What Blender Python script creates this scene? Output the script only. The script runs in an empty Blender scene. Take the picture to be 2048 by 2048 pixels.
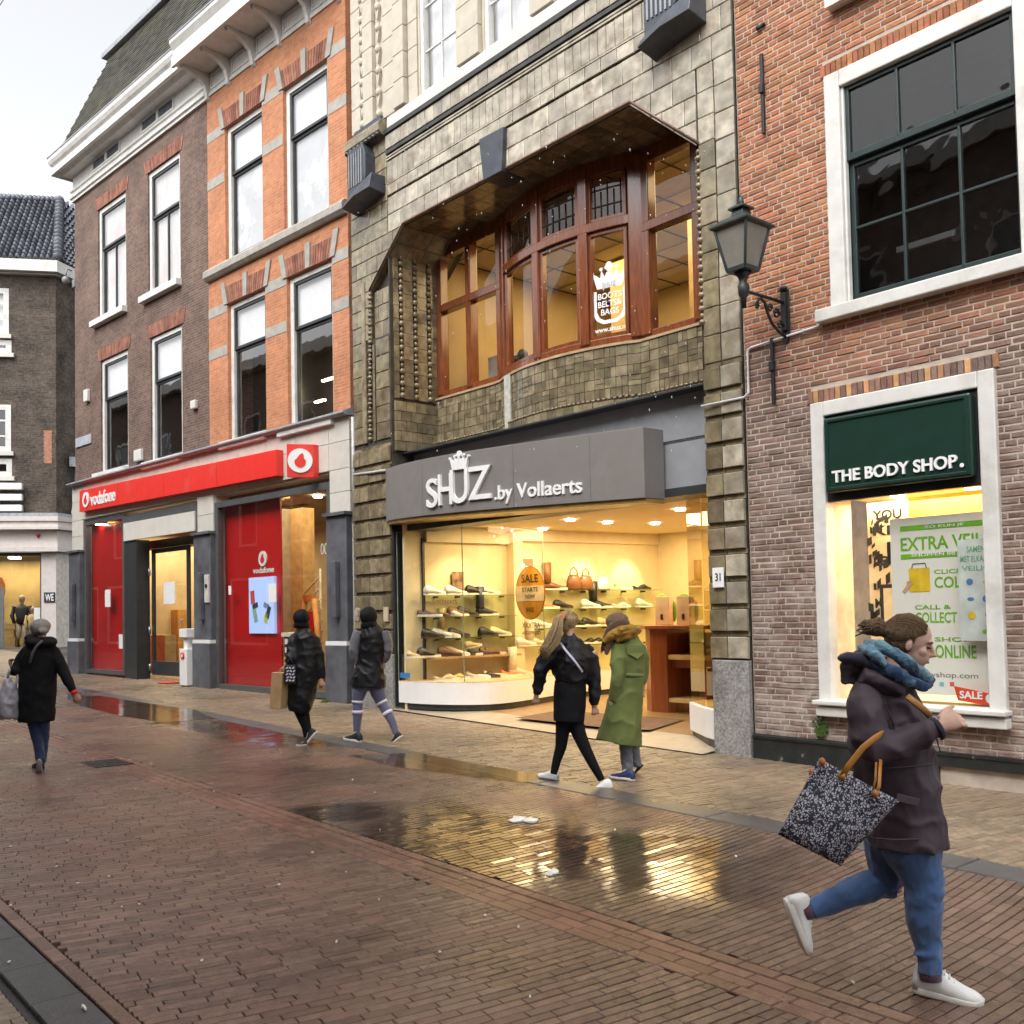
import bpy, bmesh, math, random
from mathutils import Vector, Matrix, noise
R = random.Random(7)
SC = bpy.context.scene
COL = SC.collection
sin, cos, pi, rad = math.sin, math.cos, math.pi, math.radians

# ------------------------------------------------------------------ camera
F = 2000.0; PITCH = rad(2.2); ROLL = 0.02; HC = 1.65
SY = 1225 - 1024 - F * math.tan(PITCH)
CF = Vector((0, cos(PITCH), sin(PITCH)))
_u = Vector((1, 0, 0)).cross(CF)
CR = cos(ROLL) * Vector((1, 0, 0)) - sin(ROLL) * _u
CU = sin(ROLL) * Vector((1, 0, 0)) + cos(ROLL) * _u
CP = Vector((0, 0, HC))
cam_d = bpy.data.cameras.new('camera'); cam = bpy.data.objects.new('camera', cam_d); COL.objects.link(cam)
cam_d.sensor_width = 36; cam_d.lens = 36 * F / 2048; cam_d.shift_y = SY / 2048
cam_d.clip_start = 0.05; cam_d.clip_end = 800
cam.matrix_world = Matrix(((CR.x, CU.x, -CF.x, 0), (CR.y, CU.y, -CF.y, 0), (CR.z, CU.z, -CF.z, HC), (0, 0, 0, 1)))
SC.camera = cam

# ------------------------------------------------------------------ sky, sun, exposure
w = bpy.data.worlds.new('World'); SC.world = w; w.use_nodes = True
nt = w.node_tree; bg = nt.nodes['Background']
sky = nt.nodes.new('ShaderNodeTexSky'); sky.sky_type = 'NISHITA'; sky.sun_disc = False
SUN_EL, SUN_AZ = rad(52), rad(215)
sky.sun_elevation = SUN_EL; sky.sun_rotation = SUN_AZ; sky.dust_density = 4.0; sky.air_density = 1.0; sky.ozone_density = 1.0
hs = nt.nodes.new('ShaderNodeHueSaturation'); hs.inputs['Saturation'].default_value = 0.10
nt.links.new(sky.outputs[0], hs.inputs['Color']); nt.links.new(hs.outputs[0], bg.inputs['Color'])
bg.inputs['Strength'].default_value = 0.15
sd = bpy.data.lights.new('sun', 'SUN'); sun = bpy.data.objects.new('sun', sd); COL.objects.link(sun)
sd.energy = 0.6; sd.angle = rad(60); sd.color = (1.0, 0.97, 0.93)
_sv = Vector((sin(SUN_AZ) * cos(SUN_EL), cos(SUN_AZ) * cos(SUN_EL), sin(SUN_EL)))
sun.rotation_euler = (-_sv).to_track_quat('-Z', 'Y').to_euler(); sun.location = (0, 0, 40)
vs = SC.view_settings; vs.view_transform = 'Standard'; vs.look = 'None'; vs.gamma = 1; vs.use_curve_mapping = False
vs.exposure = 1.2
SC.cycles.max_bounces = 8; SC.cycles.diffuse_bounces = 3; SC.cycles.glossy_bounces = 4; SC.cycles.transparent_max_bounces = 16
SC.cycles.caustics_reflective = False; SC.cycles.caustics_refractive = False
SC.cycles.use_denoising = True; SC.cycles.sample_clamp_indirect = 6

# ------------------------------------------------------------------ frames and rays
GS = 0.015
SDx, SDy = -sin(rad(40)), cos(rad(40))
def gz(x, y): return GS * (max(-8, min(60, x * SDx + y * SDy)) - 4)
def ray(px, py): return CF + (px - 1024) / F * CR - (py - 1024 - SY) / F * CU
def at(px, py, Y):
    d = ray(px, py); return CP + d * (Y / d.y)
def gnd(px, py, dz=0.0):
    d = ray(px, py); n = Vector((-GS * SDx, -GS * SDy, 1)); c = -GS * 4 + dz
    return CP + d * ((c - CP.dot(n)) / d.dot(n))
class Fr:
    """A facade frame: x along the facade (to the right), y inwards, z up."""
    def __init__(s, ox, oy, al):
        a = rad(al); s.o = Vector((ox, oy, 0)); s.e = Vector((sin(a), -cos(a), 0)); s.n = Vector((cos(a), sin(a), 0))
        s.m = Matrix(((s.e.x, s.n.x, 0, ox), (s.e.y, s.n.y, 0, oy), (0, 0, 1, 0), (0, 0, 0, 1)))
    def l(s, px, py, dep=0.0):
        d = ray(px, py); t = ((s.o + s.n * dep - CP).dot(s.n)) / d.dot(s.n); p = CP + d * t
        return ((p - s.o).dot(s.e), p.z)
    def line(s, px, py, a, b):
        """hit of a pixel ray on the vertical plane through local plan points a and b -> (x, y, z)"""
        A = s.w(a[0], a[1], 0); B = s.w(b[0], b[1], 0); t = (B - A).normalized(); nn = Vector((-t.y, t.x, 0))
        d = ray(px, py); k = (A - CP).dot(nn) / d.dot(nn); p = CP + d * k
        return ((p - s.o).dot(s.e), (p - s.o).dot(s.n), p.z)
    def w(s, u, dep, z): return s.o + s.e * u + s.n * dep + Vector((0, 0, z))
    def loc(s, p): return ((p - s.o).dot(s.e), (p - s.o).dot(s.n), p.z)
    def g(s, u, dep=0):
        p = s.w(u, dep, 0); return gz(p.x, p.y)
VOD = Fr(-2.7 - 11.9358 * 0.70711, 17.1 + 11.9358 * 0.70711, 45)
_e = Vector((sin(rad(41)), -cos(rad(41))))
SH = Fr(2.57 - 8.2 * _e.x, 10.84 - 8.2 * _e.y, 41)
BO = Fr(2.6, 10.8, 40)
UE = Fr(-19.2, 42.0, 101)

# ------------------------------------------------------------------ object helpers
ORG = {}
def props(o, label=None, cat=None, group=None, kind=None):
    if label: o['label'] = label
    if cat: o['category'] = cat
    if group: o['group'] = group
    if kind: o['kind'] = kind
    return o
def thing(name, label, cat, fr=None, org=(0, 0, 0), group=None, rz=0.0):
    o = bpy.data.objects.new(name, None); COL.objects.link(o); o.empty_display_size = .1
    m = fr.m if fr else Matrix()
    o.matrix_world = m @ Matrix.Translation(Vector(org)) @ Matrix.Rotation(rz, 4, 'Z')
    ORG[o.name] = Vector(org) if rz == 0 else Vector((0, 0, 0))
    return props(o, label, cat, group)
class MB:
    open = False
    def __init__(s): s.v = []; s.f = []; s.mi = []; s.sm = []
    def add(s, vs, fs, m=0, sm=False):
        k = len(s.v); s.v += [tuple(v) for v in vs]
        for f in fs: s.f.append([i + k for i in f]); s.mi.append(m); s.sm.append(sm)
        return s
    def box(s, x0, x1, y0, y1, z0, z1, m=0):
        return s.add([(x0, y0, z0), (x1, y0, z0), (x1, y1, z0), (x0, y1, z0), (x0, y0, z1), (x1, y0, z1), (x1, y1, z1), (x0, y1, z1)],
                     [(0, 3, 2, 1), (4, 5, 6, 7), (0, 1, 5, 4), (1, 2, 6, 5), (2, 3, 7, 6), (3, 0, 4, 7)], m)
    def obox(s, c, ex, ey, ez, m=0):
        c = Vector(c); ex = Vector(ex); ey = Vector(ey); ez = Vector(ez)
        vs = [c + a * ex + b * ey + d * ez for d in (-1, 1) for a, b in ((-1, -1), (1, -1), (1, 1), (-1, 1))]
        return s.add(vs, [(0, 3, 2, 1), (4, 5, 6, 7), (0, 1, 5, 4), (1, 2, 6, 5), (2, 3, 7, 6), (3, 0, 4, 7)], m)
    def prism(s, pts, y0, y1, m=0):
        n = len(pts)
        return s.add([(x, y0, z) for x, z in pts] + [(x, y1, z) for x, z in pts],
                     [tuple(range(n)), tuple(range(2 * n - 1, n - 1, -1))] + [(i, i + n, (i + 1) % n + n, (i + 1) % n) for i in range(n)], m)
    def prismz(s, pts, z0, z1, m=0):
        n = len(pts)
        return s.add([(x, y, z0) for x, y in pts] + [(x, y, z1) for x, y in pts],
                     [tuple(range(n - 1, -1, -1)), tuple(range(n, 2 * n))] + [(i, (i + 1) % n, (i + 1) % n + n, i + n) for i in range(n)], m)
    def loft(s, rings, m=0, cap=True, sm=True, closed=True):
        n = len(rings[0]); vs = [p for r in rings for p in r]; fs = []
        for i in range(len(rings) - 1):
            for j in range(n if closed else n - 1):
                k = (j + 1) % n; fs.append((i * n + j, i * n + k, (i + 1) * n + k, (i + 1) * n + j))
        if cap and closed: fs += [tuple(range(n - 1, -1, -1)), tuple(range(len(vs) - n, len(vs)))]
        return s.add(vs, fs, m, sm)
    def tube(s, pts, r, n=8, m=0, ref=(0, 0, 1), ry=None, cap=True):
        pts = [Vector(p) for p in pts]; N = len(pts)
        if not isinstance(r, (list, tuple)): r = [r] * N
        if ry is None: ry = r
        elif not isinstance(ry, (list, tuple)): ry = [ry] * N
        rings = []; ref = Vector(ref)
        for i, p in enumerate(pts):
            t = (pts[min(i + 1, N - 1)] - pts[max(i - 1, 0)]).normalized()
            a = t.cross(ref)
            if a.length < 1e-3: a = t.cross(Vector((1, 0, 0)))
            a.normalize(); b = a.cross(t).normalized()
            rings.append([p + a * (r[i] * cos(2 * pi * k / n)) + b * (ry[i] * sin(2 * pi * k / n)) for k in range(n)])
        return s.loft(rings, m, cap)
    def ell(s, c, ax, ay, az, n=14, h=9, m=0):
        c = Vector(c); ax = Vector(ax); ay = Vector(ay); az = Vector(az); rings = []
        for i in range(h + 1):
            th = pi * (0.02 + 0.96 * i / h); rr = sin(th); zz = -cos(th)
            rings.append([c + ax * (rr * cos(2 * pi * k / n)) + ay * (rr * sin(2 * pi * k / n)) + az * zz for k in range(n)])
        return s.loft(rings, m)
    def disc(s, c, ax, ay, n=24, m=0):
        c = Vector(c); ax = Vector(ax); ay = Vector(ay)
        return s.add([c + ax * cos(2 * pi * k / n) + ay * sin(2 * pi * k / n) for k in range(n)], [tuple(range(n))], m)
    def mesh(s, name, org=Vector((0, 0, 0))):
        me = bpy.data.meshes.new(name)
        me.from_pydata([(v[0] - org[0], v[1] - org[1], v[2] - org[2]) for v in s.v], [], s.f)
        me.polygons.foreach_set('material_index', s.mi); me.polygons.foreach_set('use_smooth', s.sm)
        if len(s.f) > 1 and not s.open: bm = bmesh.new(); bm.from_mesh(me); bmesh.ops.recalc_face_normals(bm, faces=bm.faces); bm.to_mesh(me); bm.free()
        return me
    def build(s, name, mats, parent=None, fr=None, org=None, label=None, cat=None, group=None, kind=None, bevel=0, mods=None):
        if parent is not None: og = ORG.get(parent.name, Vector((0, 0, 0)))
        else: og = Vector(org or (0, 0, 0))
        me = s.mesh(name, og)
        for m in (mats if isinstance(mats, (list, tuple)) else [mats]): me.materials.append(m)
        o = bpy.data.objects.new(name, me); COL.objects.link(o)
        if parent is not None: o.parent = parent
        else: o.matrix_world = (fr.m if fr else Matrix()) @ Matrix.Translation(og)
        ORG[o.name] = og
        if bevel:
            b = o.modifiers.new('bevel', 'BEVEL'); b.width = bevel; b.segments = 2; b.limit_method = 'ANGLE'; b.angle_limit = rad(40)
        if mods: mods(o)
        return props(o, label, cat, group, kind)
def copy_tree(o, parent=None):
    c = o.copy(); COL.objects.link(c)
    if parent is not None: c.parent = parent; c.matrix_parent_inverse = o.matrix_parent_inverse.copy()
    for ch in list(o.children): copy_tree(ch, c)
    return c

# ------------------------------------------------------------------ materials
def M(name, col, rough=.6, metal=0., var=.15, scale=6., bump=0., bscale=60., island=0., coat=0., spec=.5, dirt=None, dscale=1.5, dlo=.5, dhi=.7, emit=None, es=0., coords='Object', aniso=None, rvar=0., sheen=0., bdist=.02, ridged=False):
    m = bpy.data.materials.new(name); m.use_nodes = True; t = m.node_tree; N = t.nodes; L = t.links; b = N['Principled BSDF']
    b.inputs['Roughness'].default_value = rough; b.inputs['Metallic'].default_value = metal
    b.inputs['Specular IOR Level'].default_value = spec
    if coat: b.inputs['Coat Weight'].default_value = coat; b.inputs['Coat Roughness'].default_value = .12
    if sheen: b.inputs['Sheen Weight'].default_value = sheen
    tc = N.new('ShaderNodeTexCoord'); mp = N.new('ShaderNodeMapping'); L.new(tc.outputs[coords], mp.inputs[0])
    if aniso: mp.inputs['Scale'].default_value = aniso
    no = N.new('ShaderNodeTexNoise'); no.inputs['Scale'].default_value = scale; no.inputs['Detail'].default_value = 5; L.new(mp.outputs[0], no.inputs['Vector'])
    hv = N.new('ShaderNodeHueSaturation'); hv.inputs['Color'].default_value = (*col, 1)
    mr = N.new('ShaderNodeMapRange'); mr.inputs['To Min'].default_value = 1 - var * 1.6; mr.inputs['To Max'].default_value = 1 + var * 1.6
    mr.inputs['From Min'].default_value = .25; mr.inputs['From Max'].default_value = .75
    L.new(no.outputs['Fac'], mr.inputs['Value']); val = mr.outputs[0]
    if island:
        ge = N.new('ShaderNodeNewGeometry'); oi = N.new('ShaderNodeObjectInfo')
        ad = N.new('ShaderNodeMath'); ad.operation = 'ADD'; L.new(ge.outputs['Random Per Island'], ad.inputs[0]); L.new(oi.outputs['Random'], ad.inputs[1])
        fr_ = N.new('ShaderNodeMath'); fr_.operation = 'FRACT'; L.new(ad.outputs[0], fr_.inputs[0])
        m2 = N.new('ShaderNodeMapRange'); m2.inputs['To Min'].default_value = 1 - island; m2.inputs['To Max'].default_value = 1 + island; L.new(fr_.outputs[0], m2.inputs['Value'])
        mu = N.new('ShaderNodeMath'); mu.operation = 'MULTIPLY'; L.new(val, mu.inputs[0]); L.new(m2.outputs[0], mu.inputs[1]); val = mu.outputs[0]
        m3 = N.new('ShaderNodeMath'); m3.operation = 'MULTIPLY'; m3.inputs[1].default_value = 7.31; L.new(fr_.outputs[0], m3.inputs[0])
        m4 = N.new('ShaderNodeMath'); m4.operation = 'FRACT'; L.new(m3.outputs[0], m4.inputs[0])
        m5 = N.new('ShaderNodeMapRange'); m5.inputs['To Min'].default_value = .5 - .016 * min(1, island * 2); m5.inputs['To Max'].default_value = .5 + .016 * min(1, island * 2); L.new(m4.outputs[0], m5.inputs['Value']); L.new(m5.outputs[0], hv.inputs['Hue'])
    L.new(val, hv.inputs['Value']); out = hv.outputs[0]
    if dirt:
        n2 = N.new('ShaderNodeTexNoise'); n2.inputs['Scale'].default_value = dscale; n2.inputs['Detail'].default_value = 7; n2.inputs['Roughness'].default_value = .65; L.new(tc.outputs['Object' if coords == 'Object' else coords], n2.inputs['Vector'])
        r2 = N.new('ShaderNodeMapRange'); r2.inputs['From Min'].default_value = dlo; r2.inputs['From Max'].default_value = dhi; L.new(n2.outputs['Fac'], r2.inputs['Value'])
        mx = N.new('ShaderNodeMix'); mx.data_type = 'RGBA'; L.new(r2.outputs[0], mx.inputs[0]); L.new(out, mx.inputs[6]); mx.inputs[7].default_value = (*dirt, 1); out = mx.outputs[2]
    L.new(out, b.inputs['Base Color'])
    if rvar:
        r3 = N.new('ShaderNodeMapRange'); r3.inputs['From Min'].default_value = .3; r3.inputs['From Max'].default_value = .7; r3.inputs['To Min'].default_value = max(.02, rough - rvar); r3.inputs['To Max'].default_value = min(1, rough + rvar)
        n3 = N.new('ShaderNodeTexNoise'); n3.inputs['Scale'].default_value = scale * .6; n3.inputs['Detail'].default_value = 4; L.new(tc.outputs[coords], n3.inputs['Vector']); L.new(n3.outputs['Fac'], r3.inputs['Value']); L.new(r3.outputs[0], b.inputs['Roughness'])
    if bump:
        nb = N.new('ShaderNodeTexNoise'); nb.inputs['Scale'].default_value = bscale; nb.inputs['Detail'].default_value = 4; L.new(mp.outputs[0], nb.inputs['Vector'])
        bu = N.new('ShaderNodeBump'); bu.inputs['Strength'].default_value = bump; bu.inputs['Distance'].default_value = bdist; nb.noise_type = 'RIDGED_MULTIFRACTAL' if ridged else 'FBM'; nb.inputs['Distortion'].default_value = .6 if ridged else 0; L.new(nb.outputs['Fac'], bu.inputs['Height']); L.new(bu.outputs[0], b.inputs['Normal'])
    if emit: b.inputs['Emission Color'].default_value = (*emit, 1); b.inputs['Emission Strength'].default_value = es
    return m
def brick_mat(name, c1, c2, mortar, bw=.21, bh=.0625, ms=.012, bump=.6, rough=.85, var=.25):
    m = bpy.data.materials.new(name); m.use_nodes = True; t = m.node_tree; N = t.nodes; L = t.links; b = N['Principled BSDF']
    b.inputs['Roughness'].default_value = rough
    tc = N.new('ShaderNodeTexCoord'); sp = N.new('ShaderNodeSeparateXYZ'); L.new(tc.outputs['Object'], sp.inputs[0])
    xy = N.new('ShaderNodeMath'); xy.operation = 'ADD'; L.new(sp.outputs[0], xy.inputs[0]); L.new(sp.outputs[1], xy.inputs[1])
    cb = N.new('ShaderNodeCombineXYZ'); L.new(xy.outputs[0], cb.inputs[0]); L.new(sp.outputs[2], cb.inputs[1])
    no0 = N.new('ShaderNodeTexNoise'); no0.inputs['Scale'].default_value = 1.3; L.new(tc.outputs['Object'], no0.inputs['Vector'])
    br = N.new('ShaderNodeTexBrick'); L.new(cb.outputs[0], br.inputs['Vector']); br.inputs['Scale'].default_value = 1
    br.inputs['Brick Width'].default_value = bw; br.inputs['Row Height'].default_value = bh; br.inputs['Mortar Size'].default_value = ms; br.inputs['Mortar Smooth'].default_value = .2; br.inputs['Bias'].default_value = 0
    br.inputs['Color1'].default_value = (*c1, 1); br.inputs['Color2'].default_value = (*c2, 1); br.inputs['Mortar'].default_value = (*mortar, 1)
    no = N.new('ShaderNodeTexNoise'); no.inputs['Scale'].default_value = 9; no.inputs['Detail'].default_value = 6; L.new(tc.outputs['Object'], no.inputs['Vector'])
    ad = N.new('ShaderNodeMath'); ad.operation = 'ADD'; L.new(no.outputs['Fac'], ad.inputs[0]); L.new(no0.outputs['Fac'], ad.inputs[1])
    mr = N.new('ShaderNodeMapRange'); mr.inputs['From Min'].default_value = .7; mr.inputs['From Max'].default_value = 1.3; mr.inputs['To Min'].default_value = 1 - var; mr.inputs['To Max'].default_value = 1 + var; L.new(ad.outputs[0], mr.inputs['Value'])
    hv = N.new('ShaderNodeHueSaturation'); L.new(br.outputs['Color'], hv.inputs['Color']); L.new(mr.outputs[0], hv.inputs['Value']); L.new(hv.outputs[0], b.inputs['Base Color'])
    bu = N.new('ShaderNodeBump'); bu.inputs['Strength'].default_value = bump; bu.inputs['Distance'].default_value = .012; bu.invert = True; L.new(br.outputs['Fac'], bu.inputs['Height']); L.new(bu.outputs[0], b.inputs['Normal'])
    return m
def glass_mat(name, tint=(1, 1, 1), rough=.02, ior=1.5, boost=1.0, bump=0.):
    m = bpy.data.materials.new(name); m.use_nodes = True; t = m.node_tree; N = t.nodes; L = t.links; N.clear()
    out = N.new('ShaderNodeOutputMaterial'); mx = N.new('ShaderNodeMixShader'); tr = N.new('ShaderNodeBsdfTransparent'); gl = N.new('ShaderNodeBsdfGlossy'); fr = N.new('ShaderNodeFresnel')
    tr.inputs[0].default_value = (*tint, 1); gl.inputs['Roughness'].default_value = rough
    ge = N.new('ShaderNodeNewGeometry'); io = N.new('ShaderNodeMapRange'); io.inputs['To Min'].default_value = ior; io.inputs['To Max'].default_value = 1 / ior; L.new(ge.outputs['Backfacing'], io.inputs['Value']); L.new(io.outputs[0], fr.inputs[0])   # a thin pane mirrors alike from both sides
    mu = N.new('ShaderNodeMath'); mu.operation = 'MULTIPLY'; mu.inputs[1].default_value = boost; mu.use_clamp = True
    L.new(fr.outputs[0], mu.inputs[0]); L.new(mu.outputs[0], mx.inputs[0]); L.new(tr.outputs[0], mx.inputs[1]); L.new(gl.outputs[0], mx.inputs[2]); L.new(mx.outputs[0], out.inputs[0])
    if bump:
        tc = N.new('ShaderNodeTexCoord'); no = N.new('ShaderNodeTexNoise'); no.inputs['Scale'].default_value = 1.6; no.inputs['Detail'].default_value = 2; L.new(tc.outputs['Object'], no.inputs['Vector'])
        bu = N.new('ShaderNodeBump'); bu.inputs['Strength'].default_value = bump; bu.inputs['Distance'].default_value = .05; L.new(no.outputs['Fac'], bu.inputs['Height']); L.new(bu.outputs[0], gl.inputs['Normal']); L.new(bu.outputs[0], fr.inputs['Normal'])
    return m
def EM(name, col, s):
    m = bpy.data.materials.new(name); m.use_nodes = True; b = m.node_tree.nodes['Principled BSDF']
    b.inputs['Base Color'].default_value = (*[min(c, .8) for c in col], 1); b.inputs['Emission Color'].default_value = (*col, 1); b.inputs['Emission Strength'].default_value = s
    return m
WHITE = M('white_paint', (.69, .68, .645), .45, var=.06, dirt=(.46, .43, .37), dlo=.52, dhi=.82, dscale=2.2, bump=.08)
CREAM = M('cream_stone', (.64, .61, .55), .5, var=.05, scale=3, dirt=(.5, .47, .42), dlo=.6, dhi=.85)
DARKF = M('dark_sash', (.03, .034, .036), .4, var=.1)
GREEND = M('green_black_paint', (.022, .036, .036), .35, var=.15, bump=.05)
GLASS = glass_mat('window_glass', (.97, .97, .97), .02, 1.5, 3.0, bump=.05)
SHOPG = glass_mat('shop_glass', (.95, .96, .94), .0, 1.5, 1.4)
BLIND = M('white_blind', (.86, .87, .88), .7, var=.03)
STEEL = M('grey_steel', (.30, .31, .32), .4, metal=.6, var=.1)
BLACKM = M('black_iron', (.018, .02, .021), .45, var=.3, bump=.1)
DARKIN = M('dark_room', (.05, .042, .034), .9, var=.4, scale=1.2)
def text_mesh(txt, bold=0.0, shear=0.0, spacing=1.0):
    c = bpy.data.curves.new('lettering', 'FONT'); c.body = txt; c.offset = bold; c.shear = shear; c.space_character = spacing; c.resolution_u = 4; c.extrude = .0
    o = bpy.data.objects.new('lettering', c); COL.objects.link(o); bpy.context.view_layer.update()
    dg = bpy.context.evaluated_depsgraph_get(); me = bpy.data.meshes.new_from_object(o.evaluated_get(dg))
    vs = [tuple(v.co) for v in me.vertices]; fs = [tuple(p.vertices) for p in me.polygons]
    bpy.data.objects.remove(o); bpy.data.meshes.remove(me)
    return vs, fs
_TX = {}
def letters(mb, txt, x0, x1, z0, z1, y, depth=.01, m=0, bold=.0, shear=0.0, cap=False, fn=None):
    """text fitted in the box x0..x1, z0..z1 on the plane y; fn maps (x,y,z) to its final place"""
    key = (txt, bold, shear)
    if key not in _TX: _TX[key] = text_mesh(txt, bold, shear)
    vs, fs = _TX[key]
    if not vs: return
    a0 = min(v[0] for v in vs); a1 = max(v[0] for v in vs); b0 = min(v[1] for v in vs); b1 = max(v[1] for v in vs)
    mp = lambda v, yy: (x0 + (v[0] - a0) / (a1 - a0) * (x1 - x0), yy, z0 + (v[1] - b0) / (b1 - b0) * (z1 - z0))
    edges = {}
    for f in fs:
        for i in range(len(f)):
            e = (f[i], f[(i + 1) % len(f)]); k = tuple(sorted(e)); edges.setdefault(k, []).append(e)
    n = len(vs); V = [mp(v, y - depth) for v in vs]; FS = [tuple(f) for f in fs]
    if depth > .003:
        V += [mp(v, y) for v in vs]
        for k, es in edges.items():
            if len(es) == 1: a, b = es[0]; FS.append((a, b, b + n, a + n))
    if fn: V = [fn(*p) for p in V]
    mb.add(V, FS, m)
def wall(mb, u0, u1, z0, z1, holes, y=0.0, th=.25, m=0, back=False):
    """wall plate with rectangular openings (u0,u1,z0,z1) and their reveals"""
    us = sorted({u0, u1} | {min(max(h[i], u0), u1) for h in holes for i in (0, 1)}); zs = sorted({z0, z1} | {min(max(h[i], z0), z1) for h in holes for i in (2, 3)})
    for i in range(len(us) - 1):
        for j in range(len(zs) - 1):
            cu, cz = (us[i] + us[i + 1]) / 2, (zs[j] + zs[j + 1]) / 2
            if any(h[0] < cu < h[1] and h[2] < cz < h[3] for h in holes): continue
            mb.add([(us[i], y, zs[j]), (us[i + 1], y, zs[j]), (us[i + 1], y, zs[j + 1]), (us[i], y, zs[j + 1])], [(0, 1, 2, 3)], m)
    for a, b, c, d in holes:
        q = [(a, c), (b, c), (b, d), (a, d)]
        for i in range(4):
            p, r = q[i], q[(i + 1) % 4]
            mb.add([(p[0], y, p[1]), (r[0], y, r[1]), (r[0], y + th, r[1]), (p[0], y + th, p[1])], [(0, 1, 2, 3)], m)
def ringbox(mb, u0, u1, z0, z1, y0, y1, t, tb=None, m=0):
    tb = t if tb is None else tb
    mb.box(u0, u0 + t, y0, y1, z0, z1, m); mb.box(u1 - t, u1, y0, y1, z0, z1, m)
    mb.box(u0 + t, u1 - t, y0, y1, z1 - t, z1, m); mb.box(u0 + t, u1 - t, y0, y1, z0, z0 + tb, m)
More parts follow.
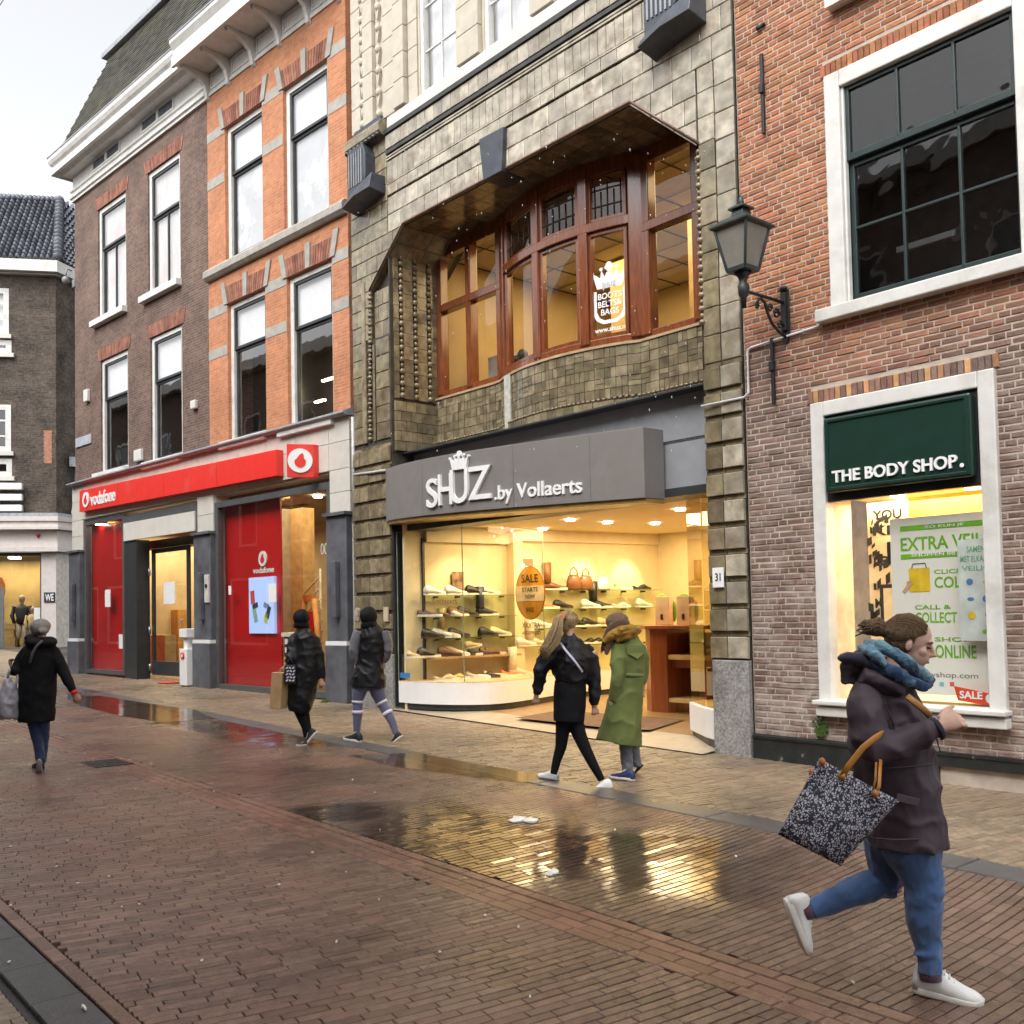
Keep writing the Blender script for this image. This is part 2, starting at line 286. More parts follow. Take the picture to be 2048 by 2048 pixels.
# ================================================================== ground
def wet_mat(name, col, island=.25, wet=.5, red=None, rlo=.16, rhi=.55, bump=.25, wscale=.45, pools=None):
    m = M(name, col, .4, var=.16, scale=14, island=island, bump=bump, bscale=90, coords='Object')
    t = m.node_tree; N = t.nodes; L = t.links; b = N['Principled BSDF']
    ge = N.new('ShaderNodeNewGeometry')
    no = N.new('ShaderNodeTexNoise'); no.inputs['Scale'].default_value = wscale; no.inputs['Detail'].default_value = 6; no.inputs['Roughness'].default_value = .6; L.new(ge.outputs['Position'], no.inputs['Vector'])
    r = N.new('ShaderNodeMapRange'); r.inputs['From Min'].default_value = .38; r.inputs['From Max'].default_value = .62; r.inputs['To Min'].default_value = rlo; r.inputs['To Max'].default_value = rhi
    L.new(no.outputs['Fac'], r.inputs['Value']); L.new(r.outputs[0], b.inputs['Roughness'])
    # wet stone is darker
    src = b.inputs['Base Color'].links[0].from_socket
    r2 = N.new('ShaderNodeMapRange'); r2.inputs['From Min'].default_value = .38; r2.inputs['From Max'].default_value = .62; r2.inputs['To Min'].default_value = 1 - wet; r2.inputs['To Max'].default_value = 1.12; L.new(no.outputs['Fac'], r2.inputs['Value'])
    hv = N.new('ShaderNodeHueSaturation'); L.new(src, hv.inputs['Color']); L.new(r2.outputs[0], hv.inputs['Value']); out = hv.outputs[0]
    if red:
        n2 = N.new('ShaderNodeTexNoise'); n2.inputs['Scale'].default_value = .9; n2.inputs['Detail'].default_value = 4; L.new(ge.outputs['Position'], n2.inputs['Vector'])
        r3 = N.new('ShaderNodeMapRange'); r3.inputs['From Min'].default_value = .5; r3.inputs['From Max'].default_value = .72; r3.inputs['To Max'].default_value = .7; L.new(n2.outputs['Fac'], r3.inputs['Value'])
        mx = N.new('ShaderNodeMix'); mx.data_type = 'RGBA'; L.new(r3.outputs[0], mx.inputs[0]); L.new(out, mx.inputs[6]); mx.inputs[7].default_value = (*red, 1); out = mx.outputs[2]
    # grit of the stone
    n4 = N.new('ShaderNodeTexNoise'); n4.inputs['Scale'].default_value = 160; n4.inputs['Detail'].default_value = 3; L.new(ge.outputs['Position'], n4.inputs['Vector'])
    r4 = N.new('ShaderNodeMapRange'); r4.inputs['From Min'].default_value = .3; r4.inputs['From Max'].default_value = .7; r4.inputs['To Min'].default_value = .72; r4.inputs['To Max'].default_value = 1.3; L.new(n4.outputs['Fac'], r4.inputs['Value'])
    h4 = N.new('ShaderNodeHueSaturation'); L.new(out, h4.inputs['Color']); L.new(r4.outputs[0], h4.inputs['Value']); out = h4.outputs[0]
    if pools:
        # standing wet: soft edged patches where the bricks are soaked and smooth
        acc = None
        nz = N.new('ShaderNodeTexNoise'); nz.inputs['Scale'].default_value = 1.3; nz.inputs['Detail'].default_value = 5; L.new(ge.outputs['Position'], nz.inputs['Vector'])
        for cx, cy, ax, ay, ra, rb in pools:
            mp = N.new('ShaderNodeMapping'); mp.vector_type = 'TEXTURE'; mp.inputs['Location'].default_value = (cx, cy, 0); mp.inputs['Rotation'].default_value = (0, 0, math.atan2(ay, ax)); mp.inputs['Scale'].default_value = (ra, rb, 1e4); L.new(ge.outputs['Position'], mp.inputs[0])
            ln = N.new('ShaderNodeVectorMath'); ln.operation = 'LENGTH'; L.new(mp.outputs[0], ln.inputs[0])
            ad = N.new('ShaderNodeMath'); ad.operation = 'MULTIPLY_ADD'; ad.inputs[1].default_value = 1.5; L.new(nz.outputs['Fac'], ad.inputs[0]); L.new(ln.outputs['Value'], ad.inputs[2])
            rr = N.new('ShaderNodeMapRange'); rr.interpolation_type = 'SMOOTHSTEP'; rr.inputs['From Min'].default_value = 2.05; rr.inputs['From Max'].default_value = 1.35; L.new(ad.outputs[0], rr.inputs['Value'])
            if acc is None: acc = rr.outputs[0]
            else:
                mxm = N.new('ShaderNodeMath'); mxm.operation = 'MAXIMUM'; L.new(acc, mxm.inputs[0]); L.new(rr.outputs[0], mxm.inputs[1]); acc = mxm.outputs[0]
        mr_ = N.new('ShaderNodeMix'); L.new(acc, mr_.inputs[0]); L.new(r.outputs[0], mr_.inputs[2]); mr_.inputs[3].default_value = .11; L.new(mr_.outputs[0], b.inputs['Roughness'])
        dk = N.new('ShaderNodeMapRange'); dk.inputs['To Min'].default_value = 1; dk.inputs['To Max'].default_value = .42; L.new(acc, dk.inputs['Value'])
        h5 = N.new('ShaderNodeHueSaturation'); L.new(out, h5.inputs['Color']); L.new(dk.outputs[0], h5.inputs['Value']); out = h5.outputs[0]
        bus = [n_ for n_ in N if n_.type == 'BUMP']
        if bus:
            bs_ = N.new('ShaderNodeMapRange'); bs_.inputs['To Min'].default_value = bump; bs_.inputs['To Max'].default_value = .02; L.new(acc, bs_.inputs['Value']); L.new(bs_.outputs[0], bus[0].inputs['Strength'])
        b.inputs['Coat Roughness'].default_value = .06; cw = N.new('ShaderNodeMapRange'); cw.inputs['To Max'].default_value = .22; L.new(acc, cw.inputs['Value']); L.new(cw.outputs[0], b.inputs['Coat Weight'])
    L.new(out, b.inputs['Base Color'])
    return m
def pool(p, q_, rb):
    a, b = gnd(*p), gnd(*q_); c = (a + b) / 2; d = b - a; return (c.x, c.y, d.x, d.y, d.length / 2, rb)
POOLS = [pool((690, 1610), (1330, 1790), 1.0), pool((1150, 1660), (1500, 1790), .75), pool((380, 1440), (680, 1500), .6), pool((580, 1610), (800, 1640), .45), pool((330, 1440), (520, 1470), .4)]
ROADB = wet_mat('wet_road_brick', (.160, .100, .074), .30, .40, (.18, .088, .060), .13, .42, .3, .45, POOLS)
WALKB = wet_mat('wet_walk_brick', (.235, .178, .120), .22, .28, (.20, .125, .085), .3, .62)
ROADN = wet_mat('damp_road_brick', (.165, .104, .078), .30, .32, (.18, .088, .060), .16, .46)
GUTB = wet_mat('gutter_brick', (.19, .098, .068), .2, .3, None, .20, .5)
KERBM = wet_mat('kerb_stone', (.085, .085, .088), .12, .3, None, .25, .5)
SLABM = wet_mat('bluestone_slab', (.062, .068, .070), .08, .25, None, .22, .5)
DIRTM = wet_mat('joint_dirt', (.030, .025, .021), 0, .3, None, .3, .7)
FARB = brick_mat('far_paving', (.13, .095, .082), (.115, .08, .07), (.05, .04, .035), .2, .085, .008, .3, .4)
def zg(u): return GS * (max(-8, min(60, -u + (BO.o.x * SDx + BO.o.y * SDy))) - 4)
mb = MB()
us = [-90, -60] + [-55 + i * 5 for i in range(20)] + [60]
for i in range(len(us) - 1):
    mb.add([(us[i], -120, zg(us[i]) - .035), (us[i + 1], -120, zg(us[i + 1]) - .035), (us[i + 1], 120, zg(us[i + 1]) - .035), (us[i], 120, zg(us[i]) - .035)], [(0, 1, 2, 3)])
mb.build('ground', DIRTM, fr=BO, org=(0, 0, 0), kind='structure')
def rowdu(d):
    t = d + 7.2; return .186 * t - .0386 * t * t
def paver(mb, c, ex, ey, h=.04, ch=.004, tilt=(0, 0)):
    """brick with chamfered top; c is the centre of the top; ex, ey half vectors in plan"""
    c = Vector(c); ex = Vector(ex); ey = Vector(ey)
    lx, ly = ex.length, ey.length
    vs = []
    for z, k in ((-h, 0), (-ch * 1.2, 0), (0, ch)):
        a = ex * ((lx - k) / lx); b = ey * ((ly - k) / ly)
        for p, q in ((-1, -1), (1, -1), (1, 1), (-1, 1)):
            v = c + p * a + q * b; v.z += z + (p * tilt[0] + q * tilt[1] if z > -h else 0) - GS * p * a.x; vs.append(v)
    fs = [(8, 9, 10, 11)] + [(i, (i + 1) % 4, (i + 1) % 4 + 4, i + 4) for i in range(4)] + [(i + 4, (i + 1) % 4 + 4, (i + 1) % 4 + 8, i + 8) for i in range(4)]
    mb.add(vs, fs)
def paving(name, u0, u1, d0, d1, roww, bl, mat, along=False, dufn=None, zoff=0.0, kindname='paving_brick', nobj=300, jit=.0009, base=None):
    """rows of bricks; the ones nearest to the camera are objects of their own, the rest one piece of stuff"""
    cu, cd, _ = BO.loc(Vector((0, 0, 0)))
    cells = []
    nr = int((u1 - u0) / roww)
    for r in range(nr):
        u = u0 + (r + .5) * roww; off = R.random() * bl if not along else (r % 2) * bl / 2 + R.random() * .03
        d = d0 - off
        while d < d1:
            a, b = max(d, d0), min(d + bl, d1); d += bl
            if b - a < .03: continue
            dc = (a + b) / 2; uu = u + (dufn(dc) if dufn else 0); sl = 0
            if dufn: sl = (dufn(b) - dufn(a)) / (b - a)
            cells.append((uu, dc, (b - a) / 2 * (1 + sl * sl) ** .5 - .0018, sl))
    def scr(c):
        p = BO.w(c[0], c[1], zg(c[0])) - CP; z = p.dot(CF)
        if z < .5: return 1e9
        x = 1024 + F * p.dot(CR) / z; y = 1024 + SY - F * p.dot(CU) / z
        return z if -60 < x < 2108 and y < 2100 else 1e8
    cells.sort(key=scr)
    basem = MB()
    basem.box(u0, u1, d0, d1, -.5, -.45)
    par = base
    mbs = MB(); protos = {}
    for i, (u, d, hl, sl) in enumerate(cells):
        z = zg(u) + zoff + R.uniform(-jit, jit); tl = (R.uniform(-jit, jit) * .8, R.uniform(-jit, jit) * .8)
        ey = Vector((sl, 1, 0)).normalized() * hl; wd = roww / 2 / (1 + sl * sl) ** .5 - .0038; ex = Vector((1, -sl, 0)).normalized() * wd
        if i < nobj:
            k = (round(hl, 3), round(wd, 4), R.randrange(3))
            if k not in protos:
                m1 = MB(); paver(m1, (0, 0, 0), (wd, 0, 0), (0, hl, 0), tilt=tl, ch=.0028)
                protos[k] = m1.mesh(kindname); protos[k].materials.append(mat)
            o = bpy.data.objects.new(kindname, protos[k]); COL.objects.link(o); o.parent = par
            o.matrix_local = Matrix.Translation((u, d, z)) @ Matrix.Rotation(-math.atan(sl), 4, 'Z')
        else: paver(mbs, (u, d, z), ex, ey, tilt=tl, ch=.0028)
    if mbs.v: mbs.build(kindname, mat, par, kind='stuff')
def slab_sheet(name, u0, u1, d0, d1, zoff, mat):
    m_ = MB(); n = 24
    for i in range(n):
        a = u0 + (u1 - u0) * i / n; b = u0 + (u1 - u0) * (i + 1) / n
        m_.add([(a, d0, zg(a) + zoff), (b, d0, zg(b) + zoff), (b, d1, zg(b) + zoff), (a, d1, zg(a) + zoff)], [(0, 1, 2, 3)])
    return m_.build(name, mat, fr=BO, org=(0, 0, 0), kind='structure')
road = slab_sheet('road', -20, 7.5, -7.45, -2.76, -.03, DIRTM)
paving('road', -20, 6.9, -7.445, -5.392, .060, .2, ROADN, dufn=rowdu, base=road, nobj=180)
paving('road', -20, 6.9, -5.034, -2.76, .060, .2, ROADB, dufn=rowdu, base=road, nobj=120)
walk = slab_sheet('pavement', -26, 7.5, -2.40, .6, -.029, DIRTM)
paving('pavement', -21, 5.2, -2.42, .25, .064, .2, WALKB, dufn=lambda d: .12 * d, base=walk, nobj=200, kindname='pavement_brick', jit=.0022)
slab_sheet('road', -75, -20, -7.45, 1, -.012, FARB)
near = slab_sheet('pavement', -20, 7.5, -12.2, -7.78, -.03, DIRTM)
paving('near', -2, 4.5, -9.6, -7.80, .064, .2, WALKB, dufn=lambda d: .1 * d, base=near, nobj=60, kindname='pavement_brick')
# gutter: rows laid along the street
gut = slab_sheet('gutter', -20, 7.5, -5.37, -4.99, -.031, DIRTM)
gm = MB(); gobj = []
for r in range(4):
    d = -5.345 + r * .0885; u = 6.8 - R.random() * .2; k = 0
    while u > -20:
        z = zg(u) - .004 + .003 * (r in (0, 3)) + R.uniform(-.001, .001)
        if u < 4.6 and k < 30:
            m1 = MB(); paver(m1, (u, d, z), (.103, 0, 0), (0, .0405, 0)); m1.build('gutter_brick', GUTB, gut); k += 1
        else: paver(gm, (u, d, z), (.103, 0, 0), (0, .0405, 0))
        u -= .213
gm.build('gutter_brick', GUTB, gut, kind='stuff')
# kerb strip flush with the road: one stone after the other
kb = slab_sheet('kerb', -20, 7.5, -2.76, -2.42, -.03, DIRTM)
u = 6.5
while u > -20:
    m1 = MB(); paver(m1, (u - .5, -2.585, zg(u - .5) + .004 + R.uniform(-.001, .001)), (.494, 0, 0), (0, .160, 0), ch=.006); m1.build('kerb_stone', KERBM, kb); u -= 1.0
# left border course and bluestone slabs
bd = slab_sheet('slab_strip', -20, 7.5, -7.80, -7.44, -.03, DIRTM)
u = 4.4; bm_ = MB(); k = 0
while u > -16:
    if k < 60:
        m1 = MB(); paver(m1, (u - .1, -7.485, zg(u) + .001), (.103, 0, 0), (0, .036, 0)); m1.build('border_brick', ROADB, bd)
    else: paver(bm_, (u - .1, -7.485, zg(u) + .001), (.103, 0, 0), (0, .036, 0))
    u -= .212; k += 1
bm_.build('border_brick', ROADB, bd, kind='stuff')
u = 4.4
while u > -16:
    m1 = MB(); paver(m1, (u - .25, -7.638, zg(u) + R.uniform(-.001, .001)), (.246, 0, 0), (0, .108, 0), ch=.005); m1.build('bluestone_slab', SLABM, bd); u -= .5
# puddles: thin sheets of water standing on the bricks
WATER = glass_mat('puddle_water', (.72, .66, .60), .10, 1.33, 1.25, bump=.10)
def puddle(px, zoff, amp=.26):
    pts = [gnd(*p) for p in px]; c = sum(pts, Vector()) / len(pts); out = []
    n = len(pts)
    for i in range(n):
        a, b = pts[i], pts[(i + 1) % n]
        for k in range(9):
            p = a.lerp(b, k / 9); q = p - c; f = 1 + amp * (noise.noise(p * 2.2) + .6 * noise.noise(p * 7)); out.append(c + q * f)
    m_ = MB(); vs = [(p.x, p.y, gz(p.x, p.y) + zoff) for p in out]
    cen = (c.x, c.y, gz(c.x, c.y) + zoff); N_ = len(vs)
    m_.add(vs + [cen], [(i, (i + 1) % N_, N_) for i in range(N_)])
    return m_.build('puddle', WATER, org=cen, kind='structure')
puddle([(120, 1390), (200, 1392), (300, 1408), (390, 1420), (430, 1438), (330, 1446), (240, 1432), (160, 1412)], .006, .05)
puddle([(700, 1512), (830, 1506), (960, 1530), (1090, 1552), (1050, 1566), (900, 1548), (790, 1534)], .006, .05)
mb = MB(); g = gnd(213, 1526); uu, dd, _ = BO.loc(g)
mb.box(uu - .26, uu + .26, dd - .2, dd + .2, g.z - .03, g.z + .006)
gr = mb.build('drain_cover', BLACKM, fr=BO, org=(uu, dd, g.z), label='dark square drain cover set in the brick gutter', cat='drain cover', bevel=.004)
mb = MB()
for k in range(7): mb.box(uu - .2, uu + .2, dd - .16 + k * .05, dd - .14 + k * .05, g.z + .006, g.z + .012)
mb.build('bar', BLACKM, gr)

# ================================================================== phone shop block: corner house and orange house
BROWNB = brick_mat('brown_brick', (.18, .100, .075), (.112, .063, .049), (.17, .135, .11), .2, .058, .010, .55, var=.35)
ORANGEB = brick_mat('orange_brick', (.56, .22, .10), (.45, .165, .075), (.44, .25, .15), .2, .058, .009, .5, var=.18)
REDVOUS = M('red_voussoir', (.27, .115, .075), .85, var=.25, island=.3, bump=.4)
STONEG = M('grey_stone', (.37, .345, .305), .75, var=.12, bump=.25, dirt=(.28, .26, .23), dlo=.55, dhi=.8)
SLATE = M('mossy_slate', (.085, .080, .062), .7, var=.25, island=.3, scale=3, bump=.3, dirt=(.13, .12, .06), dlo=.5, dhi=.7)
LEAD = M('lead', (.32, .34, .36), .5, var=.15, bump=.2)
W = [('wU', 1.43, 3.03, 9.08, 11.86, 10.86), ('wU', 4.19, 5.75, 9.04, 11.88, 10.82), ('wL', 1.56, 3.10, 5.26, 8.05, 7.08), ('wL', 4.27, 5.79, 5.21, 8.05, 7.04)]
O = [('oU', 7.75, 9.18, 8.9, 11.64, 10.68), ('oU', 9.93, 11.38, 8.84, 11.6, 10.65), ('oL', 7.80, 9.23, 5.2, 8.0, 7.08), ('oL', 9.99, 11.44, 5.15, 7.98, 7.01)]
FILM = M('torn_window_film', (.62, .64, .66), .5, var=.06, scale=2.5, dirt=(.82, .83, .84), dscale=1.1, dlo=.5, dhi=.54)
CURT = M('curtain', (.72, .70, .68), .9, var=.10, scale=2, aniso=(9, 9, .6), dirt=(.70, .55, .50), dscale=.8, dlo=.5, dhi=.62)
def sash(parent, u0, u1, z0, z1, mid, muntin=False, top='blind', low='dark', sill=True):
    mb = MB(); ringbox(mb, u0, u1, z0, z1, .04, .16, .11, .06)
    wn = mb.build('window', WHITE, parent, bevel=.006)
    a, b, c, d = u0 + .11, u1 - .11, z0 + .06, z1 - .11
    mb = MB(); ringbox(mb, a, b, mid - .03, d, .06, .10, .05); mb.build('upper_sash', DARKF, wn)
    mb = MB(); ringbox(mb, a, b, c, mid - .03, .10, .14, .05)
    if muntin: mb.box((a + b) / 2 - .018, (a + b) / 2 + .018, .10, .14, c + .05, mid - .08)
    mb.build('lower_sash', DARKF, wn)
    for n, p, q, y in (('upper_pane', mid + .02, d - .05, .085), ('lower_pane', c + .05, mid - .08, .125)):
        m_ = MB(); m_.add([(a + .05, y, p), (b - .05, y, p), (b - .05, y, q), (a + .05, y, q)], [(0, 1, 2, 3)]); m_.build(n, GLASS, wn)
    m_ = MB(); m_.box(a - .02, b + .02, .150, .155, mid - .06, d + .05); m_.build('blind', BLIND if top == 'blind' else CURT, wn)
    m_ = MB()
    if low == 'film': m_.box(a - .02, b + .02, .160, .164, c - .02, mid - .09); m_.build('film', FILM, wn)
    elif low == 'curtain':
        n = 24; rg = []
        for z in (c, mid - .07): rg.append([(a + (b - a) * i / n, .175 + .012 * sin(i * 1.9), z) for i in range(n + 1)])
        m_.loft(rg, closed=False); m_.build('curtain', CURT, wn)
    if sill:
        m_ = MB(); m_.box(u0 - .24, u1 + .05, -.14, .06, z0 - .15, z0); m_.build('sill', WHITE, wn, bevel=.012)
    return wn
bh = thing('corner_brick_building', 'dark brown brick corner house with white bent cornice and mossy slate mansard', 'building', VOD, (0, 0, VOD.g(0)))
mb = MB(); wall(mb, -.03, 7.02, 5.0, 12.5, [w_[1:5] for w_ in W], 0, .2)
mb.add([(-.03, 0, 0), (-.03, 9, 0), (-.03, 9, 12.5), (-.03, 0, 12.5)], [(0, 1, 2, 3)])
mb.box(7.0, 7.02, .3, 9, 5.2, 12.5)
mb.build('wall', BROWNB, bh)
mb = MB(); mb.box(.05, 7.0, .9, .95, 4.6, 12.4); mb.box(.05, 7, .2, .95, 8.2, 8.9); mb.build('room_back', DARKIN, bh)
for i, w_ in enumerate(W): sash(bh, *w_[1:], muntin=(i < 2), top='curtain' if i < 2 else 'blind', low='curtain' if i < 2 else 'dark')
for w_ in W:                                  # flat arches of rubbed bricks
    n = 22; cu = (w_[1] + w_[2]) / 2
    for k in range(n):
        a = w_[1] - .1 + (w_[2] - w_[1] + .2) * k / n; b = w_[1] - .1 + (w_[2] - w_[1] + .2) * (k + 1) / n; s0 = (a - cu) * .10; s1 = (b - cu) * .10
        m_ = MB(); m_.prism([(a + .007, w_[4] + .0), (b - .007, w_[4] + .0), (b - .007 + s1, w_[4] + .30), (a + .007 + s0, w_[4] + .30)], -.012, .02); m_.build('arch_brick', REDVOUS, bh)
# white entablature with vents
def run(mb, prof, u0, u1, wrapL=False, depth=9):
    """profile (dep, z) swept along the facade; wrapL carries it round the left corner"""
    pts = [(-d, z) for d, z in prof]; n = len(pts)
    path = []
    if wrapL: path += [lambda d, z: (u0 - d, depth, z)]
    path += [(lambda d, z: (u0 - d, -d, z)) if wrapL else (lambda d, z: (u0, -d, z)), lambda d, z: (u1, -d, z)]
    mb.loft([[f(d, z) for d, z in prof] for f in path], sm=False)
mb = MB(); run(mb, [(.0, 12.5), (.06, 12.5), (.06, 12.56), (.1, 12.58), (.1, 12.63), (.05, 12.66), (.05, 12.74), (.09, 12.76), (.09, 12.80), (.03, 12.83), (.03, 13.22), (0, 13.22)], -.03, 7.02, True)
en = mb.build('entablature', WHITE, bh)
mb = MB(); run(mb, [(0, 13.16), (.26, 13.16), (.36, 13.22), (.44, 13.22), (.44, 13.17), (.48, 13.17), (.48, 13.30), (.44, 13.33), (.44, 13.39), (.50, 13.44), (.54, 13.52), (.54, 13.62), (.0, 13.62)], .12, 7.02, True)
mb.build('cornice', WHITE, bh)
mb = MB(); run(mb, [(.44, 13.62), (.555, 13.62), (.555, 13.65), (.44, 13.65)], .12, 7.02, True); mb.build('gutter_edge', LEAD, bh)
for a, b in ((1.27, 1.98), (2.07, 2.78), (4.02, 4.75), (4.84, 5.54)):
    m_ = MB(); ringbox(m_, a - .04, b + .04, 12.86, 13.16, -.062, -.031, .045); v_ = m_.build('vent_window', WHITE, bh)
    m_ = MB(); m_.box(a, b, -.036, -.031, 12.90, 13.12); m_.build('pane', M('vent_glass_%d' % int(a * 10), (.10, .12, .15), .15, var=.2), v_)
# mansard: courses of slates
rf = MB(); zt = 16.6
rf.add([(-.35, -.30, 13.80), (7.6, -.30, 13.80), (7.6, .85, zt), (.25, .85, zt), (-.35, 9, 13.8), (.25, 9, zt)], [(0, 1, 2, 3), (0, 3, 5, 4)])
rf.add([(7.6, -.3, 13.8), (7.6, 9, 13.8), (7.6, 9, zt), (7.6, .85, zt)], [(0, 1, 2, 3)])
rfo = rf.build('mansard_roof', SLATE, bh)
st = MB(); nr = 24
for r in range(nr):
    t0 = r / nr; t1 = (r + 1.25) / nr; y0 = -.30 + 1.15 * t0; z0 = 13.8 + (zt - 13.8) * t0; y1 = -.30 + 1.15 * min(t1, 1); z1 = 13.8 + (zt - 13.8) * min(t1, 1)
    u = -.35 + .6 * t0 + (.11 if r % 2 else 0)
    while u < 7.5:
        k = R.uniform(.004, .014)
        st.add([(u + .004, y0 - .02 - k, z0), (u + .216, y0 - .02 - k, z0), (u + .216, y1 - .004, z1), (u + .004, y1 - .004, z1), (u + .004, y0, z0), (u + .216, y0, z0)], [(0, 1, 2, 3), (4, 5, 1, 0)]); u += .22
st.build('slate', SLATE, rfo, kind='stuff')
mb = MB(); mb.box(.0, 7.65, .70, .98, zt - .02, zt + .10); mb.box(.0, 7.65, .72, 5, zt + .02, zt + .05); mb.build('ridge_capping', LEAD, rfo)
m_ = MB(); m_.tube([(7.62, -.36, 13.8), (7.62, .8, zt)], .07, 6); m_.build('hip_tile', M('mossy_ridge', (.20, .18, .09), .9, var=.3, bump=.4), rfo)
mb = MB(); mb.box(-.16, .0, -.02, .10, 10.3, 10.5); mb.tube([(-.1, -.05, 10.72), (-.12, -.16, 10.75), (-.12, -.2, 10.55)], .02, 6); mb.ell((-.12, -.2, 10.45), (.09, 0, 0), (0, .09, 0), (0, 0, .1))
mb.build('corner_lamp', M('lamp_casing', (.25, .25, .26), .5), fr=VOD, org=(-.1, -.05, 10.5), label='small round lamp on the left edge of the brown brick house', cat='wall lamp')
for (px, py, ww, hh, lab) in ((177, 792, .12, .2, 'small white alarm box left of the lower left sash window'), (392, 810, .1, .12, 'tiny white box on brown brick right of the second window'), (281, 911, .18, .17, 'small white box low on brown brick between the sash windows')):
    u, z = VOD.l(px, py); m_ = MB(); m_.box(u - ww, u + ww, -.09, 0, z - hh / 1.3, z + hh / 1.3)
    m_.build('wall_box', WHITE, fr=VOD, org=(u, 0, z), label=lab, cat='wall box', bevel=.02)
u, z = VOD.l(174, 880); m_ = MB(); m_.box(.05, 1.0, -.03, 0, z - .12, z + .12)
m_.build('street_name_plate', M('plate_blue_grey', (.40, .42, .46), .4), fr=VOD, org=(.5, 0, z), label='small pale grey street name plate on the corner of the brown house', cat='sign', bevel=.008)

oh = thing('orange_brick_building', 'bright orange brick house with grey stone bands and bracketed white cornice', 'building', VOD, (7.05, 0, VOD.g(7)))
mb = MB(); wall(mb, 7.03, 11.94, 5.0, 12.55, [w_[1:5] for w_ in O], -.03, .22); mb.box(11.92, 11.94, -.02, 9, 5.2, 12.5)
mb.build('wall', ORANGEB, oh)
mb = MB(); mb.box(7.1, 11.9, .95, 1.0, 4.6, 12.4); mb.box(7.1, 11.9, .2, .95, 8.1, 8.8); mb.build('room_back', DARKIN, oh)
for i, w_ in enumerate(O): sash(oh, *w_[1:], muntin=False, low='film' if i < 2 else 'dark', sill=(i > 1))
STUBE = EM('strip_light', (1, .86, .55), 9)
for (a, b, z, y) in ((8.2, 8.7, 6.6, .6), (8.4, 9.0, 6.05, .8), (10.6, 11.3, 6.55, .7), (10.3, 11.0, 6.05, .5), (10.9, 11.4, 5.85, .85), (10.2, 10.5, 5.65, .4), (5.0, 5.5, 6.3, .7)):
    m_ = MB(); m_.box(a, b, y, y + .06, z, z + .03); m_.build('strip_light', STUBE, oh if a > 7 else bh)
for w_ in O:
    n = 22; cu = (w_[1] + w_[2]) / 2
    for k in range(n):
        if k in (1, 11, 20): continue
        st_ = k in (0, 10, 21)
        a = w_[1] - .12 + (w_[2] - w_[1] + .24) * k / n; b = w_[1] - .12 + (w_[2] - w_[1] + .24) * (k + (2 if st_ and k < 20 else 1)) / n; a -= (w_[2] - w_[1] + .24) / n * (k == 21); s0 = (a - cu) * .16; s1 = (b - cu) * .16; h = .46 if st_ else .36
        m_ = MB(); m_.prism([(a + .008, w_[4]), (b - .008, w_[4]), (b - .008 + s1, w_[4] + h), (a + .008 + s0, w_[4] + h)], -.06 if st_ else -.045, -.02); m_.build('keystone' if st_ else 'arch_brick', STONEG if st_ else REDVOUS, oh)
gaps = ((7.03, 7.73), (9.20, 9.91), (11.40, 11.94))
gap2 = ((7.03, 7.78), (9.25, 9.97), (11.46, 11.94))
for zz, gp in ((11.55, gaps), (10.55, gaps), (7.85, gap2), (6.98, gap2)):
    for a, b in gp:
        m_ = MB(); m_.box(a, b, -.037, .0, zz, zz + .2); m_.build('stone_band', STONEG, oh)
mb = MB(); run(mb, [(-.02, 8.62), (.10, 8.62), (.16, 8.68), (.16, 8.80), (.10, 8.86), (-.02, 8.86)], 7.03, 11.94); mb.build('string_course', STONEG, oh)
mb = MB(); run(mb, [(-.02, 12.52), (.06, 12.52), (.06, 12.58), (.035, 12.6), (.035, 13.0), (-.02, 13.0)], 7.03, 11.94); mb.build('frieze', WHITE, oh)
mb = MB(); run(mb, [(-.02, 13.0), (.72, 13.0), (.72, 12.95), (.78, 12.95), (.78, 13.16), (.74, 13.20), (.74, 13.30), (.82, 13.42), (.82, 13.5), (-.02, 13.5)], 6.95, 11.94); mb.build('cornice', WHITE, oh)
mb = MB(); run(mb, [(.3, 13.5), (.835, 13.5), (.835, 13.53), (.3, 13.53)], 6.95, 11.94); mb.build('gutter_edge', LEAD, oh)
for u in (7.12, 7.97, 8.93, 9.88, 10.85, 11.8):
    m_ = MB(); pr = [(-.03, 12.42), (-.10, 12.46), (-.12, 12.6), (-.16, 12.72), (-.26, 12.82), (-.42, 12.9), (-.62, 12.93), (-.66, 12.999), (-.03, 12.999)]
    m_.loft([[(u + k, p, z) for p, z in pr] for k in (-.05, .05)], sm=False); m_.build('bracket', WHITE, oh, bevel=.006)
for a, b in ((7.22, 7.87), (8.07, 8.83), (9.03, 9.78), (9.98, 10.75), (10.95, 11.7)):
    m_ = MB(); ringbox(m_, a, b, 12.64, 12.95, -.055, -.034, .035); m_.build('frieze_panel', WHITE, oh)
mb = MB(); mb.box(7.4, 11.9, .6, 8, 13.5, 14.0); mb.build('flat_roof', LEAD, oh)
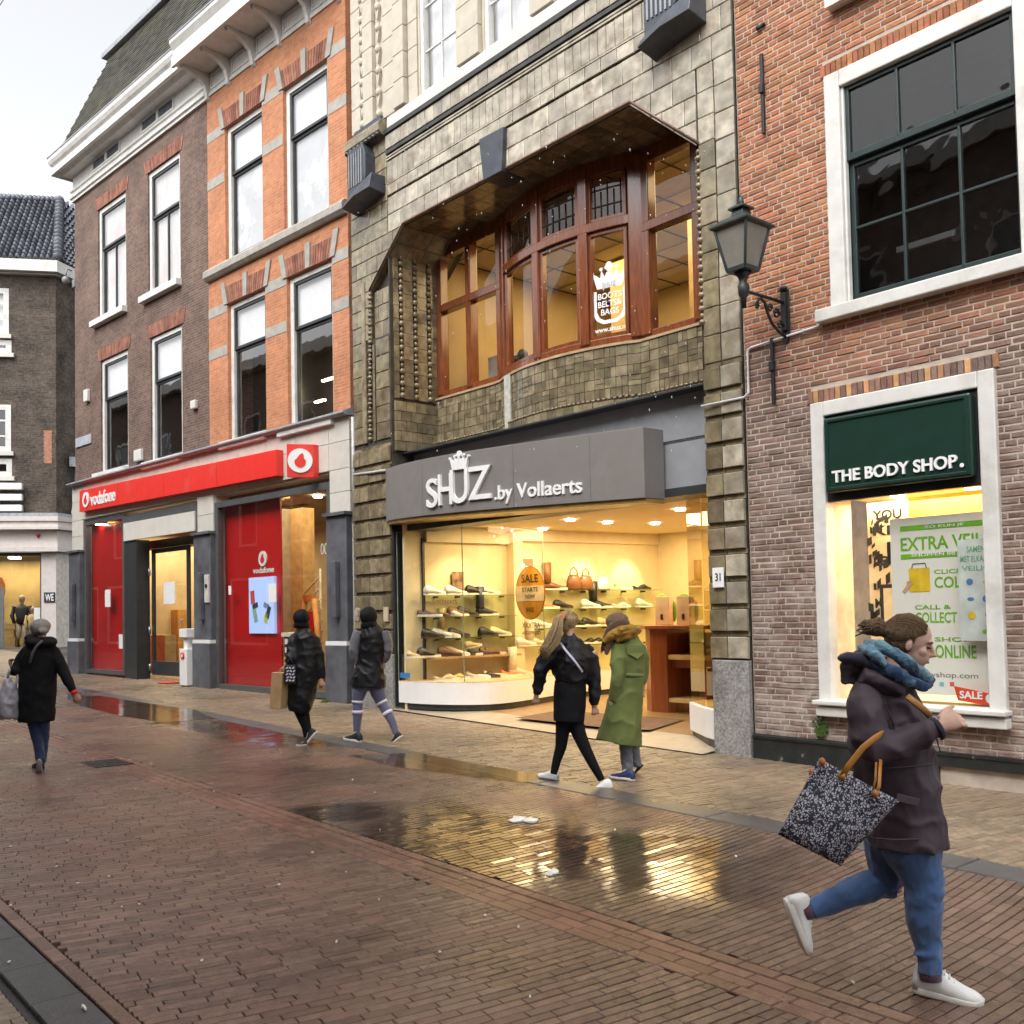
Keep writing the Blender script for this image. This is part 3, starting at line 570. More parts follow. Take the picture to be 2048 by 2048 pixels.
# drainpipe slot at the right hand end
# ------------------------------------------------------------------ stone shop front
TILEW = M('white_glazed_stone', (.62, .59, .525), .35, var=.05, island=.05, dirt=(.52, .49, .42), dlo=.6, dhi=.85, dscale=.9)
BLUEST = M('bluestone', (.105, .11, .125), .42, var=.25, scale=3.5, bump=.15, dirt=(.22, .22, .24), dlo=.58, dhi=.85, rvar=.1)
ANTH = M('anthracite_frame', (.12, .125, .128), .4, metal=.3, var=.08)
DARKW = M('dark_panel', (.035, .038, .04), .4, var=.15)
REDS = M('red_sign', (.78, .035, .025), .35, var=.04, dirt=(.72, .09, .07), dlo=.55, dhi=.8)
PURE = M('sign_white', (.85, .85, .84), .4, var=.02)
sf = thing('shop_facade', 'cream tiled shop front with bluestone pillars under the red sign', 'facade', VOD, (0, 0, VOD.g(0)))
TOP = 5.10
GF = lambda u: VOD.g(u)
openings = [(.58, 2.90, .2, 4.12), (2.90, 6.50, .2, 4.06), (7.2, 11.3, .2, 4.0)]
tl = MB()
rows = [(3.42, 3.84), (3.84, 4.26), (4.26, 4.68), (4.68, TOP)]
bands = [(-.12, .52), (6.52, 7.18), (11.32, 11.9)]
def tilebox(a, b, c, d): 
    m_ = MB(); m_.box(a + .004, b - .004, -.05, .0, c + .004, d - .004); m_.build('facing_tile', TILEW, sf, bevel=.003)
u = -.12; edges_ = [-.12, .55, 1.6, 2.9, 3.8, 4.7, 5.6, 6.52, 7.2, 8.2, 9.2, 10.25, 11.3, 11.92]
for i in range(len(edges_) - 1):
    for c, d in ((4.2, 4.68), (4.68, TOP)): tilebox(edges_[i], edges_[i + 1], c, d)
for a, b in ((-.12, .57), (6.51, 7.19), (11.31, 11.92)):
    for c, d in ((3.42, 3.8), (3.8, 4.2)): tilebox(a, b, c, d)
mb = MB(); mb.box(-.13, .58, 0, .3, .1, TOP - .01); mb.box(6.5, 7.2, 0, .3, .1, TOP - .01); mb.box(11.3, 11.93, 0, .3, .1, TOP - .01); mb.box(-.13, 11.93, 0, .3, 4.16, TOP - .01); mb.build('core', TILEW, sf)
mb = MB(); run(mb, [(-.02, TOP), (.16, TOP), (.20, TOP + .03), (.20, TOP + .06), (-.02, TOP + .14)], -.14, 11.95); mb.build('lead_flashing', LEAD, sf)
for a, b in ((-.15, .53), (6.48, 7.20), (11.30, 11.90)):
    g0 = GF((a + b) / 2) - .1
    m_ = MB(); m_.box(a, b, -.13, .0, 1.22, 3.38); p_ = m_.build('pillar', BLUEST, sf, bevel=.01)
    m_ = MB(); m_.box(a - .01, b + .01, -.17, .0, g0, 1.14); m_.build('pillar_base', BLUEST, p_, bevel=.01)
    m_ = MB(); m_.box(a - .01, b + .01, -.16, .0, 1.145, 1.215); m_.build('white_band', PURE, p_)
    m_ = MB(); m_.box(a - .03, b + .03, -.19, .0, 3.385, 3.44); m_.build('pillar_cap', BLUEST, p_)
    c = a + (b - a) * .58
    m_ = MB(); m_.box(c - .055, c + .055, -.24, -.13, 1.62, 2.60); m_.build('bollard_strip', BLUEST, p_, bevel=.02)
# frames
def frame(u0, u1, z0, z1, t=.11): 
    m_ = MB(); ringbox(m_, u0, u1, z0, z1, -.03, .10, t); return m_.build('frame', ANTH, sf, bevel=.004)
frame(.58, 2.90, .36, 4.14, .1); frame(7.2, 11.3, .20, 4.02, .12)
mb = MB(); mb.box(2.905, 6.5, -.03, .10, 3.9, 4.1); mb.box(6.40, 6.5, -.03, .1, .2, 3.9); mb.build('door_head', ANTH, sf, bevel=.004)
mb = MB(); mb.box(2.93, 6.40, -.06, .0, 3.50, 3.92); mb.build('blank_panel', CREAM, sf, bevel=.006)
mb = MB(); mb.box(2.905, 3.53, -.02, .06, .2, 3.5); mb.box(2.95, 6.45, .4, .8, 3.3, 3.5); mb.box(3.4, 3.53, .06, .30, .2, 3.5); mb.build('entrance_panel', DARKW, sf)
for a, b, c, d in ((.68, 2.80, .46, 4.04), (7.32, 11.18, .32, 3.9)):
    m_ = MB(); m_.add([(a, .03, c), (b, .03, c), (b, .03, d), (a, .03, d)], [(0, 1, 2, 3)]); m_.build('pane', SHOPG, sf)
# door
dr = MB(); ringbox(dr, 3.62, 5.42, .38, 3.28, .30, .36, .10, .32); dro = dr.build('door', DARKW, sf, bevel=.004)
m_ = MB(); m_.add([(3.72, .33, .7), (5.32, .33, .7), (5.32, .33, 3.18), (3.72, .33, 3.18)], [(0, 1, 2, 3)]); m_.build('pane', SHOPG, dro)
m_ = MB(); m_.tube([(5.2, .28, 1.25), (5.2, .22, 1.28), (5.2, .22, 1.62), (5.2, .28, 1.65)], .018, 8); m_.build('handle', STEEL, dro)
for z in (.55, 1.4, 2.75): 
    m_ = MB(); m_.tube([(3.60, .26, z - .08), (3.60, .26, z + .08)], .03, 8); m_.build('hinge', STEEL, dro)
# interior of the phone shop
mb = MB(); mb.box(.3, 11.7, 4.9, 5.0, .1, 4.2); mb.box(.2, .3, .3, 5, .1, 4.2); mb.box(11.7, 11.8, .3, 5, .1, 4.2)
mb.build('inner_wall', M('shop_wall_tan', (.42, .33, .20), .7, var=.15, scale=1.5), sf)
mb = MB(); mb.box(.3, 11.7, .3, 4.9, 4.08, 4.15); mb.build('inner_ceiling', M('shop_ceiling', (.34, .28, .18), .8), sf)
mb = MB(); mb.box(.3, 11.7, .12, 4.9, .18, .22); mb.build('inner_floor', M('shop_floor', (.12, .09, .06), .4), sf)
REDP = M('red_panel', (.55, .012, .012), .3, var=.12, scale=.8, coat=.3)
mb = MB(); mb.box(.3, 2.85, .16, .19, .3, 4.08); mb.build('red_window_panel', REDP, sf)
mb = MB(); mb.box(6.9, 9.30, .20, .24, .3, 3.98); mb.build('red_window_panel', REDP, sf)
mb = MB(); mb.box(5.0, 6.0, 2.5, 2.55, .3, 3.0); mb.build('red_panel', REDP, sf)
for (a, b, y, z0, z1, c) in ((VOD.l(542, 1150, 1.6)[0], VOD.l(566, 1150, 1.6)[0], 1.6, .3, 4.0, (.44, .38, .28)), (VOD.l(580, 1150, 1.8)[0], VOD.l(606, 1150, 1.8)[0], 1.8, .3, 4.0, (.60, .40, .17)), (VOD.l(296, 1300, 1.6)[0], VOD.l(330, 1300, 1.6)[0], 1.6, .3, 1.25, (.46, .34, .16)), (VOD.l(334, 1300, 2.4)[0], VOD.l(356, 1300, 2.4)[0], 2.4, .3, 1.9, (.42, .22, .05))):
    m_ = MB(); m_.box(a, b, y, y + .3, z0, z1); m_.build('inner_column', M('column_%d' % int(a * 10), c, .6), sf)
m_ = MB(); m_.box(11.08, 11.17, .12, .2, .3, 3.2); m_.build('orange_post', M('orange_post', (.75, .20, .02), .5), sf)
for k in range(7):
    a_ = VOD.l(609, 1187 + k * 22, 1.2); b_ = VOD.l(641 + k, 1151 + k * 22, 1.2); m_ = MB(); m_.tube([(a_[0], 1.2, a_[1]), (b_[0], 1.2, b_[1])], .018, 6); m_.build('stair_rail', M('rail_%d' % k, (.75, .68, .5), .4), sf)
m_ = MB(); ux_ = VOD.l(641, 1200, 1.2)[0]; m_.tube([(ux_, 1.2, .3), (ux_, 1.2, 2.6)], .025, 6); m_.build('stair_post', M('rail_p', (.75, .68, .5), .4), sf)
def area(name, fr, c, sx, sy, e, col=(1, .78, .45), rot=None):
    l = bpy.data.lights.new(name, 'AREA'); l.shape = 'RECTANGLE'; l.size = sx; l.size_y = sy; l.energy = e; l.color = col
    o = bpy.data.objects.new(name, l); COL.objects.link(o); o.matrix_world = fr.m @ Matrix.Translation(Vector(c)) @ (rot or Matrix())
    return o
area('phone_shop_ceiling_light', VOD, (8.5, 1.6, 4.0), 5, 2, 50)
area('phone_shop_entrance_light', VOD, (1.9, 2.4, 3.9), 2.5, 2, 110)
SPOTE = EM('spot_face', (1, .9, .7), 14); SPOTR = EM('orange_spot', (1, .22, .04), 3)
for (u, d, m_c) in ((8.0, .9, 0), (9.1, 1.2, 0), (10.3, 1.0, 0), (8.7, .7, 1), (9.7, .6, 1), (1.2, .1, 0), (1.9, .11, 1)):
    m_ = MB(); m_.tube([(u, d, 4.075), (u, d, 4.03)], .09, 12); m_.build('ceiling_spot', SPOTR if m_c else SPOTE, sf)
# sign bar and emblem box
def emblem(mb, c, r, y, mw=0, mr=1, fn=None):
    """white ring with a red drop in it"""
    n = 28; ring = [(c[0] + r * cos(2 * pi * k / n), c[1] + r * sin(2 * pi * k / n)) for k in range(n)]
    drop = []
    for k in range(20):
        a = 2 * pi * k / 20; rr = r * .46; x = rr * cos(a); z = rr * sin(a) - r * .12
        if z > r * .12: z = r * .12 + (z - r * .12) * 2.2; x = x * .75 + r * .20 * ((z - r * .12) / (r * .6))
        drop.append((c[0] + x, c[1] + z))
    k0 = len(mb.v); mb.prism(ring, y - .02, y, mw); mb.prism(drop, y - .028, y - .021, mr)
    if fn: mb.v[k0:] = [fn(*v) for v in mb.v[k0:]]
sg = thing('fascia_sign', 'long red shop sign bar with white ring emblem and vodafone lettering', 'sign', VOD, (5.3, -.15, 4.3))
q = [(.72, 4.37, 4.91), (9.84, 4.27, 4.76)]
mb = MB(); mb.loft([[(u, -.05, z0), (u, -.20, z0), (u, -.20, z1), (u, -.05, z1)] for u, z0, z1 in q], sm=False); mb.build('sign_bar', REDS, sg, bevel=.006)
for u_ in (2.95, 5.3, 7.6):
    mb = MB(); mb.box(u_, u_ + .006, -.2025, -.199, 4.385 - .01 * u_, 4.895 - .0165 * u_ + .02); mb.build('panel_joint', M('joint_red', (.35, .02, .015), .5), sg)
mb = MB(); letters(mb, 'vodafone', 1.42, 2.84, 4.46, 4.78, -.20, .015, bold=.02); mb.build('lettering', PURE, sg)
mb = MB(); emblem(mb, (1.14, 4.64), .19, -.20); mb.build('emblem', [PURE, REDS], sg)
# wedge shaped box, its face turned up the street
A = (VOD.l(573, 915, -.56)[0], -.56); B_ = (VOD.l(627, 915, -.16)[0], -.16); eb0 = VOD.l(576, 953, -.56)[1]; eb1 = VOD.l(573, 885, -.56)[1]; ec0 = VOD.l(627, 956, -.16)[1]; ec1 = VOD.l(627, 891, -.16)[1]; ez0 = (eb0 + ec0) / 2; ez1 = (eb1 + ec1) / 2
mb = MB(); mb.prismz([A, B_, (B_[0], -.051), (A[0], -.051)], ez0, ez1); mb.build('sign_box', REDS, sg, bevel=.008)
d_ = Vector((B_[0] - A[0], B_[1] - A[1])).normalized(); L_ = ((B_[0] - A[0]) ** 2 + (B_[1] - A[1]) ** 2) ** .5
fn = lambda x, y, z: (A[0] + d_.x * x + d_.y * (-y) * -1 * -1, A[1] + d_.y * x + d_.x * y, z)
mb = MB(); emblem(mb, (L_ * .5, (ez0 + ez1) / 2), .215, -.003, fn=lambda x, y, z: (A[0] + d_.x * x - d_.y * y, A[1] + d_.y * x + d_.x * y, z)); mb.build('emblem', [PURE, REDS], sg)
# things in and on the windows
SCRE = EM('screen_blue', (.36, .48, .80), .34)
sc = thing('display_screen', 'tall pale blue display screen with phones behind the red window', 'screen', VOD, (8.68, .17, 1.34))
mb = MB(); mb.box(8.21, 9.15, .15, .198, 1.34, 2.44); mb.build('panel', SCRE, sc)
PH = [M('phone_%d' % i, c, .3) for i, c in enumerate(((.05, .06, .1), (.7, .1, .1), (.35, .6, .55), (.65, .75, .1), (.3, .3, .55)))]
for i, (u, z, ww, hh, k, tl_) in enumerate(((8.36, 2.05, .07, .13, 1, .1), (8.45, 1.88, .10, .05, 0, .3), (8.45, 1.70, .07, .14, 2, .35), (8.86, 1.88, .09, .05, 4, -.3), (8.93, 1.75, .06, .12, 0, -.4), (8.85, 1.64, .06, .10, 3, -.3))):
    m_ = MB(); m_.obox((u, .145, z), (ww * cos(tl_), 0, ww * sin(tl_)), (0, .004, 0), (-hh * sin(tl_), 0, hh * cos(tl_))); m_.build('phone_picture', PH[k], sc)
wl = thing('window_logo', 'white ring emblem with red drop and vodafone lettering on red window', 'logo', VOD, (8.68, .18, 2.53))
mb = MB(); emblem(mb, (8.68, 2.80), .15, .198); mb.build('emblem', [PURE, REDS], wl)
mb = MB(); letters(mb, 'vodafone', 8.30, 9.07, 2.52, 2.64, .198, .006, bold=.02); mb.build('lettering', PURE, wl)
PAPER = M('paper', (.80, .80, .78), .8, var=.03)
for (a, b, c, d, y, lab) in ((9.16, 9.43, 1.94, 2.29, .02, 'white notice on the wide pane right of the blue screen'), (7.66, 7.76, 2.12, 2.30, .02, 'tiny white sticker at the left edge of the wide red window'),
                             (1.72, 2.02, 1.98, 2.40, .02, 'white notice at mid height on the narrow red window'), (2.5, 2.74, .98, 1.32, .02, 'white notice low on the narrow red window'), (4.2, 4.75, 2.0, 2.5, .32, 'white poster on the glass door of the phone shop')):
    m_ = MB(); m_.box(a, b, y - .008, y, c, d); m_.build('notice', PAPER, fr=VOD, org=((a + b) / 2, y, c), label=lab, cat='notice')
nl = MB(); emblem(nl, (2.66, 2.75), .17, .158); nl.build('window_emblem', [PURE, REDS], fr=VOD, org=(2.66, .158, 2.6), label='white ring emblem at the right edge of the narrow red window', cat='logo')
nl = MB(); nl.box(2.42, 2.78, .150, .158, 1.5, 2.35); nl.build('dark_poster', M('dark_blue_poster', (.04, .05, .12), .4), fr=VOD, org=(2.6, .158, 1.5), label='dark blue poster at the right side of the narrow red window', cat='poster')
ib = thing('intercom_box', 'pale house intercom plate on the middle bluestone pillar', 'intercom', VOD, (7.08, -.13, 2.2))
m_ = MB(); m_.box(6.99, 7.17, -.16, -.13, 1.98, 2.55); m_.build('plate', M('intercom_beige', (.62, .6, .54), .4), ib)
m_ = MB(); m_.tube([(7.08, -.16, 2.32), (7.08, -.18, 2.32)], .04, 10); m_.build('button', BLACKM, ib)
ds = thing('hand_gel_stand', 'white hand gel column with red emblem beside the phone shop door', 'dispenser', VOD, (6.28, -.15, GF(6.2)))
g0 = GF(6.2)
m_ = MB(); m_.box(6.12, 6.44, -.28, -.02, g0 + .02, g0 + .78); m_.build('column', PURE, ds, bevel=.01)
m_ = MB(); m_.box(6.2, 6.36, -.22, -.08, g0 + .78, g0 + 1.02); m_.build('neck', PURE, ds)
m_ = MB(); m_.box(6.12, 6.44, -.28, -.02, g0 + 1.02, g0 + 1.2); m_.build('head', PURE, ds, bevel=.01)
m_ = MB(); emblem(m_, (6.28, g0 + .64), .07, -.283, 1, 0); m_.build('emblem', [PURE, REDS], ds)
m_ = MB(); m_.disc((5.1, -.02, GF(5) + .012), (.32, 0, 0), (0, .22, 0)); m_.v += [(v[0], v[1], v[2] + .006) for v in m_.v]; m_.f = [tuple(range(24)), tuple(range(47, 23, -1))] + [(i, (i + 1) % 24, (i + 1) % 24 + 24, i + 24) for i in range(24)]; m_.mi = [0] * 26; m_.sm = [False] * 26
m_.build('floor_sticker', REDS, fr=VOD, org=(5.1, 0, GF(5)), label='round red floor sticker in front of the phone shop door', cat='sticker')
# goods rack and orange A-frame behind the wide pane
rk = thing('leaflet_stand', 'leaflet stand with pale top in the phone shop window', 'stand', VOD, (9.75, .3, .3))
m_ = MB(); m_.box(9.42, 9.95, .12, .45, 1.28, 1.36); m_.build('top', M('stand_top', (.75, .68, .52), .5), rk)
m_ = MB(); m_.box(9.46, 9.92, .16, .44, .9, 1.28); m_.build('rack', DARKW, rk)
m_ = MB(); m_.box(9.44, 9.52, .16, .42, .25, .9); m_.build('leg', M('stand_wood', (.5, .34, .16), .6), rk)
for i in range(6):
    a = 9.5 + (i % 3) * .14; z = 1.14 - (i // 3) * .16; m_ = MB(); m_.box(a, a + .11, .145, .158, z, z + .1); m_.build('leaflet', PAPER, rk)
af = thing('orange_easel', 'orange A-frame easel inside the phone shop window', 'easel', VOD, (10.4, 1.0, .3))
OW = M('orange_wood', (.62, .28, .06), .5)
EU = VOD.l(620, 1260, 1.0)[0]
for s_ in (-1, 1):
    m_ = MB(); m_.tube([(EU + s_ * .42, 1.0, .3), (EU + s_ * .16, 1.0, 2.0)], .06, 6); m_.build('leg', OW, af)
m_ = MB(); m_.box(EU - .16, EU + .16, .95, 1.05, 1.95, 2.08); m_.build('top', OW, af)
m_ = MB(); m_.box(EU - .2, EU + .2, .93, .97, 1.3, 1.75); m_.build('poster', REDP, af)
m_ = MB(); letters(m_, '00', 10.90, 11.12, 2.75, 2.95, .028, .002); m_.build('window_number', M('faint_white', (.6, .58, .5), .6), fr=VOD, org=(11, .028, 2.75), label='pale figures 00 on the wide pane near the right edge', cat='lettering')
lc = thing('shop_counter', 'dark wooden counter inside the phone shop doorway', 'counter', VOD, (5.4, 1.2, .3))
m_ = MB(); m_.box(4.7, 5.9, 1.0, 1.5, .25, 1.15); m_.build('body', M('dark_wood', (.10, .045, .02), .5), lc)
m_ = MB(); m_.box(4.6, 6.0, .92, 1.55, 1.15, 1.22); m_.build('top', M('light_wood', (.6, .45, .25), .4), lc)

# ================================================================== clothing shop at the end of the street
UB = brick_mat('dark_weathered_brick', (.115, .085, .062), (.058, .044, .036), (.10, .082, .066), .26, .078, .014, .7, var=.6)
ue = thing('clothing_shop_building', 'dark weathered brick building with black tiled hip roof at the street end', 'building', UE, (0, 0, UE.g(0)))
WN = [(-3.3, -1.80, 13.75, 15.72), (-3.3, -1.70, 12.95, 13.52), (-3.3, -1.72, 8.8, 10.78), (-3.3, -1.68, 7.75, 8.5)]
mb = MB(); wall(mb, -9, .05, 6.15, 16.3, WN, 0, .25)
SD_ = Vector((.245, .97)).normalized(); ex = Vector(UE.e[:2]); ey = Vector(UE.n[:2]); sdir = Vector((SD_.dot(ex), SD_.dot(ey)))
p0 = Vector((.05, 0)); p1 = p0 + sdir * 14
p0 = Vector((.05, 0)); pm = Vector((1.0, 2.2)); 
mb.add([(p0.x, p0.y, .3), (pm.x, pm.y, .3), (pm.x, pm.y, 16.3), (p0.x, p0.y, 16.3)], [(0, 1, 2, 3)]); pe = Vector((4.0, 14)); mb.add([(pm.x, pm.y, .3), (pe.x, pe.y, .3), (pe.x, pe.y, 16.3), (pm.x, pm.y, 16.3)], [(0, 1, 2, 3)])
mb.build('wall', UB, ue)
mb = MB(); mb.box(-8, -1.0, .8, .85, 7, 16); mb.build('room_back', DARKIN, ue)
for i, (a, b, c, d) in enumerate(WN):
    m_ = MB(); ringbox(m_, a, b, c, d, -.02, .14, .22); nb = 3 if d - c > 1 else 1
    for k in range(1, nb): m_.box(a + .22, b - .22, .02, .08, c + (d - c) * k / nb - .04, c + (d - c) * k / nb + .04)
    w_ = m_.build('window', WHITE, ue)
    m_ = MB(); m_.add([(a, .06, c), (b, .06, c), (b, .06, d), (a, .06, d)], [(0, 1, 2, 3)]); m_.build('pane', GLASS, w_)
    m_ = MB(); m_.box(a, b + .12, -.16, .02, c - .17, c - .003); m_.build('sill', CREAM, w_)
    if i < 2: m_ = MB(); m_.box(a, b, .2, .21, c, d); m_.build('blind', BLIND, w_)
def strip(mb, z0, z1, out, off=0):
    P_ = [Vector((-9, 0)), Vector((.05, 0)), pm, pe]; 
    offs = [Vector((-9, -out)), Vector((.05 + out * .35, -out)), pm + Vector((out * .9, -out * .45)), pe + Vector((out, 0))]
    mb.loft([[(p.x, p.y + .05, z0), (o.x, o.y, z0), (o.x, o.y, z1), (p.x, p.y + .05, z1)] for p, o in zip(P_, offs)], sm=False)
mb = MB(); strip(mb, 16.3, 16.36, .25); mb.build('soffit', CREAM, ue)
mb = MB(); strip(mb, 16.37, 16.85, .5); mb.build('gutter', WHITE, ue)
# pantiles
PT = M('black_pantile', (.105, .11, .135), .28, var=.2, scale=2, island=.4, bump=.15)
rb = MB(); E0 = [Vector((-9, -.35, 16.85)), Vector((.2, -.35, 16.85)), Vector((pm.x + .35, pm.y - .2, 16.85)), Vector((4.4, 14, 16.85))]
RG = [Vector((-9, 2.8, 20.7)), Vector((-.45, 2.8, 20.7)), Vector((1.0, 3.9, 20.3)), Vector((3.0, 14, 19.6))]
rb.add(E0 + RG, [(0, 1, 5, 4), (1, 2, 6, 5), (2, 3, 7, 6)]); rfo = rb.build('roof', M('roof_underlay', (.02, .02, .024), .8), ue)
def pant():
    m_ = MB(); n = 5; rg = []
    for yy, zz in ((0, .05), (1.15, 0)):
        rg.append([(-.5 + k / n, yy, zz + .16 * sin(pi * (k / n) * 1.35)) for k in range(n + 1)])
    m_.loft(rg, closed=False); a = rg[0]; m_.add(list(a) + [(p[0], p[1], p[2] - .10) for p in a], [(i, i + n + 1, i + n + 2, i + 1) for i in range(n)])
    return m_.mesh('roof_tile')
PM = pant(); PM.materials.append(PT); SM = MB(); tcount = 0
def tileface(a, b, c, d, nw, nh, u_from=0.0, u_to=1.0):
    global tcount
    for r in range(nh):
        v0 = r / nh; P0 = a.lerp(d, v0); P1 = b.lerp(c, v0); up = ((d - a) + (c - b)).normalized(); xx = (b - a).normalized(); nn = xx.cross(up).normalized()
        wd = (b - a).length / nw; hgt = (d - a).length / nh; ln = (P1 - P0).length; k = 0; x = wd / 2 + (P0 - a).dot(xx)
        base = a + up * 0
        X0 = (P0 - a).dot(xx); X1 = (P1 - a).dot(xx)
        k = int(X0 / wd)
        while (k + .5) * wd < X1:
            xc = (k + .5) * wd; k += 1
            if xc < X0: continue
            t = (xc - X0) / max(ln, 1e-6); p = P0 + (P1 - P0) * t
            if xc < u_from * (b - a).length: continue
            mt = Matrix(((xx.x * wd, up.x * hgt, nn.x * .8, p.x), (xx.y * wd, up.y * hgt, nn.y * .8, p.y), (xx.z * wd, up.z * hgt, nn.z * .8, p.z + .04), (0, 0, 0, 1)))
            if tcount < 300:
                o = bpy.data.objects.new('roof_tile', PM); COL.objects.link(o); o.parent = rfo; o.matrix_local = Matrix.Translation(-ORG[rfo.name]) @ mt; tcount += 1
            else:
                vs = [mt @ v.co for v in PM.vertices]; SM.add(vs, [tuple(pp.vertices) for pp in PM.polygons])
tileface(E0[0], E0[1], RG[1], RG[0], 38, 17, .66); tileface(E0[1], E0[2], RG[2], RG[1], 11, 17); tileface(E0[2], E0[3], RG[3], RG[2], 40, 17)
if SM.v: SM.build('roof_tile', PT, rfo, kind='stuff')
n = 16
for k in range(n):
    a = E0[1].lerp(RG[1], k / n); b = E0[1].lerp(RG[1], (k + 1.15) / n); m_ = MB(); m_.tube([a + Vector((0, 0, .12)), b + Vector((0, 0, .06))], [.24, .19], 8); m_.build('hip_tile', PT, rfo)
for k in range(24):
    x = -4.6 + k * .18; m_ = MB(); m_.tube([(x, 2.8, 20.75), (x + .16, 2.8, 20.72)], [.18, .14], 8); m_.build('ridge_tile', PT, rfo)
# shop front of the clothing shop
PINK = M('warm_white_paint', (.70, .64, .60), .5, var=.05, dirt=(.5, .44, .40), dlo=.6, dhi=.85)
for z0, z1, out in ((6.05, 6.2, .35), (5.85, 6.04, .5), (5.62, 5.84, .42), (5.5, 5.61, .55), (4.96, 5.49, .2), (4.75, 4.95, .36), (4.58, 4.74, .42)):
    m_ = MB(); strip(m_, z0, z1, out); m_.build('shop_moulding', LEAD if z0 > 6 else PINK, ue)
m_ = MB(); P_ = [(-.52, -.12), (.06, -.12), (.06, .2), (-.52, .2)]; m_.prismz(P_, .55, 4.57); m_.build('shop_pillar', PINK, ue)
m_ = MB(); m_.prismz([(.062, -.12), (.85, 1.7), (.85, 1.9), (.062, .1)], .55, 4.57); m_.build('shop_pillar', M('painted_shade', (.66, .62, .54), .5), ue)  # turned side of the pillar: its shade is put into a darker paint colour
m_ = MB(); m_.prismz([(-.52, -.16), (.08, -.16), (.9, 1.7), (.9, 1.9), (-.52, .2)], .1, .545); m_.build('plinth', DARKW, ue)
m_ = MB(); m_.box(-9, -.53, .05, .12, .1, .62); m_.build('window_sill', STEEL, ue)
m_ = MB(); m_.add([(-9, .1, .6), (-.53, .1, .6), (-.53, .1, 4.5), (-9, .1, 4.5)], [(0, 1, 2, 3)]); m_.build('shop_pane', SHOPG, ue)
m_ = MB(); m_.box(-9, -.5, .0, .3, 4.42, 4.57); m_.box(-.6, -.53, .0, .15, .6, 4.42); m_.build('shop_window_frame', ANTH, ue)
m_ = MB(); m_.box(-9, -.5, 3.0, 3.1, .3, 4.6); m_.box(-.5, -.45, .2, 3, .3, 4.5); m_.build('inner_wall', M('shop_wall_ochre', (.30, .23, .11), .8, var=.3, scale=.8), ue)
m_ = MB(); m_.box(-9, -.5, .2, 3.0, .3, .5); m_.build('inner_floor', M('shop_floor_b', (.16, .12, .07), .5), ue)
area('clothing_shop_ceiling_light', UE, (-2.2, 1.5, 4.4), 3, 2, 110)
m_ = MB(); m_.box(-2.0, -1.6, .6, 1.0, 4.36, 4.42); m_.build('ceiling_light', EM('square_light', (1, .95, .85), 12), ue)
m_ = MB(); m_.box(-2.18, -2.02, .02, .1, .6, 3.1); m_.build('window_post', STEEL, ue)
es = MB()
es.box(-3.6, -2.55, -.3, -.1, 6.30, 7.5)
es2 = MB(); es2.box(-2.4, -2.12, -.32, -.08, 6.3, 7.45)
for z in (7.18, 6.72, 6.27): es2.box(-2.12, -1.22, -.32, -.08, z, z + .27)
es2.build('letter_sign', PURE, fr=UE, org=(-1.7, -.2, 6.27), label='large white letter E above the clothing shop', cat='sign', bevel=.02)
sp_ = thing('shop_plaque', 'small dark square plaque reading WE on the pale pillar', 'plaque', UE, (-.16, -.13, 2.5))
m_ = MB(); m_.box(-.41, .02, -.15, -.121, 2.46, 2.88); m_.build('plate', DARKW, sp_)
m_ = MB(); letters(m_, 'WE', -.36, -.03, 2.52, 2.82, -.152, .008, bold=.02); m_.build('lettering', PURE, sp_)
m_ = MB(); m_.tube([(-.60, -.24, 5.3), (-.60, -.26, 5.18)], [.09, .05], 8); m_.build('alarm_bell', M('alarm_red', (.35, .01, .012), .3), fr=UE, org=(-.6, -.2, 5.2), label='small dark red alarm bell on the clothing shop fascia', cat='alarm')
m_ = MB()
for k in range(9): m_.prism([(-.46, 9.72 - k * .155), (-.10 + .0, 9.72 - k * .155), (-.14, 9.59 - k * .155), (-.42, 9.59 - k * .155)], -.01, .02); m_.box(-.40, -.15, -.01, .02, 9.72 - k * .155 - .155, 9.72 - k * .155 - .12)
m_.build('brick_patch', M('new_brick', (.42, .2, .13), .9, var=.15), ue)
dp = thing('downpipe', 'black downpipe with square pale hopper at the dark brick corner', 'downpipe', UE, (.62, .9, 6.2))
m_ = MB(); m_.tube([(.62, .85, 6.2), (.62, .85, 8.3)], .09, 8); m_.build('pipe', BLACKM, dp)
m_ = MB(); m_.box(.42, .82, .65, 1.0, 8.3, 8.72); m_.build('hopper', LEAD, dp)
m_ = MB(); a = UE.l(144, 1022); m_.tube([(.95, .55, a[1]), (.95, .49, a[1])], .42, 16, ref=(0, 0, 1)); m_.build('satellite_dish', WHITE, fr=UE, org=(.95, .5, a[1]), label='small round white dish on the dark brick wall beside the phone shop', cat='dish')
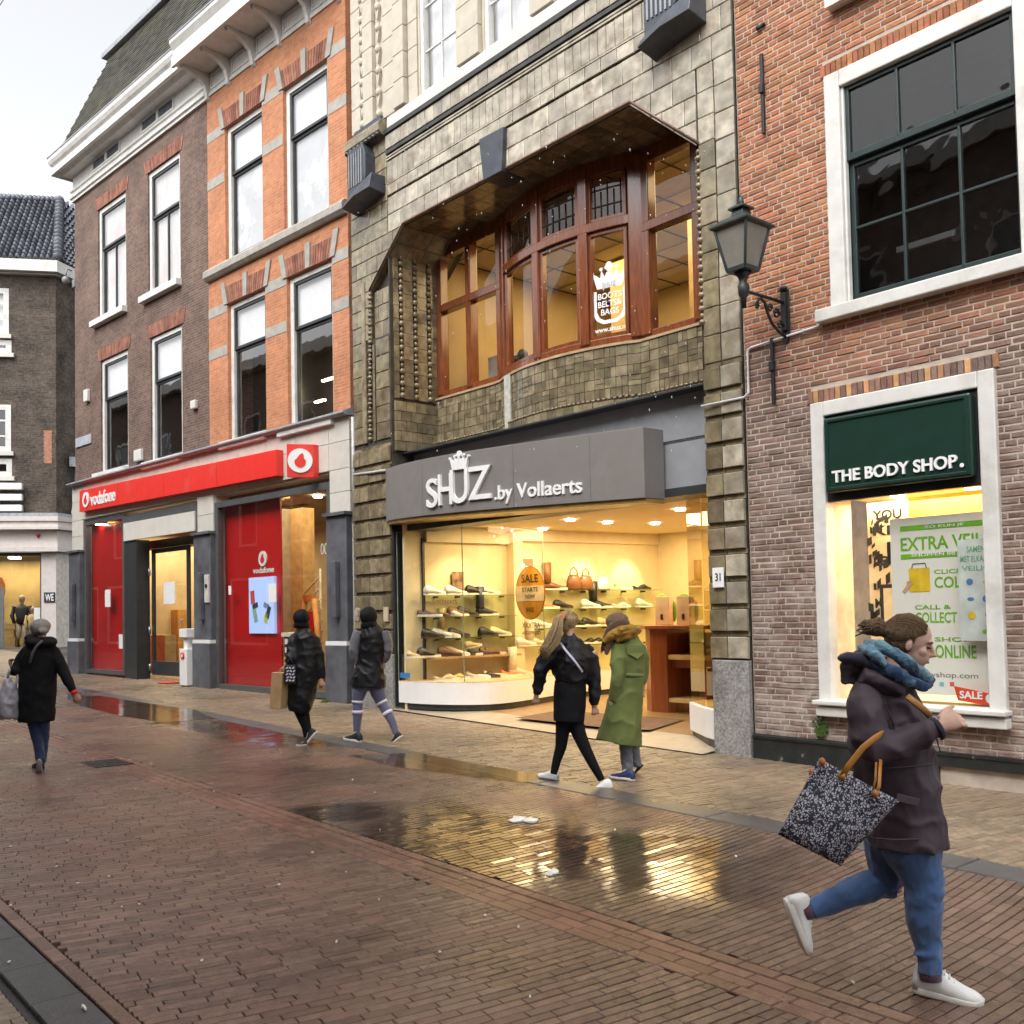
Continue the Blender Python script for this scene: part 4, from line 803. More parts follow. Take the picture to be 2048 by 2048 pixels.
# mannequins in the window
SKINM = M('mannequin_skin', (.30, .22, .16), .5)
def mannequin(x, y, s, coat, trous, lab):
    t = thing('mannequin', lab, 'mannequin', UE, (x, y, .5)); z0 = .5
    if s < 1.5: pl = .75
    else: pl = .05
    b = MB(); b.ell((x, y, z0 + pl + s * .93), (s * .055, 0, 0), (0, s * .06, 0), (0, 0, s * .075)); b.tube([(x, y, z0 + pl + s * .8), (x, y, z0 + pl + s * .9)], s * .035, 8); b.build('head', SKINM, t)
    b = MB(); b.tube([(x, y, z0 + pl + s * .46), (x, y, z0 + pl + s * .58), (x, y, z0 + pl + s * .74), (x, y, z0 + pl + s * .82)], [s * .12, s * .10, s * .135, s * .06], 12, ref=(0, 1, 0), ry=[s * .085, s * .08, s * .09, s * .05])
    for q_ in (-1, 1): b.tube([(x + q_ * s * .13, y, z0 + pl + s * .79), (x + q_ * s * .17, y - .03, z0 + pl + s * .62), (x + q_ * s * .12, y - .12, z0 + pl + s * .47)], [s * .045, s * .04, s * .03], 8)
    b.build('coat', coat, t)
    b = MB()
    for q_ in (-1, 1): b.tube([(x + q_ * s * .055, y, z0 + pl + s * .48), (x + q_ * s * .06, y, z0 + pl + s * .25), (x + q_ * s * .06, y, z0 + pl + .02)], [s * .07, s * .05, s * .035], 8)
    b.build('trousers', trous, t)
    if pl > .1: b = MB(); b.box(x - .35, x + .35, y - .3, y + .3, z0, z0 + pl); b.build('plinth', CREAM, t)
mannequin(-1.52, .8, 2.25, M('black_coat_m', (.012, .012, .014), .7), M('beige_trouser', (.45, .36, .25), .8), 'dark mannequin in black coat and beige trousers in the shop window')
mannequin(-1.02, .55, 1.75, M('tan_coat_m', (.50, .36, .17), .8), M('brown_trouser', (.12, .09, .06), .8), 'shorter mannequin in a tan jacket right of the black one')
nt_ = MB(); nt_.box(-.86, -.60, .08, .098, 1.70, 2.25); nt_.build('notice', PAPER, fr=UE, org=(-.73, .09, 1.7), label='white notice in the lower right of the clothing shop window', cat='notice')
tb = thing('display_table', 'low wooden display crates in the clothing shop window', 'table', UE, (-1.9, .7, .5))
m_ = MB(); m_.box(-2.3, -1.75, .6, 1.0, .5, 1.0); m_.box(-2.25, -1.8, .65, 1.0, 1.02, 1.35); m_.box(-2.3, -1.75, .6, 1.0, 1.4, 1.6); m_.build('crate', M('crate_wood', (.45, .28, .10), .7), tb)
m_ = MB(); m_.ell((-2.25, .4, 3.1), (.2, 0, 0), (0, .1, 0), (0, 0, .5)); m_.build('orange_garment', M('orange_cloth', (.6, .2, .05), .8), tb)
# ================================================================== shoe shop in glazed tile
TILE = M('glazed_tile', (.215, .175, .108), .22, var=.30, scale=7, island=.34, bump=.10, bscale=25, coat=.25, dirt=(.12, .095, .055), dlo=.52, dhi=.75, dscale=3, rvar=.1)
TILEL = M('pale_glazed_tile', (.40, .355, .275), .24, var=.26, scale=6, island=.26, bump=.10, bscale=25, coat=.25, dirt=(.21, .165, .105), dlo=.48, dhi=.70, dscale=3.4, rvar=.1)
JOINT = M('tile_joint', (.055, .047, .034), .8, var=.3)
STONE = M('sandstone', (.52, .47, .38), .7, var=.08, bump=.2, dirt=(.46, .41, .32), dlo=.5, dhi=.8)
CAST = M('blue_black_cast', (.050, .056, .072), .4, var=.25, bump=.2)
GRAN = M('granite', (.30, .29, .28), .5, var=.35, scale=40, bump=.2, bscale=120, dirt=(.10, .095, .09), dlo=.5, dhi=.72, dscale=2.2)
WOOD = M('mahogany', (.20, .055, .018), .22, var=.25, scale=5, aniso=(6, 6, .8), coat=.5)
GREYP = M('grey_panel', (.33, .34, .36), .4, metal=.2, var=.05, dirt=(.42, .43, .45), dlo=.6, dhi=.8)
SIGNG = M('sign_grey', (.205, .190, .178), .5, var=.03, dirt=(.24, .225, .21), dlo=.55, dhi=.8)
sh = thing('tiled_shop_building', 'olive glazed tile shop house with wooden bow window and pale stone upper floor', 'building', SH, (0.3, 0, SH.g(1)))
TOPZ = 7.82
# backing plate with the opening
def hexhole(y, mb, m=0):
    L_ = [(.88, 4.40), (.88, 7.02), (1.85, TOPZ), (6.66, TOPZ), (7.67, 6.93), (7.67, 4.40)]
mb = MB()
for pts in ([(.3, .0), (1.40, .0), (1.40, 6.2), (.3, 6.2)], [(.3, 6.2), (.88, 6.2), (.88, 7.02), (1.85, TOPZ), (1.85, 9.5), (.3, 9.5)], [(1.85, TOPZ), (6.66, TOPZ), (6.66, 9.5), (1.85, 9.5)], [(6.66, TOPZ), (7.67, 6.93), (8.2, 6.93), (8.2, 9.5), (6.66, 9.5)], [(7.67, 0), (8.2, 0), (8.2, 6.93), (7.67, 6.93)]):
    mb.prism(pts, 0.004, .3)
mb.prism([(.88, 6.2), (1.40, 6.2), (1.40, 7.3), (1.19, 7.3), (.88, 7.02)], .10, .4)
mb.box(8.19, 8.2, .0, 6, 0, 9.5); mb.box(.30, .31, .3, 6, 0, 9.5)
mb.build('backing_wall', JOINT, sh)
cells = []
def clip(poly, a, b):
    """keep the part of poly left of the line a->b"""
    out = []; n = len(poly)
    s = lambda p: (b[0] - a[0]) * (p[1] - a[1]) - (b[1] - a[1]) * (p[0] - a[0])
    for i in range(n):
        p, q_ = poly[i], poly[(i + 1) % n]; sp, sq = s(p), s(q_)
        if sp >= 0: out.append(p)
        if sp * sq < 0: t = sp / (sp - sq); out.append((p[0] + (q_[0] - p[0]) * t, p[1] + (q_[1] - p[1]) * t))
    return out
def grid(u0, u1, z0, z1, w_, h_, pale=0, y=-.0, th=.022, stag=True, clips=()):
    nr = max(1, round((z1 - z0) / h_)); h2 = (z1 - z0) / nr
    for r in range(nr):
        n = max(1, round((u1 - u0) / w_)); w2 = (u1 - u0) / n; us = [u0 + k * w2 for k in range(n + 1)]
        if stag and r % 2 and n > 1: us = [u0] + [u0 + (k + .5) * w2 for k in range(n)] + [u1]
        for a, b in zip(us[:-1], us[1:]):
            poly = [(a + .004, z0 + r * h2 + .004), (b - .004, z0 + r * h2 + .004), (b - .004, z0 + (r + 1) * h2 - .004), (a + .004, z0 + (r + 1) * h2 - .004)]; full = True
            for ln in clips:
                p2 = clip(poly, *ln)
                if p2 != poly: full = False
                poly = p2
                if len(poly) < 3: break
            if len(poly) >= 3: cells.append((poly, y, th, pale, full))
# lintel: big tiles, rows of the frieze
dl = ((.88, 7.02), (1.85, TOPZ)); dr_ = ((6.66, TOPZ), (7.67, 6.93))
grid(.31, 1.85, 7.02, TOPZ, .30, .27, 0, clips=(dl,)); grid(6.66, 7.67, 6.93, TOPZ, .30, .29, 1, clips=(dr_,))
grid(.31, .88, 6.2, 7.02, .29, .27, 0)
grid(1.42, 7.05, TOPZ, 8.40, .33, .29, 1); grid(7.05, 8.19, TOPZ, 8.40, .28, .29, 1)
grid(.31, 1.40, TOPZ, 9.45, .36, .27, 0); grid(7.05, 7.67, 8.4, 9.45, .3, .27, 1); grid(7.69, 8.19, 8.4, 9.45, .25, .27, 1)
grid(1.42, 7.05, 8.42, 8.60, .28, .18, 1, y=-.012); grid(1.42, 7.05, 8.63, 8.98, .15, .35, 1, y=-.004, stag=False)
grid(1.42, 7.05, 9.17, 9.41, .22, .24, 1, y=-.03, stag=False)
# pillars
grid(.31, .60, 4.5, 6.2, .29, .27, 0); grid(1.0, 1.39, 4.5, 6.16, .39, .26, 0)
grid(.90, 1.39, 6.2, 7.0, .245, .26, 0, y=.06)
grid(7.69, 7.92, 4.4, 6.93, .23, .30, 0); grid(7.69, 7.92, 6.93, 7.82, .23, .30, 1); grid(7.93, 8.19, 4.4, 7.82, .26, .30, 1)
for r in range(11):
    z = 1.10 + r * .30
    for a, b, pl in ((7.70, 7.925, 0), (7.935, 8.195, 1)): cells.append(([(a, z), (b, z), (b, z + .235), (a, z + .235)], -.02, .04, pl, True)); cells.append(([(a, z + .243), (b, z + .243), (b, z + .294), (a, z + .294)], .0, .02, 0, True))
    for a, b, pl in ((.31, .52, 0), (.53, .78, 0), (.79, 1.18, 0), (1.19, 1.39, 0)): cells.append(([(a, z + .03), (b, z + .03), (b, z + .265), (a, z + .265)], -.02, .04, pl, True)); cells.append(([(a, z + .273), (b, z + .273), (b, z + .324), (a, z + .324)], .0, .02, 0, True))
cells.sort(key=lambda c: -(sum(p[0] for p in c[0]) / len(c[0])) + 0 * c[1])
sm_ = {0: MB(), 1: MB()}; cnt = 0
def tile(mb, poly, y, th, tl):
    n = len(poly); cx = sum(p[0] for p in poly) / n; cz = sum(p[1] for p in poly) / n; k = .94
    f = lambda p, d: (p[0], y - th + d + tl[0] * (p[0] - cx) + tl[1] * (p[1] - cz), p[1])
    vs = [(p[0], y + .003, p[1]) for p in poly] + [f(p, .006) for p in poly] + [f((cx + (p[0] - cx) * k, cz + (p[1] - cz) * k), 0) for p in poly]
    mb.add(vs, [tuple(range(2 * n, 3 * n))] + [(i, (i + 1) % n, (i + 1) % n + n, i + n) for i in range(n)] + [(i + n, (i + 1) % n + n, (i + 1) % n + 2 * n, i + 2 * n) for i in range(n)])
for poly, y, th, pl, full in cells:
    tl = (R.uniform(-.02, .02), R.uniform(-.02, .02))
    if full and cnt < 290:
        m_ = MB(); tile(m_, poly, y, th, tl); m_.build('tile', TILEL if pl else TILE, sh); cnt += 1
    else: tile(sm_[pl], poly, y, th, tl)
for pl_, nm_ in ((0, 'tile'), (1, 'tile')): sm_[pl_].build(nm_, TILEL if pl_ else TILE, sh, kind='stuff')
# left reveal and its bead strips
def vtile(mb, f, a0, a1, b0, b1, w_, h_, th=.02):
    """tiles on any surface: f(a, b, out) -> point"""
    na = max(1, round((a1 - a0) / w_)); nb = max(1, round((b1 - b0) / h_))
    for j in range(nb):
        for i in range(na):
            s = .5 * (j % 2) if na > 1 else 0
            p0 = a0 + (a1 - a0) * max(0, (i - s)) / na; p1 = a0 + (a1 - a0) * min(na, (i + 1 - s)) / na; q0 = b0 + (b1 - b0) * j / nb; q1 = b0 + (b1 - b0) * (j + 1) / nb
            t = th + R.uniform(-.004, .004); e = .004
            vs = [f(p0 + e, q0 + e, 0), f(p1 - e, q0 + e, 0), f(p1 - e, q1 - e, 0), f(p0 + e, q1 - e, 0), f(p0 + e, q0 + e, t), f(p1 - e, q0 + e, t), f(p1 - e, q1 - e, t), f(p0 + e, q1 - e, t)]
            mb.add(vs, [(4, 5, 6, 7), (0, 1, 5, 4), (1, 2, 6, 5), (2, 3, 7, 6), (3, 0, 4, 7)])
rv = lambda a, b, o: (1.41 + o, a, b)
bk = MB(); bk.box(1.38, 1.41, .0, 1.12, 4.27, TOPZ); bk.build('reveal_wall', JOINT, sh)
rm = MB(); vtile(rm, rv, .05, 1.08, 4.29, 5.10, .2, .16, .05)
for a, b in ((.06, .16), (.24, .44), (.52, .72), (.80, .95)): vtile(rm, rv, a, b, 5.15, 7.75, .2, .22, .02)
rm.build('reveal_tile', TILE, sh, kind='stuff')
BEADM = M('bead_tile', (.20, .155, .09), .25, var=.3, scale=8, coat=.3)
def beads(p, q_, n, r, name='bead_strip'):
    m_ = MB(); p = Vector(p); q_ = Vector(q_)
    for k in range(n):
        c = p.lerp(q_, (k + .5) / n); big = k % 2 == 0; s = r if big else r * .62
        m_.ell(c, (s, 0, 0), (0, s, 0), (0, 0, (q_ - p).length / n * (.52 if big else .42)), 8, 6)
    return m_.build(name, BEADM, sh)
for d in (.20, .48, .76): beads((1.44, d, 5.15), (1.44, d, 7.7), 26, .045)
beads((.80, -.012, 4.52), (.86, -.012, 7.0), 34, .05); beads((7.68, -.01, 4.85), (7.68, -.01, 6.9), 26, .045)
mb_ = MB(); mb_.box(.61, .72, -.04, .0, 4.5, 7.2); mb_.box(.92, .97, -.03, 0, 4.5, 6.1); mb_.build('pillar_rib', TILE, sh, bevel=.01)
# soffit of the deep opening
mb_ = MB(); pr = [(.885, 7.008), (1.85, TOPZ - .012), (6.66, TOPZ - .012), (7.66, 6.92), (7.66, 4.3)]
for i in range(len(pr) - 1):
    (a, b), (c, d) = pr[i], pr[i + 1]; n = max(1, int(((c - a) ** 2 + (d - b) ** 2) ** .5 / .3))
    for k in range(n):
        for j in range(4):
            t0, t1 = (k + .02) / n, (k + .98) / n; y0, y1 = j * .3 + .006, j * .3 + .294
            mb_.add([(a + (c - a) * t0, y0, b + (d - b) * t0), (a + (c - a) * t1, y0, b + (d - b) * t1), (a + (c - a) * t1, y1, b + (d - b) * t1), (a + (c - a) * t0, y1, b + (d - b) * t0)], [(0, 1, 2, 3)])
mb_.build('soffit_tile', TILE, sh, kind='stuff')
mb_ = MB()
for i in range(len(pr) - 1):
    (a, b), (c, d) = pr[i], pr[i + 1]; mb_.add([(a, 0, b + .01), (c, 0, d + .01), (c, 1.3, d + .01), (a, 1.3, b + .01)], [(0, 1, 2, 3)])
mb_.build('soffit_joint', JOINT, sh)
mb_ = MB(); pe_ = [(.85, 7.03), (1.84, 7.85), (6.68, 7.85), (7.70, 6.95)]
mb_.tube([(u_, -.022, z_) for u_, z_ in pe_], .02, 6); mb_.build('edge_moulding', M('edge_brown', (.16, .075, .045), .3, var=.2), sh)
# bow window and apron
def bow(u):
    if u <= 3.1 or u >= 5.95: return 1.0
    t = (u - 3.1) / 2.85; return 1.0 - .34 * sin(pi * t) ** .75
def curve(u0, u1, n=10, off=0.0): return [(u0 + (u1 - u0) * k / n, bow(u0 + (u1 - u0) * k / n) - off) for k in range(n + 1)]
ap = MB(); af_ = lambda a, b, o: (a, bow(a) - .10 - o, b)
us_ = [1.40 + k * .157 for k in range(41)]
bb = MB(); bb.loft([[(u_, bow(u_) - .10, z_) for z_ in (4.27, 5.22)] + [(u_, bow(u_) + .1, z_) for z_ in (5.22, 4.27)] for u_ in us_], sm=False); bb.build('apron', JOINT, sh)
for i in range(len(us_) - 1):
    a, b = us_[i], us_[i + 1]
    for z0, z1 in ((5.05, 5.19), (4.91, 5.05), (4.77, 4.91), (4.63, 4.77), (4.50, 4.63)):
        k = R.random()
        if k < .35: vtile(ap, af_, a, (a + b) / 2, z0, z1, 1, 1); vtile(ap, af_, (a + b) / 2, b, z0, z1, 1, 1)
        elif k < .5: vtile(ap, af_, a, b, z0, (z0 + z1) / 2, 1, 1); vtile(ap, af_, a, b, (z0 + z1) / 2, z1, 1, 1)
        else: vtile(ap, af_, a, b, z0, z1, 1, 1)
    vtile(ap, lambda a, b, o: (a, bow(a) - .13 - o, b), a, b, 4.27, 4.46, 1, 1, .03)
ap.build('apron_tile', TILE, sh, kind='stuff')
m_ = MB()
for i in range(0, 80):
    u_ = 1.5 + i * .078; m_.ell((u_, bow(u_) - .145, 4.48), (.038, 0, 0), (0, .03, 0), (0, 0, .022), 6, 4)
m_.build('bead_course', BEADM, sh)
m_ = MB(); m_.loft([[(u_, bow(u_) - .14, 5.19), (u_, bow(u_) + .02, 5.19), (u_, bow(u_) + .02, 5.235), (u_, bow(u_) - .14, 5.225)] for u_ in us_], sm=False); m_.build('apron_ledge', M('ledge_buff', (.42, .30, .17), .4, var=.15), sh)
m_ = MB(); m_.box(3.42, 3.56, bow(3.5) - .155, bow(3.5) - .1, 4.29, 5.2); m_.build('pale_tile_strip', M('pale_strip', (.50, .48, .43), .3, var=.2, scale=12), sh)
bw = thing('bow_window', 'mahogany bow window with leaded top lights above the shoe shop sign', 'window', SH, (4.5, 1.0, 5.23))
def rail(u0, u1, z0, z1, y0=-.06, y1=.08, n=12):
    m_ = MB(); m_.loft([[(u_, d + y0, z0), (u_, d + y1, z0), (u_, d + y1, z1), (u_, d + y0, z1)] for u_, d in curve(u0, u1, n)], sm=False); return m_.build('rail', WOOD, bw, bevel=.012)
for u0, u1, n in ((1.43, 3.1, 4), (3.1, 5.95, 16), (5.95, 7.75, 4)):
    tz = 6.82 if n == 16 else 6.66; tt = 7.70
    rail(u0, u1, 5.235, 5.34, n=n); rail(u0, u1, tz, tz + .13, -.09, .08, n); rail(u0, u1, tt - .1, 7.84, -.05, .10, n)
posts = [(1.47, .08), (2.27, .06), (3.07, .10), (3.20, .09), (4.24, .075), (5.14, .075), (5.88, .10), (6.02, .09), (6.88, .06), (7.70, .08)]
for u_, hw in posts:
    d = bow(u_); s = (bow(u_ + .02) - bow(u_ - .02)) / .04; e_ = Vector((1, s, 0)).normalized() * hw; n_ = Vector((-s, 1, 0)).normalized() * .085
    m_ = MB(); m_.obox((u_, d, 6.5), e_, n_, (0, 0, 1.22)); m_.build('post', WOOD, bw, bevel=.015)
BAYG = glass_mat('bay_glass', (.96, .95, .92), .01, 1.5, 1.3, bump=.04)
LEADG = glass_mat('leaded_glass', (.16, .14, .16), .05, 1.5, 1.4)
spans = [(1.55, 2.21, 6.66), (2.33, 2.97, 6.66), (3.29, 4.165, 6.82), (4.315, 5.065, 6.82), (5.215, 5.78, 6.82), (6.11, 6.82, 6.66), (6.94, 7.62, 6.66)]
for i, (a, b, tz) in enumerate(spans):
    bowed = i in (2, 3, 4)
    for z0, z1, nm in ((5.34, tz, 'lower_pane'), (tz + .13, 7.62, 'upper_pane')):
        m_ = MB(); m_.open = True; m_.loft([[(u_, d, z1), (u_, d, z0)] for u_, d in curve(a, b, 6 if bowed else 1)], closed=False, sm=True)
        pn = m_.build(nm, LEADG if bowed and nm[0] == 'u' else BAYG, bw)
        if bowed:      # inner sash frame
            m_ = MB()
            for zz in (z0, z1 - .05): m_.loft([[(u_, d - .04, zz), (u_, d + .03, zz), (u_, d + .03, zz + .05), (u_, d - .04, zz + .05)] for u_, d in curve(a, b, 6)], sm=False)
            for uu_ in (a + .025, b - .025): m_.box(uu_ - .028, uu_ + .028, bow(uu_) - .045, bow(uu_) + .03, z0, z1)
            m_.build('sash', WOOD, pn)
        if bowed and nm[0] == 'u':
            m_ = MB()
            for k in range(1, 6): u_ = a + (b - a) * k / 6; m_.tube([(u_, bow(u_) - .01, z0), (u_, bow(u_) - .01, z1 - (.25 if k in (2, 4) else .12))], .008, 5)
            for zz in (z0 + .22, z0 + .45, z1 - .15): m_.tube([(u_, d - .01, zz) for u_, d in curve(a, b, 6)], .008, 5)
            m_.build('lead_came', BLACKM, pn)
# upstairs room
UPW = M('upstairs_wall', (.55, .42, .22), .8, var=.1, scale=1)
rw = MB(); rw.box(1.2, 8.0, 5.6, 5.7, 4.9, 7.8); rw.box(1.15, 1.2, 1.1, 5.7, 4.9, 7.8); rw.box(8.0, 8.05, 1.1, 5.7, 4.9, 7.8); rw.build('upstairs_wall', UPW, sh)
rw = MB(); rw.box(1.2, 8, 1.05, 5.6, 7.74, 7.78); rw.build('upstairs_ceiling', M('ceiling_cream', (.62, .52, .34), .8, var=.05), sh)
rw = MB(); 
for k in range(9): rw.box(1.2 + k * .8, 1.22 + k * .8, 1.1, 5.6, 7.725, 7.74)
for k in range(6): rw.box(1.2, 8, 1.5 + k * .8, 1.52 + k * .8, 7.72, 7.724)
rw.build('ceiling_grid', DARKW, sh)
rw = MB(); rw.box(1.2, 8, .9, 5.6, 4.85, 4.9); rw.build('upstairs_floor', DARKW, sh)
for (a, b, y, z0, z1, c) in ((1.7, 2.3, 1.8, 4.9, 6.0, (.45, .45, .42)), (2.9, 3.3, 3.6, 4.9, 7.7, (.7, .55, .28)), (5.1, 5.5, 3.0, 4.9, 7.7, (.66, .5, .25)), (6.9, 7.5, 2.2, 4.9, 6.1, (.55, .55, .52)), (2.3, 2.9, 1.7, 4.9, 5.75, (.12, .11, .10)), (6.2, 6.6, 2.4, 4.9, 5.9, (.05, .03, .02)), (4.6, 5.6, 1.6, 4.9, 5.55, (.30, .20, .08))):
    m_ = MB(); m_.box(a, b, y, y + .25, z0, z1); m_.build('upstairs_unit', M('unit_%d' % int(a * 10), c, .6), sh)
area('upstairs_ceiling_light', SH, (4.6, 3.0, 7.68), 5, 3, 120, (1, .72, .36))
for i, (u_, d, w_, h_) in enumerate(((2.45, 1.62, .28, .14), (2.62, 1.62, .22, .22), (4.75, 1.5, .26, .1), (5.0, 1.5, .25, .1), (5.3, 1.5, .22, .12), (3.8, 1.7, .3, .12))):
    m_ = MB(); zb = {0: 5.75, 1: 5.75, 5: 5.55}.get(i, 5.55)
    m_.ell((u_, d + .15, zb + h_ * .45), (w_ * .5, 0, 0), (0, .08, 0), (0, 0, h_ * .5), 8, 6); m_.build('upstairs_shoe', M('upshoe_%d' % i, (.04, .03, .025), .5), fr=SH, org=(u_, d, zb), label='dark shoe upstairs behind the bow window, %s from the left' % ('first', 'second', 'fourth', 'fifth', 'sixth', 'third')[i], cat='shoe', group='shoes upstairs behind the bow window')
# window lettering
WL = thing('window_decal', 'white crowned shield decal with BOOTS BELTS & BAGS on the bow window', 'decal', SH, (5.5, .7, 5.6))
bfn = lambda x, y, z: (x, bow(x) - .012 + y, z)
m_ = MB()
def crown(mb, cx, z0, w_, h_, y0, y1, fn=None):
    P_ = [(-.36, 0), (.36, 0), (.5, .62), (.40, .56), (.27, .40), (.22, .70), (.13, .42), (.07, .60), (-.07, .60), (-.13, .42), (-.22, .70), (-.27, .40), (-.40, .56), (-.5, .62)]
    parts = [[(cx + x * w_, z0 + z * h_) for x, z in P_]]
    for x, z, r in ((0, .86, .09), (0, .70, .07), (.075, .78, .055), (-.075, .78, .055), (.23, .74, .05), (-.23, .74, .05), (.5, .64, .045), (-.5, .64, .045)):
        parts.append([(cx + (x + r * cos(k * pi / 5)) * w_, z0 + z * h_ + r * w_ * sin(k * pi / 5)) for k in range(10)])
    for i, p in enumerate(parts):
        k0 = len(mb.v); mb.prism(p, y0 - .0006 * i, y1); 
        if fn: mb.v[k0:] = [fn(*v) for v in mb.v[k0:]]
crown(m_, 5.50, 6.03, .50, .36, -.003, 0, bfn); m_.build('crown', PURE, WL)
m_ = MB(); ou = [(-.25, .42), (-.25, .12), (-.20, .02), (-.10, -.04), (.10, -.04), (.20, .02), (.25, .12), (.25, .42)]; inn = [(.19, .42), (.19, .13), (.15, .05), (.08, .01), (-.08, .01), (-.15, .05), (-.19, .13), (-.19, .42)]
m_.loft([[bfn(5.50 + a[0], -.003, 5.58 + a[1]), bfn(5.50 + b[0], -.003, 5.58 + b[1]), bfn(5.50 + b[0], 0, 5.58 + b[1]), bfn(5.50 + a[0], 0, 5.58 + a[1])] for a, b in zip(ou, inn[::-1])], sm=False); m_.build('shield', PURE, WL)
for tx, z, ww in (('BOOTS', 5.88, .17), ('BELTS&', 5.77, .17), ('BAGS', 5.66, .13)):
    m_ = MB(); letters(m_, tx, 5.50 - ww, 5.50 + ww, z, z + .085, 0, .002, bold=.02, fn=bfn); m_.build('lettering', PURE, WL)
m_ = MB(); letters(m_, 'SHUZ', 5.50 - .1, 5.50 + .1, 6.045, 6.105, -.006, .002, fn=bfn); m_.build('lettering', M('faint_grey', (.5, .48, .45), .6), WL)
m_ = MB(); letters(m_, 'www.shuz.nl', 5.50 - .23, 5.50 + .23, 5.43, 5.50, 0, .002, bold=.02, fn=bfn); m_.build('lettering', PURE, WL)

# mouldings, ornaments, upper floor
BLK = M('black_trim', (.035, .033, .03), .4, var=.3)
for z0, z1, o in ((9.42, 9.49, .08), (9.10, 9.155, .05)):
    m_ = MB(); run(m_, [(-.0, z0), (o, z0), (o, z1), (0, z1)], 1.42, 7.08); m_.build('black_moulding', BLK, sh)
for z0 in (9.0, 9.045): m_ = MB(); run(m_, [(0, z0), (.035, z0), (.035, z0 + .025), (0, z0 + .025)], 1.42, 7.08); m_.build('thin_moulding', TILEL, sh)
for z0 in (8.605,): m_ = MB(); run(m_, [(0, z0), (.035, z0), (.035, z0 + .022), (0, z0 + .022)], 1.42, 7.08); m_.build('thin_moulding', TILEL, sh)
m_ = MB(); m_.prism([(3.86, 8.42), (4.40, 8.40), (4.34, 7.79), (3.94, 7.79)], -.10, .35); m_.build('keystone', CAST, sh, bevel=.012)
def ornament(u0, u1, z0, z1):
    w_ = u1 - u0; o = MB(); o.prism([(u0, z1), (u0 + w_ * .55, z1), (u0 + w_ * .66, z1 - .2), (u0 + w_ * .66, z0 + .45), (u0 + w_ * .4, z0 + .22), (u0, z0 + .12)], -.22, 0)
    oo = o.build('cast_ornament', CAST, sh, bevel=.012)
    o = MB(); o.loft([[(u0 - .01, -.02, z0), (u0 - .01, -.34, z0 + .06), (u0 - .01, -.30, z0 + .14), (u0 - .01, -.02, z0 + .14)], [(u0 + w_ * .45, -.02, z0 + .06), (u0 + w_ * .45, -.36, z0 + .14), (u0 + w_ * .45, -.30, z0 + .30), (u0 + w_ * .45, -.02, z0 + .30)], [(u1, -.02, z0 + .12), (u1, -.34, z0 + .16), (u1, -.28, z0 + .42), (u1, -.02, z0 + .42)]], sm=False); o.build('ornament_foot', CAST, oo, bevel=.01)
    o = MB()
    for k in range(6): o.box(u0 + .05 + k * w_ * .09, u0 + .08 + k * w_ * .09, -.235, -.215, z0 + .40, z1 - .08)
    o.build('ornament_bar', STEEL, oo)
ornament(.54, 1.36, 8.36, 9.40); ornament(7.10, 7.86, 8.16, 9.6)
m_ = MB(); run(m_, [(0, 9.40), (.10, 9.44), (.16, 9.5), (.16, 9.62), (.10, 9.70), (0, 9.70)], .36, 1.40); m_.build('pillar_cap', TILE, sh)
m_ = MB()
for k in range(9): m_.ell((.42 + k * .115, -.14, 9.44), (.05, 0, 0), (0, .05, 0), (0, 0, .045), 8, 5)
m_.build('cap_bead', BLK, sh)
m_ = MB(); m_.box(.5, 1.3, -.06, 0, 9.7, 9.80); m_.build('cap_block', CAST, sh)
# stone storey with white windows
SW = [(2.26, 3.24, 9.74, 12.6), (3.84, 4.86, 9.74, 12.6), (5.40, 6.40, 9.74, 12.6)]
m_ = MB(); wall(m_, .3, 8.2, 9.47, 12.9, SW, .06, .3); m_.box(8.19, 8.2, .06, 4, 9.4, 12.9); m_.box(.3, .31, .06, 4, 9.4, 12.9); m_.build('stone_wall', STONE, sh)
m_ = MB(); m_.box(1.42, 7.08, -.02, .06, 9.49, 9.72); m_.build('stone_sill', CREAM, sh, bevel=.02)
sb = MB()
def blk(a, b, y): 
    z = 9.82 if b < 1.45 else 9.75; k = 0
    while z < 12.7:
        m2 = MB(); m2.box(a + .004, b - .004, y, .055, z + .004, z + .42); m2.build('stone_block', STONE, sh, bevel=.008); z += .425
for a, b, y in ((.34, .62, .0), (.72, 1.02, -.02), (1.30, 1.62, .0), (1.66, 1.95, -.05), (1.97, 2.22, .03), (3.28, 3.80, -.03), (4.90, 5.36, -.03), (6.44, 7.0, -.03)): blk(a, b, y)
for uu_ in (.67, 1.16):
    m_ = MB(); z = 9.9
    while z < 12.6: m_.ell((uu_, .02, z), (.075 if uu_ < 1 else .05, 0, 0), (0, .06, 0), (0, 0, .075), 10, 6); m_.prism([(uu_ - .05, z + .30), (uu_ + .05, z + .30), (uu_, z + .12)], .0, .06); z += .36
    m_.build('chain_ornament', STONE, sh)
for i, (a, b, c, d) in enumerate(SW):
    m_ = MB(); ringbox(m_, a, b, c, d, .08, .18, .075)
    n = 4
    for k in range(1, n): m_.box(a + .075, b - .075, .12, .15, c + (d - c) * k / n * 1.0 - .012, c + (d - c) * k / n + .012)
    m_.box((a + b) / 2 - .012, (a + b) / 2 + .012, .12, .15, c, d); w_ = m_.build('window', WHITE, sh)
    m_ = MB(); m_.add([(a, .15, c), (b, .15, c), (b, .15, d), (a, .15, d)], [(0, 1, 2, 3)]); m_.build('pane', GLASS, w_)
    m_ = MB(); m_.loft([[(a + (b - a) * k / 24, .26 + .015 * sin(k * 2.1), z) for k in range(25)] for z in (c, d)], closed=False); m_.build('curtain', M('net_curtain_%d' % i, (.80, .82, .84), .9, var=.03), w_)
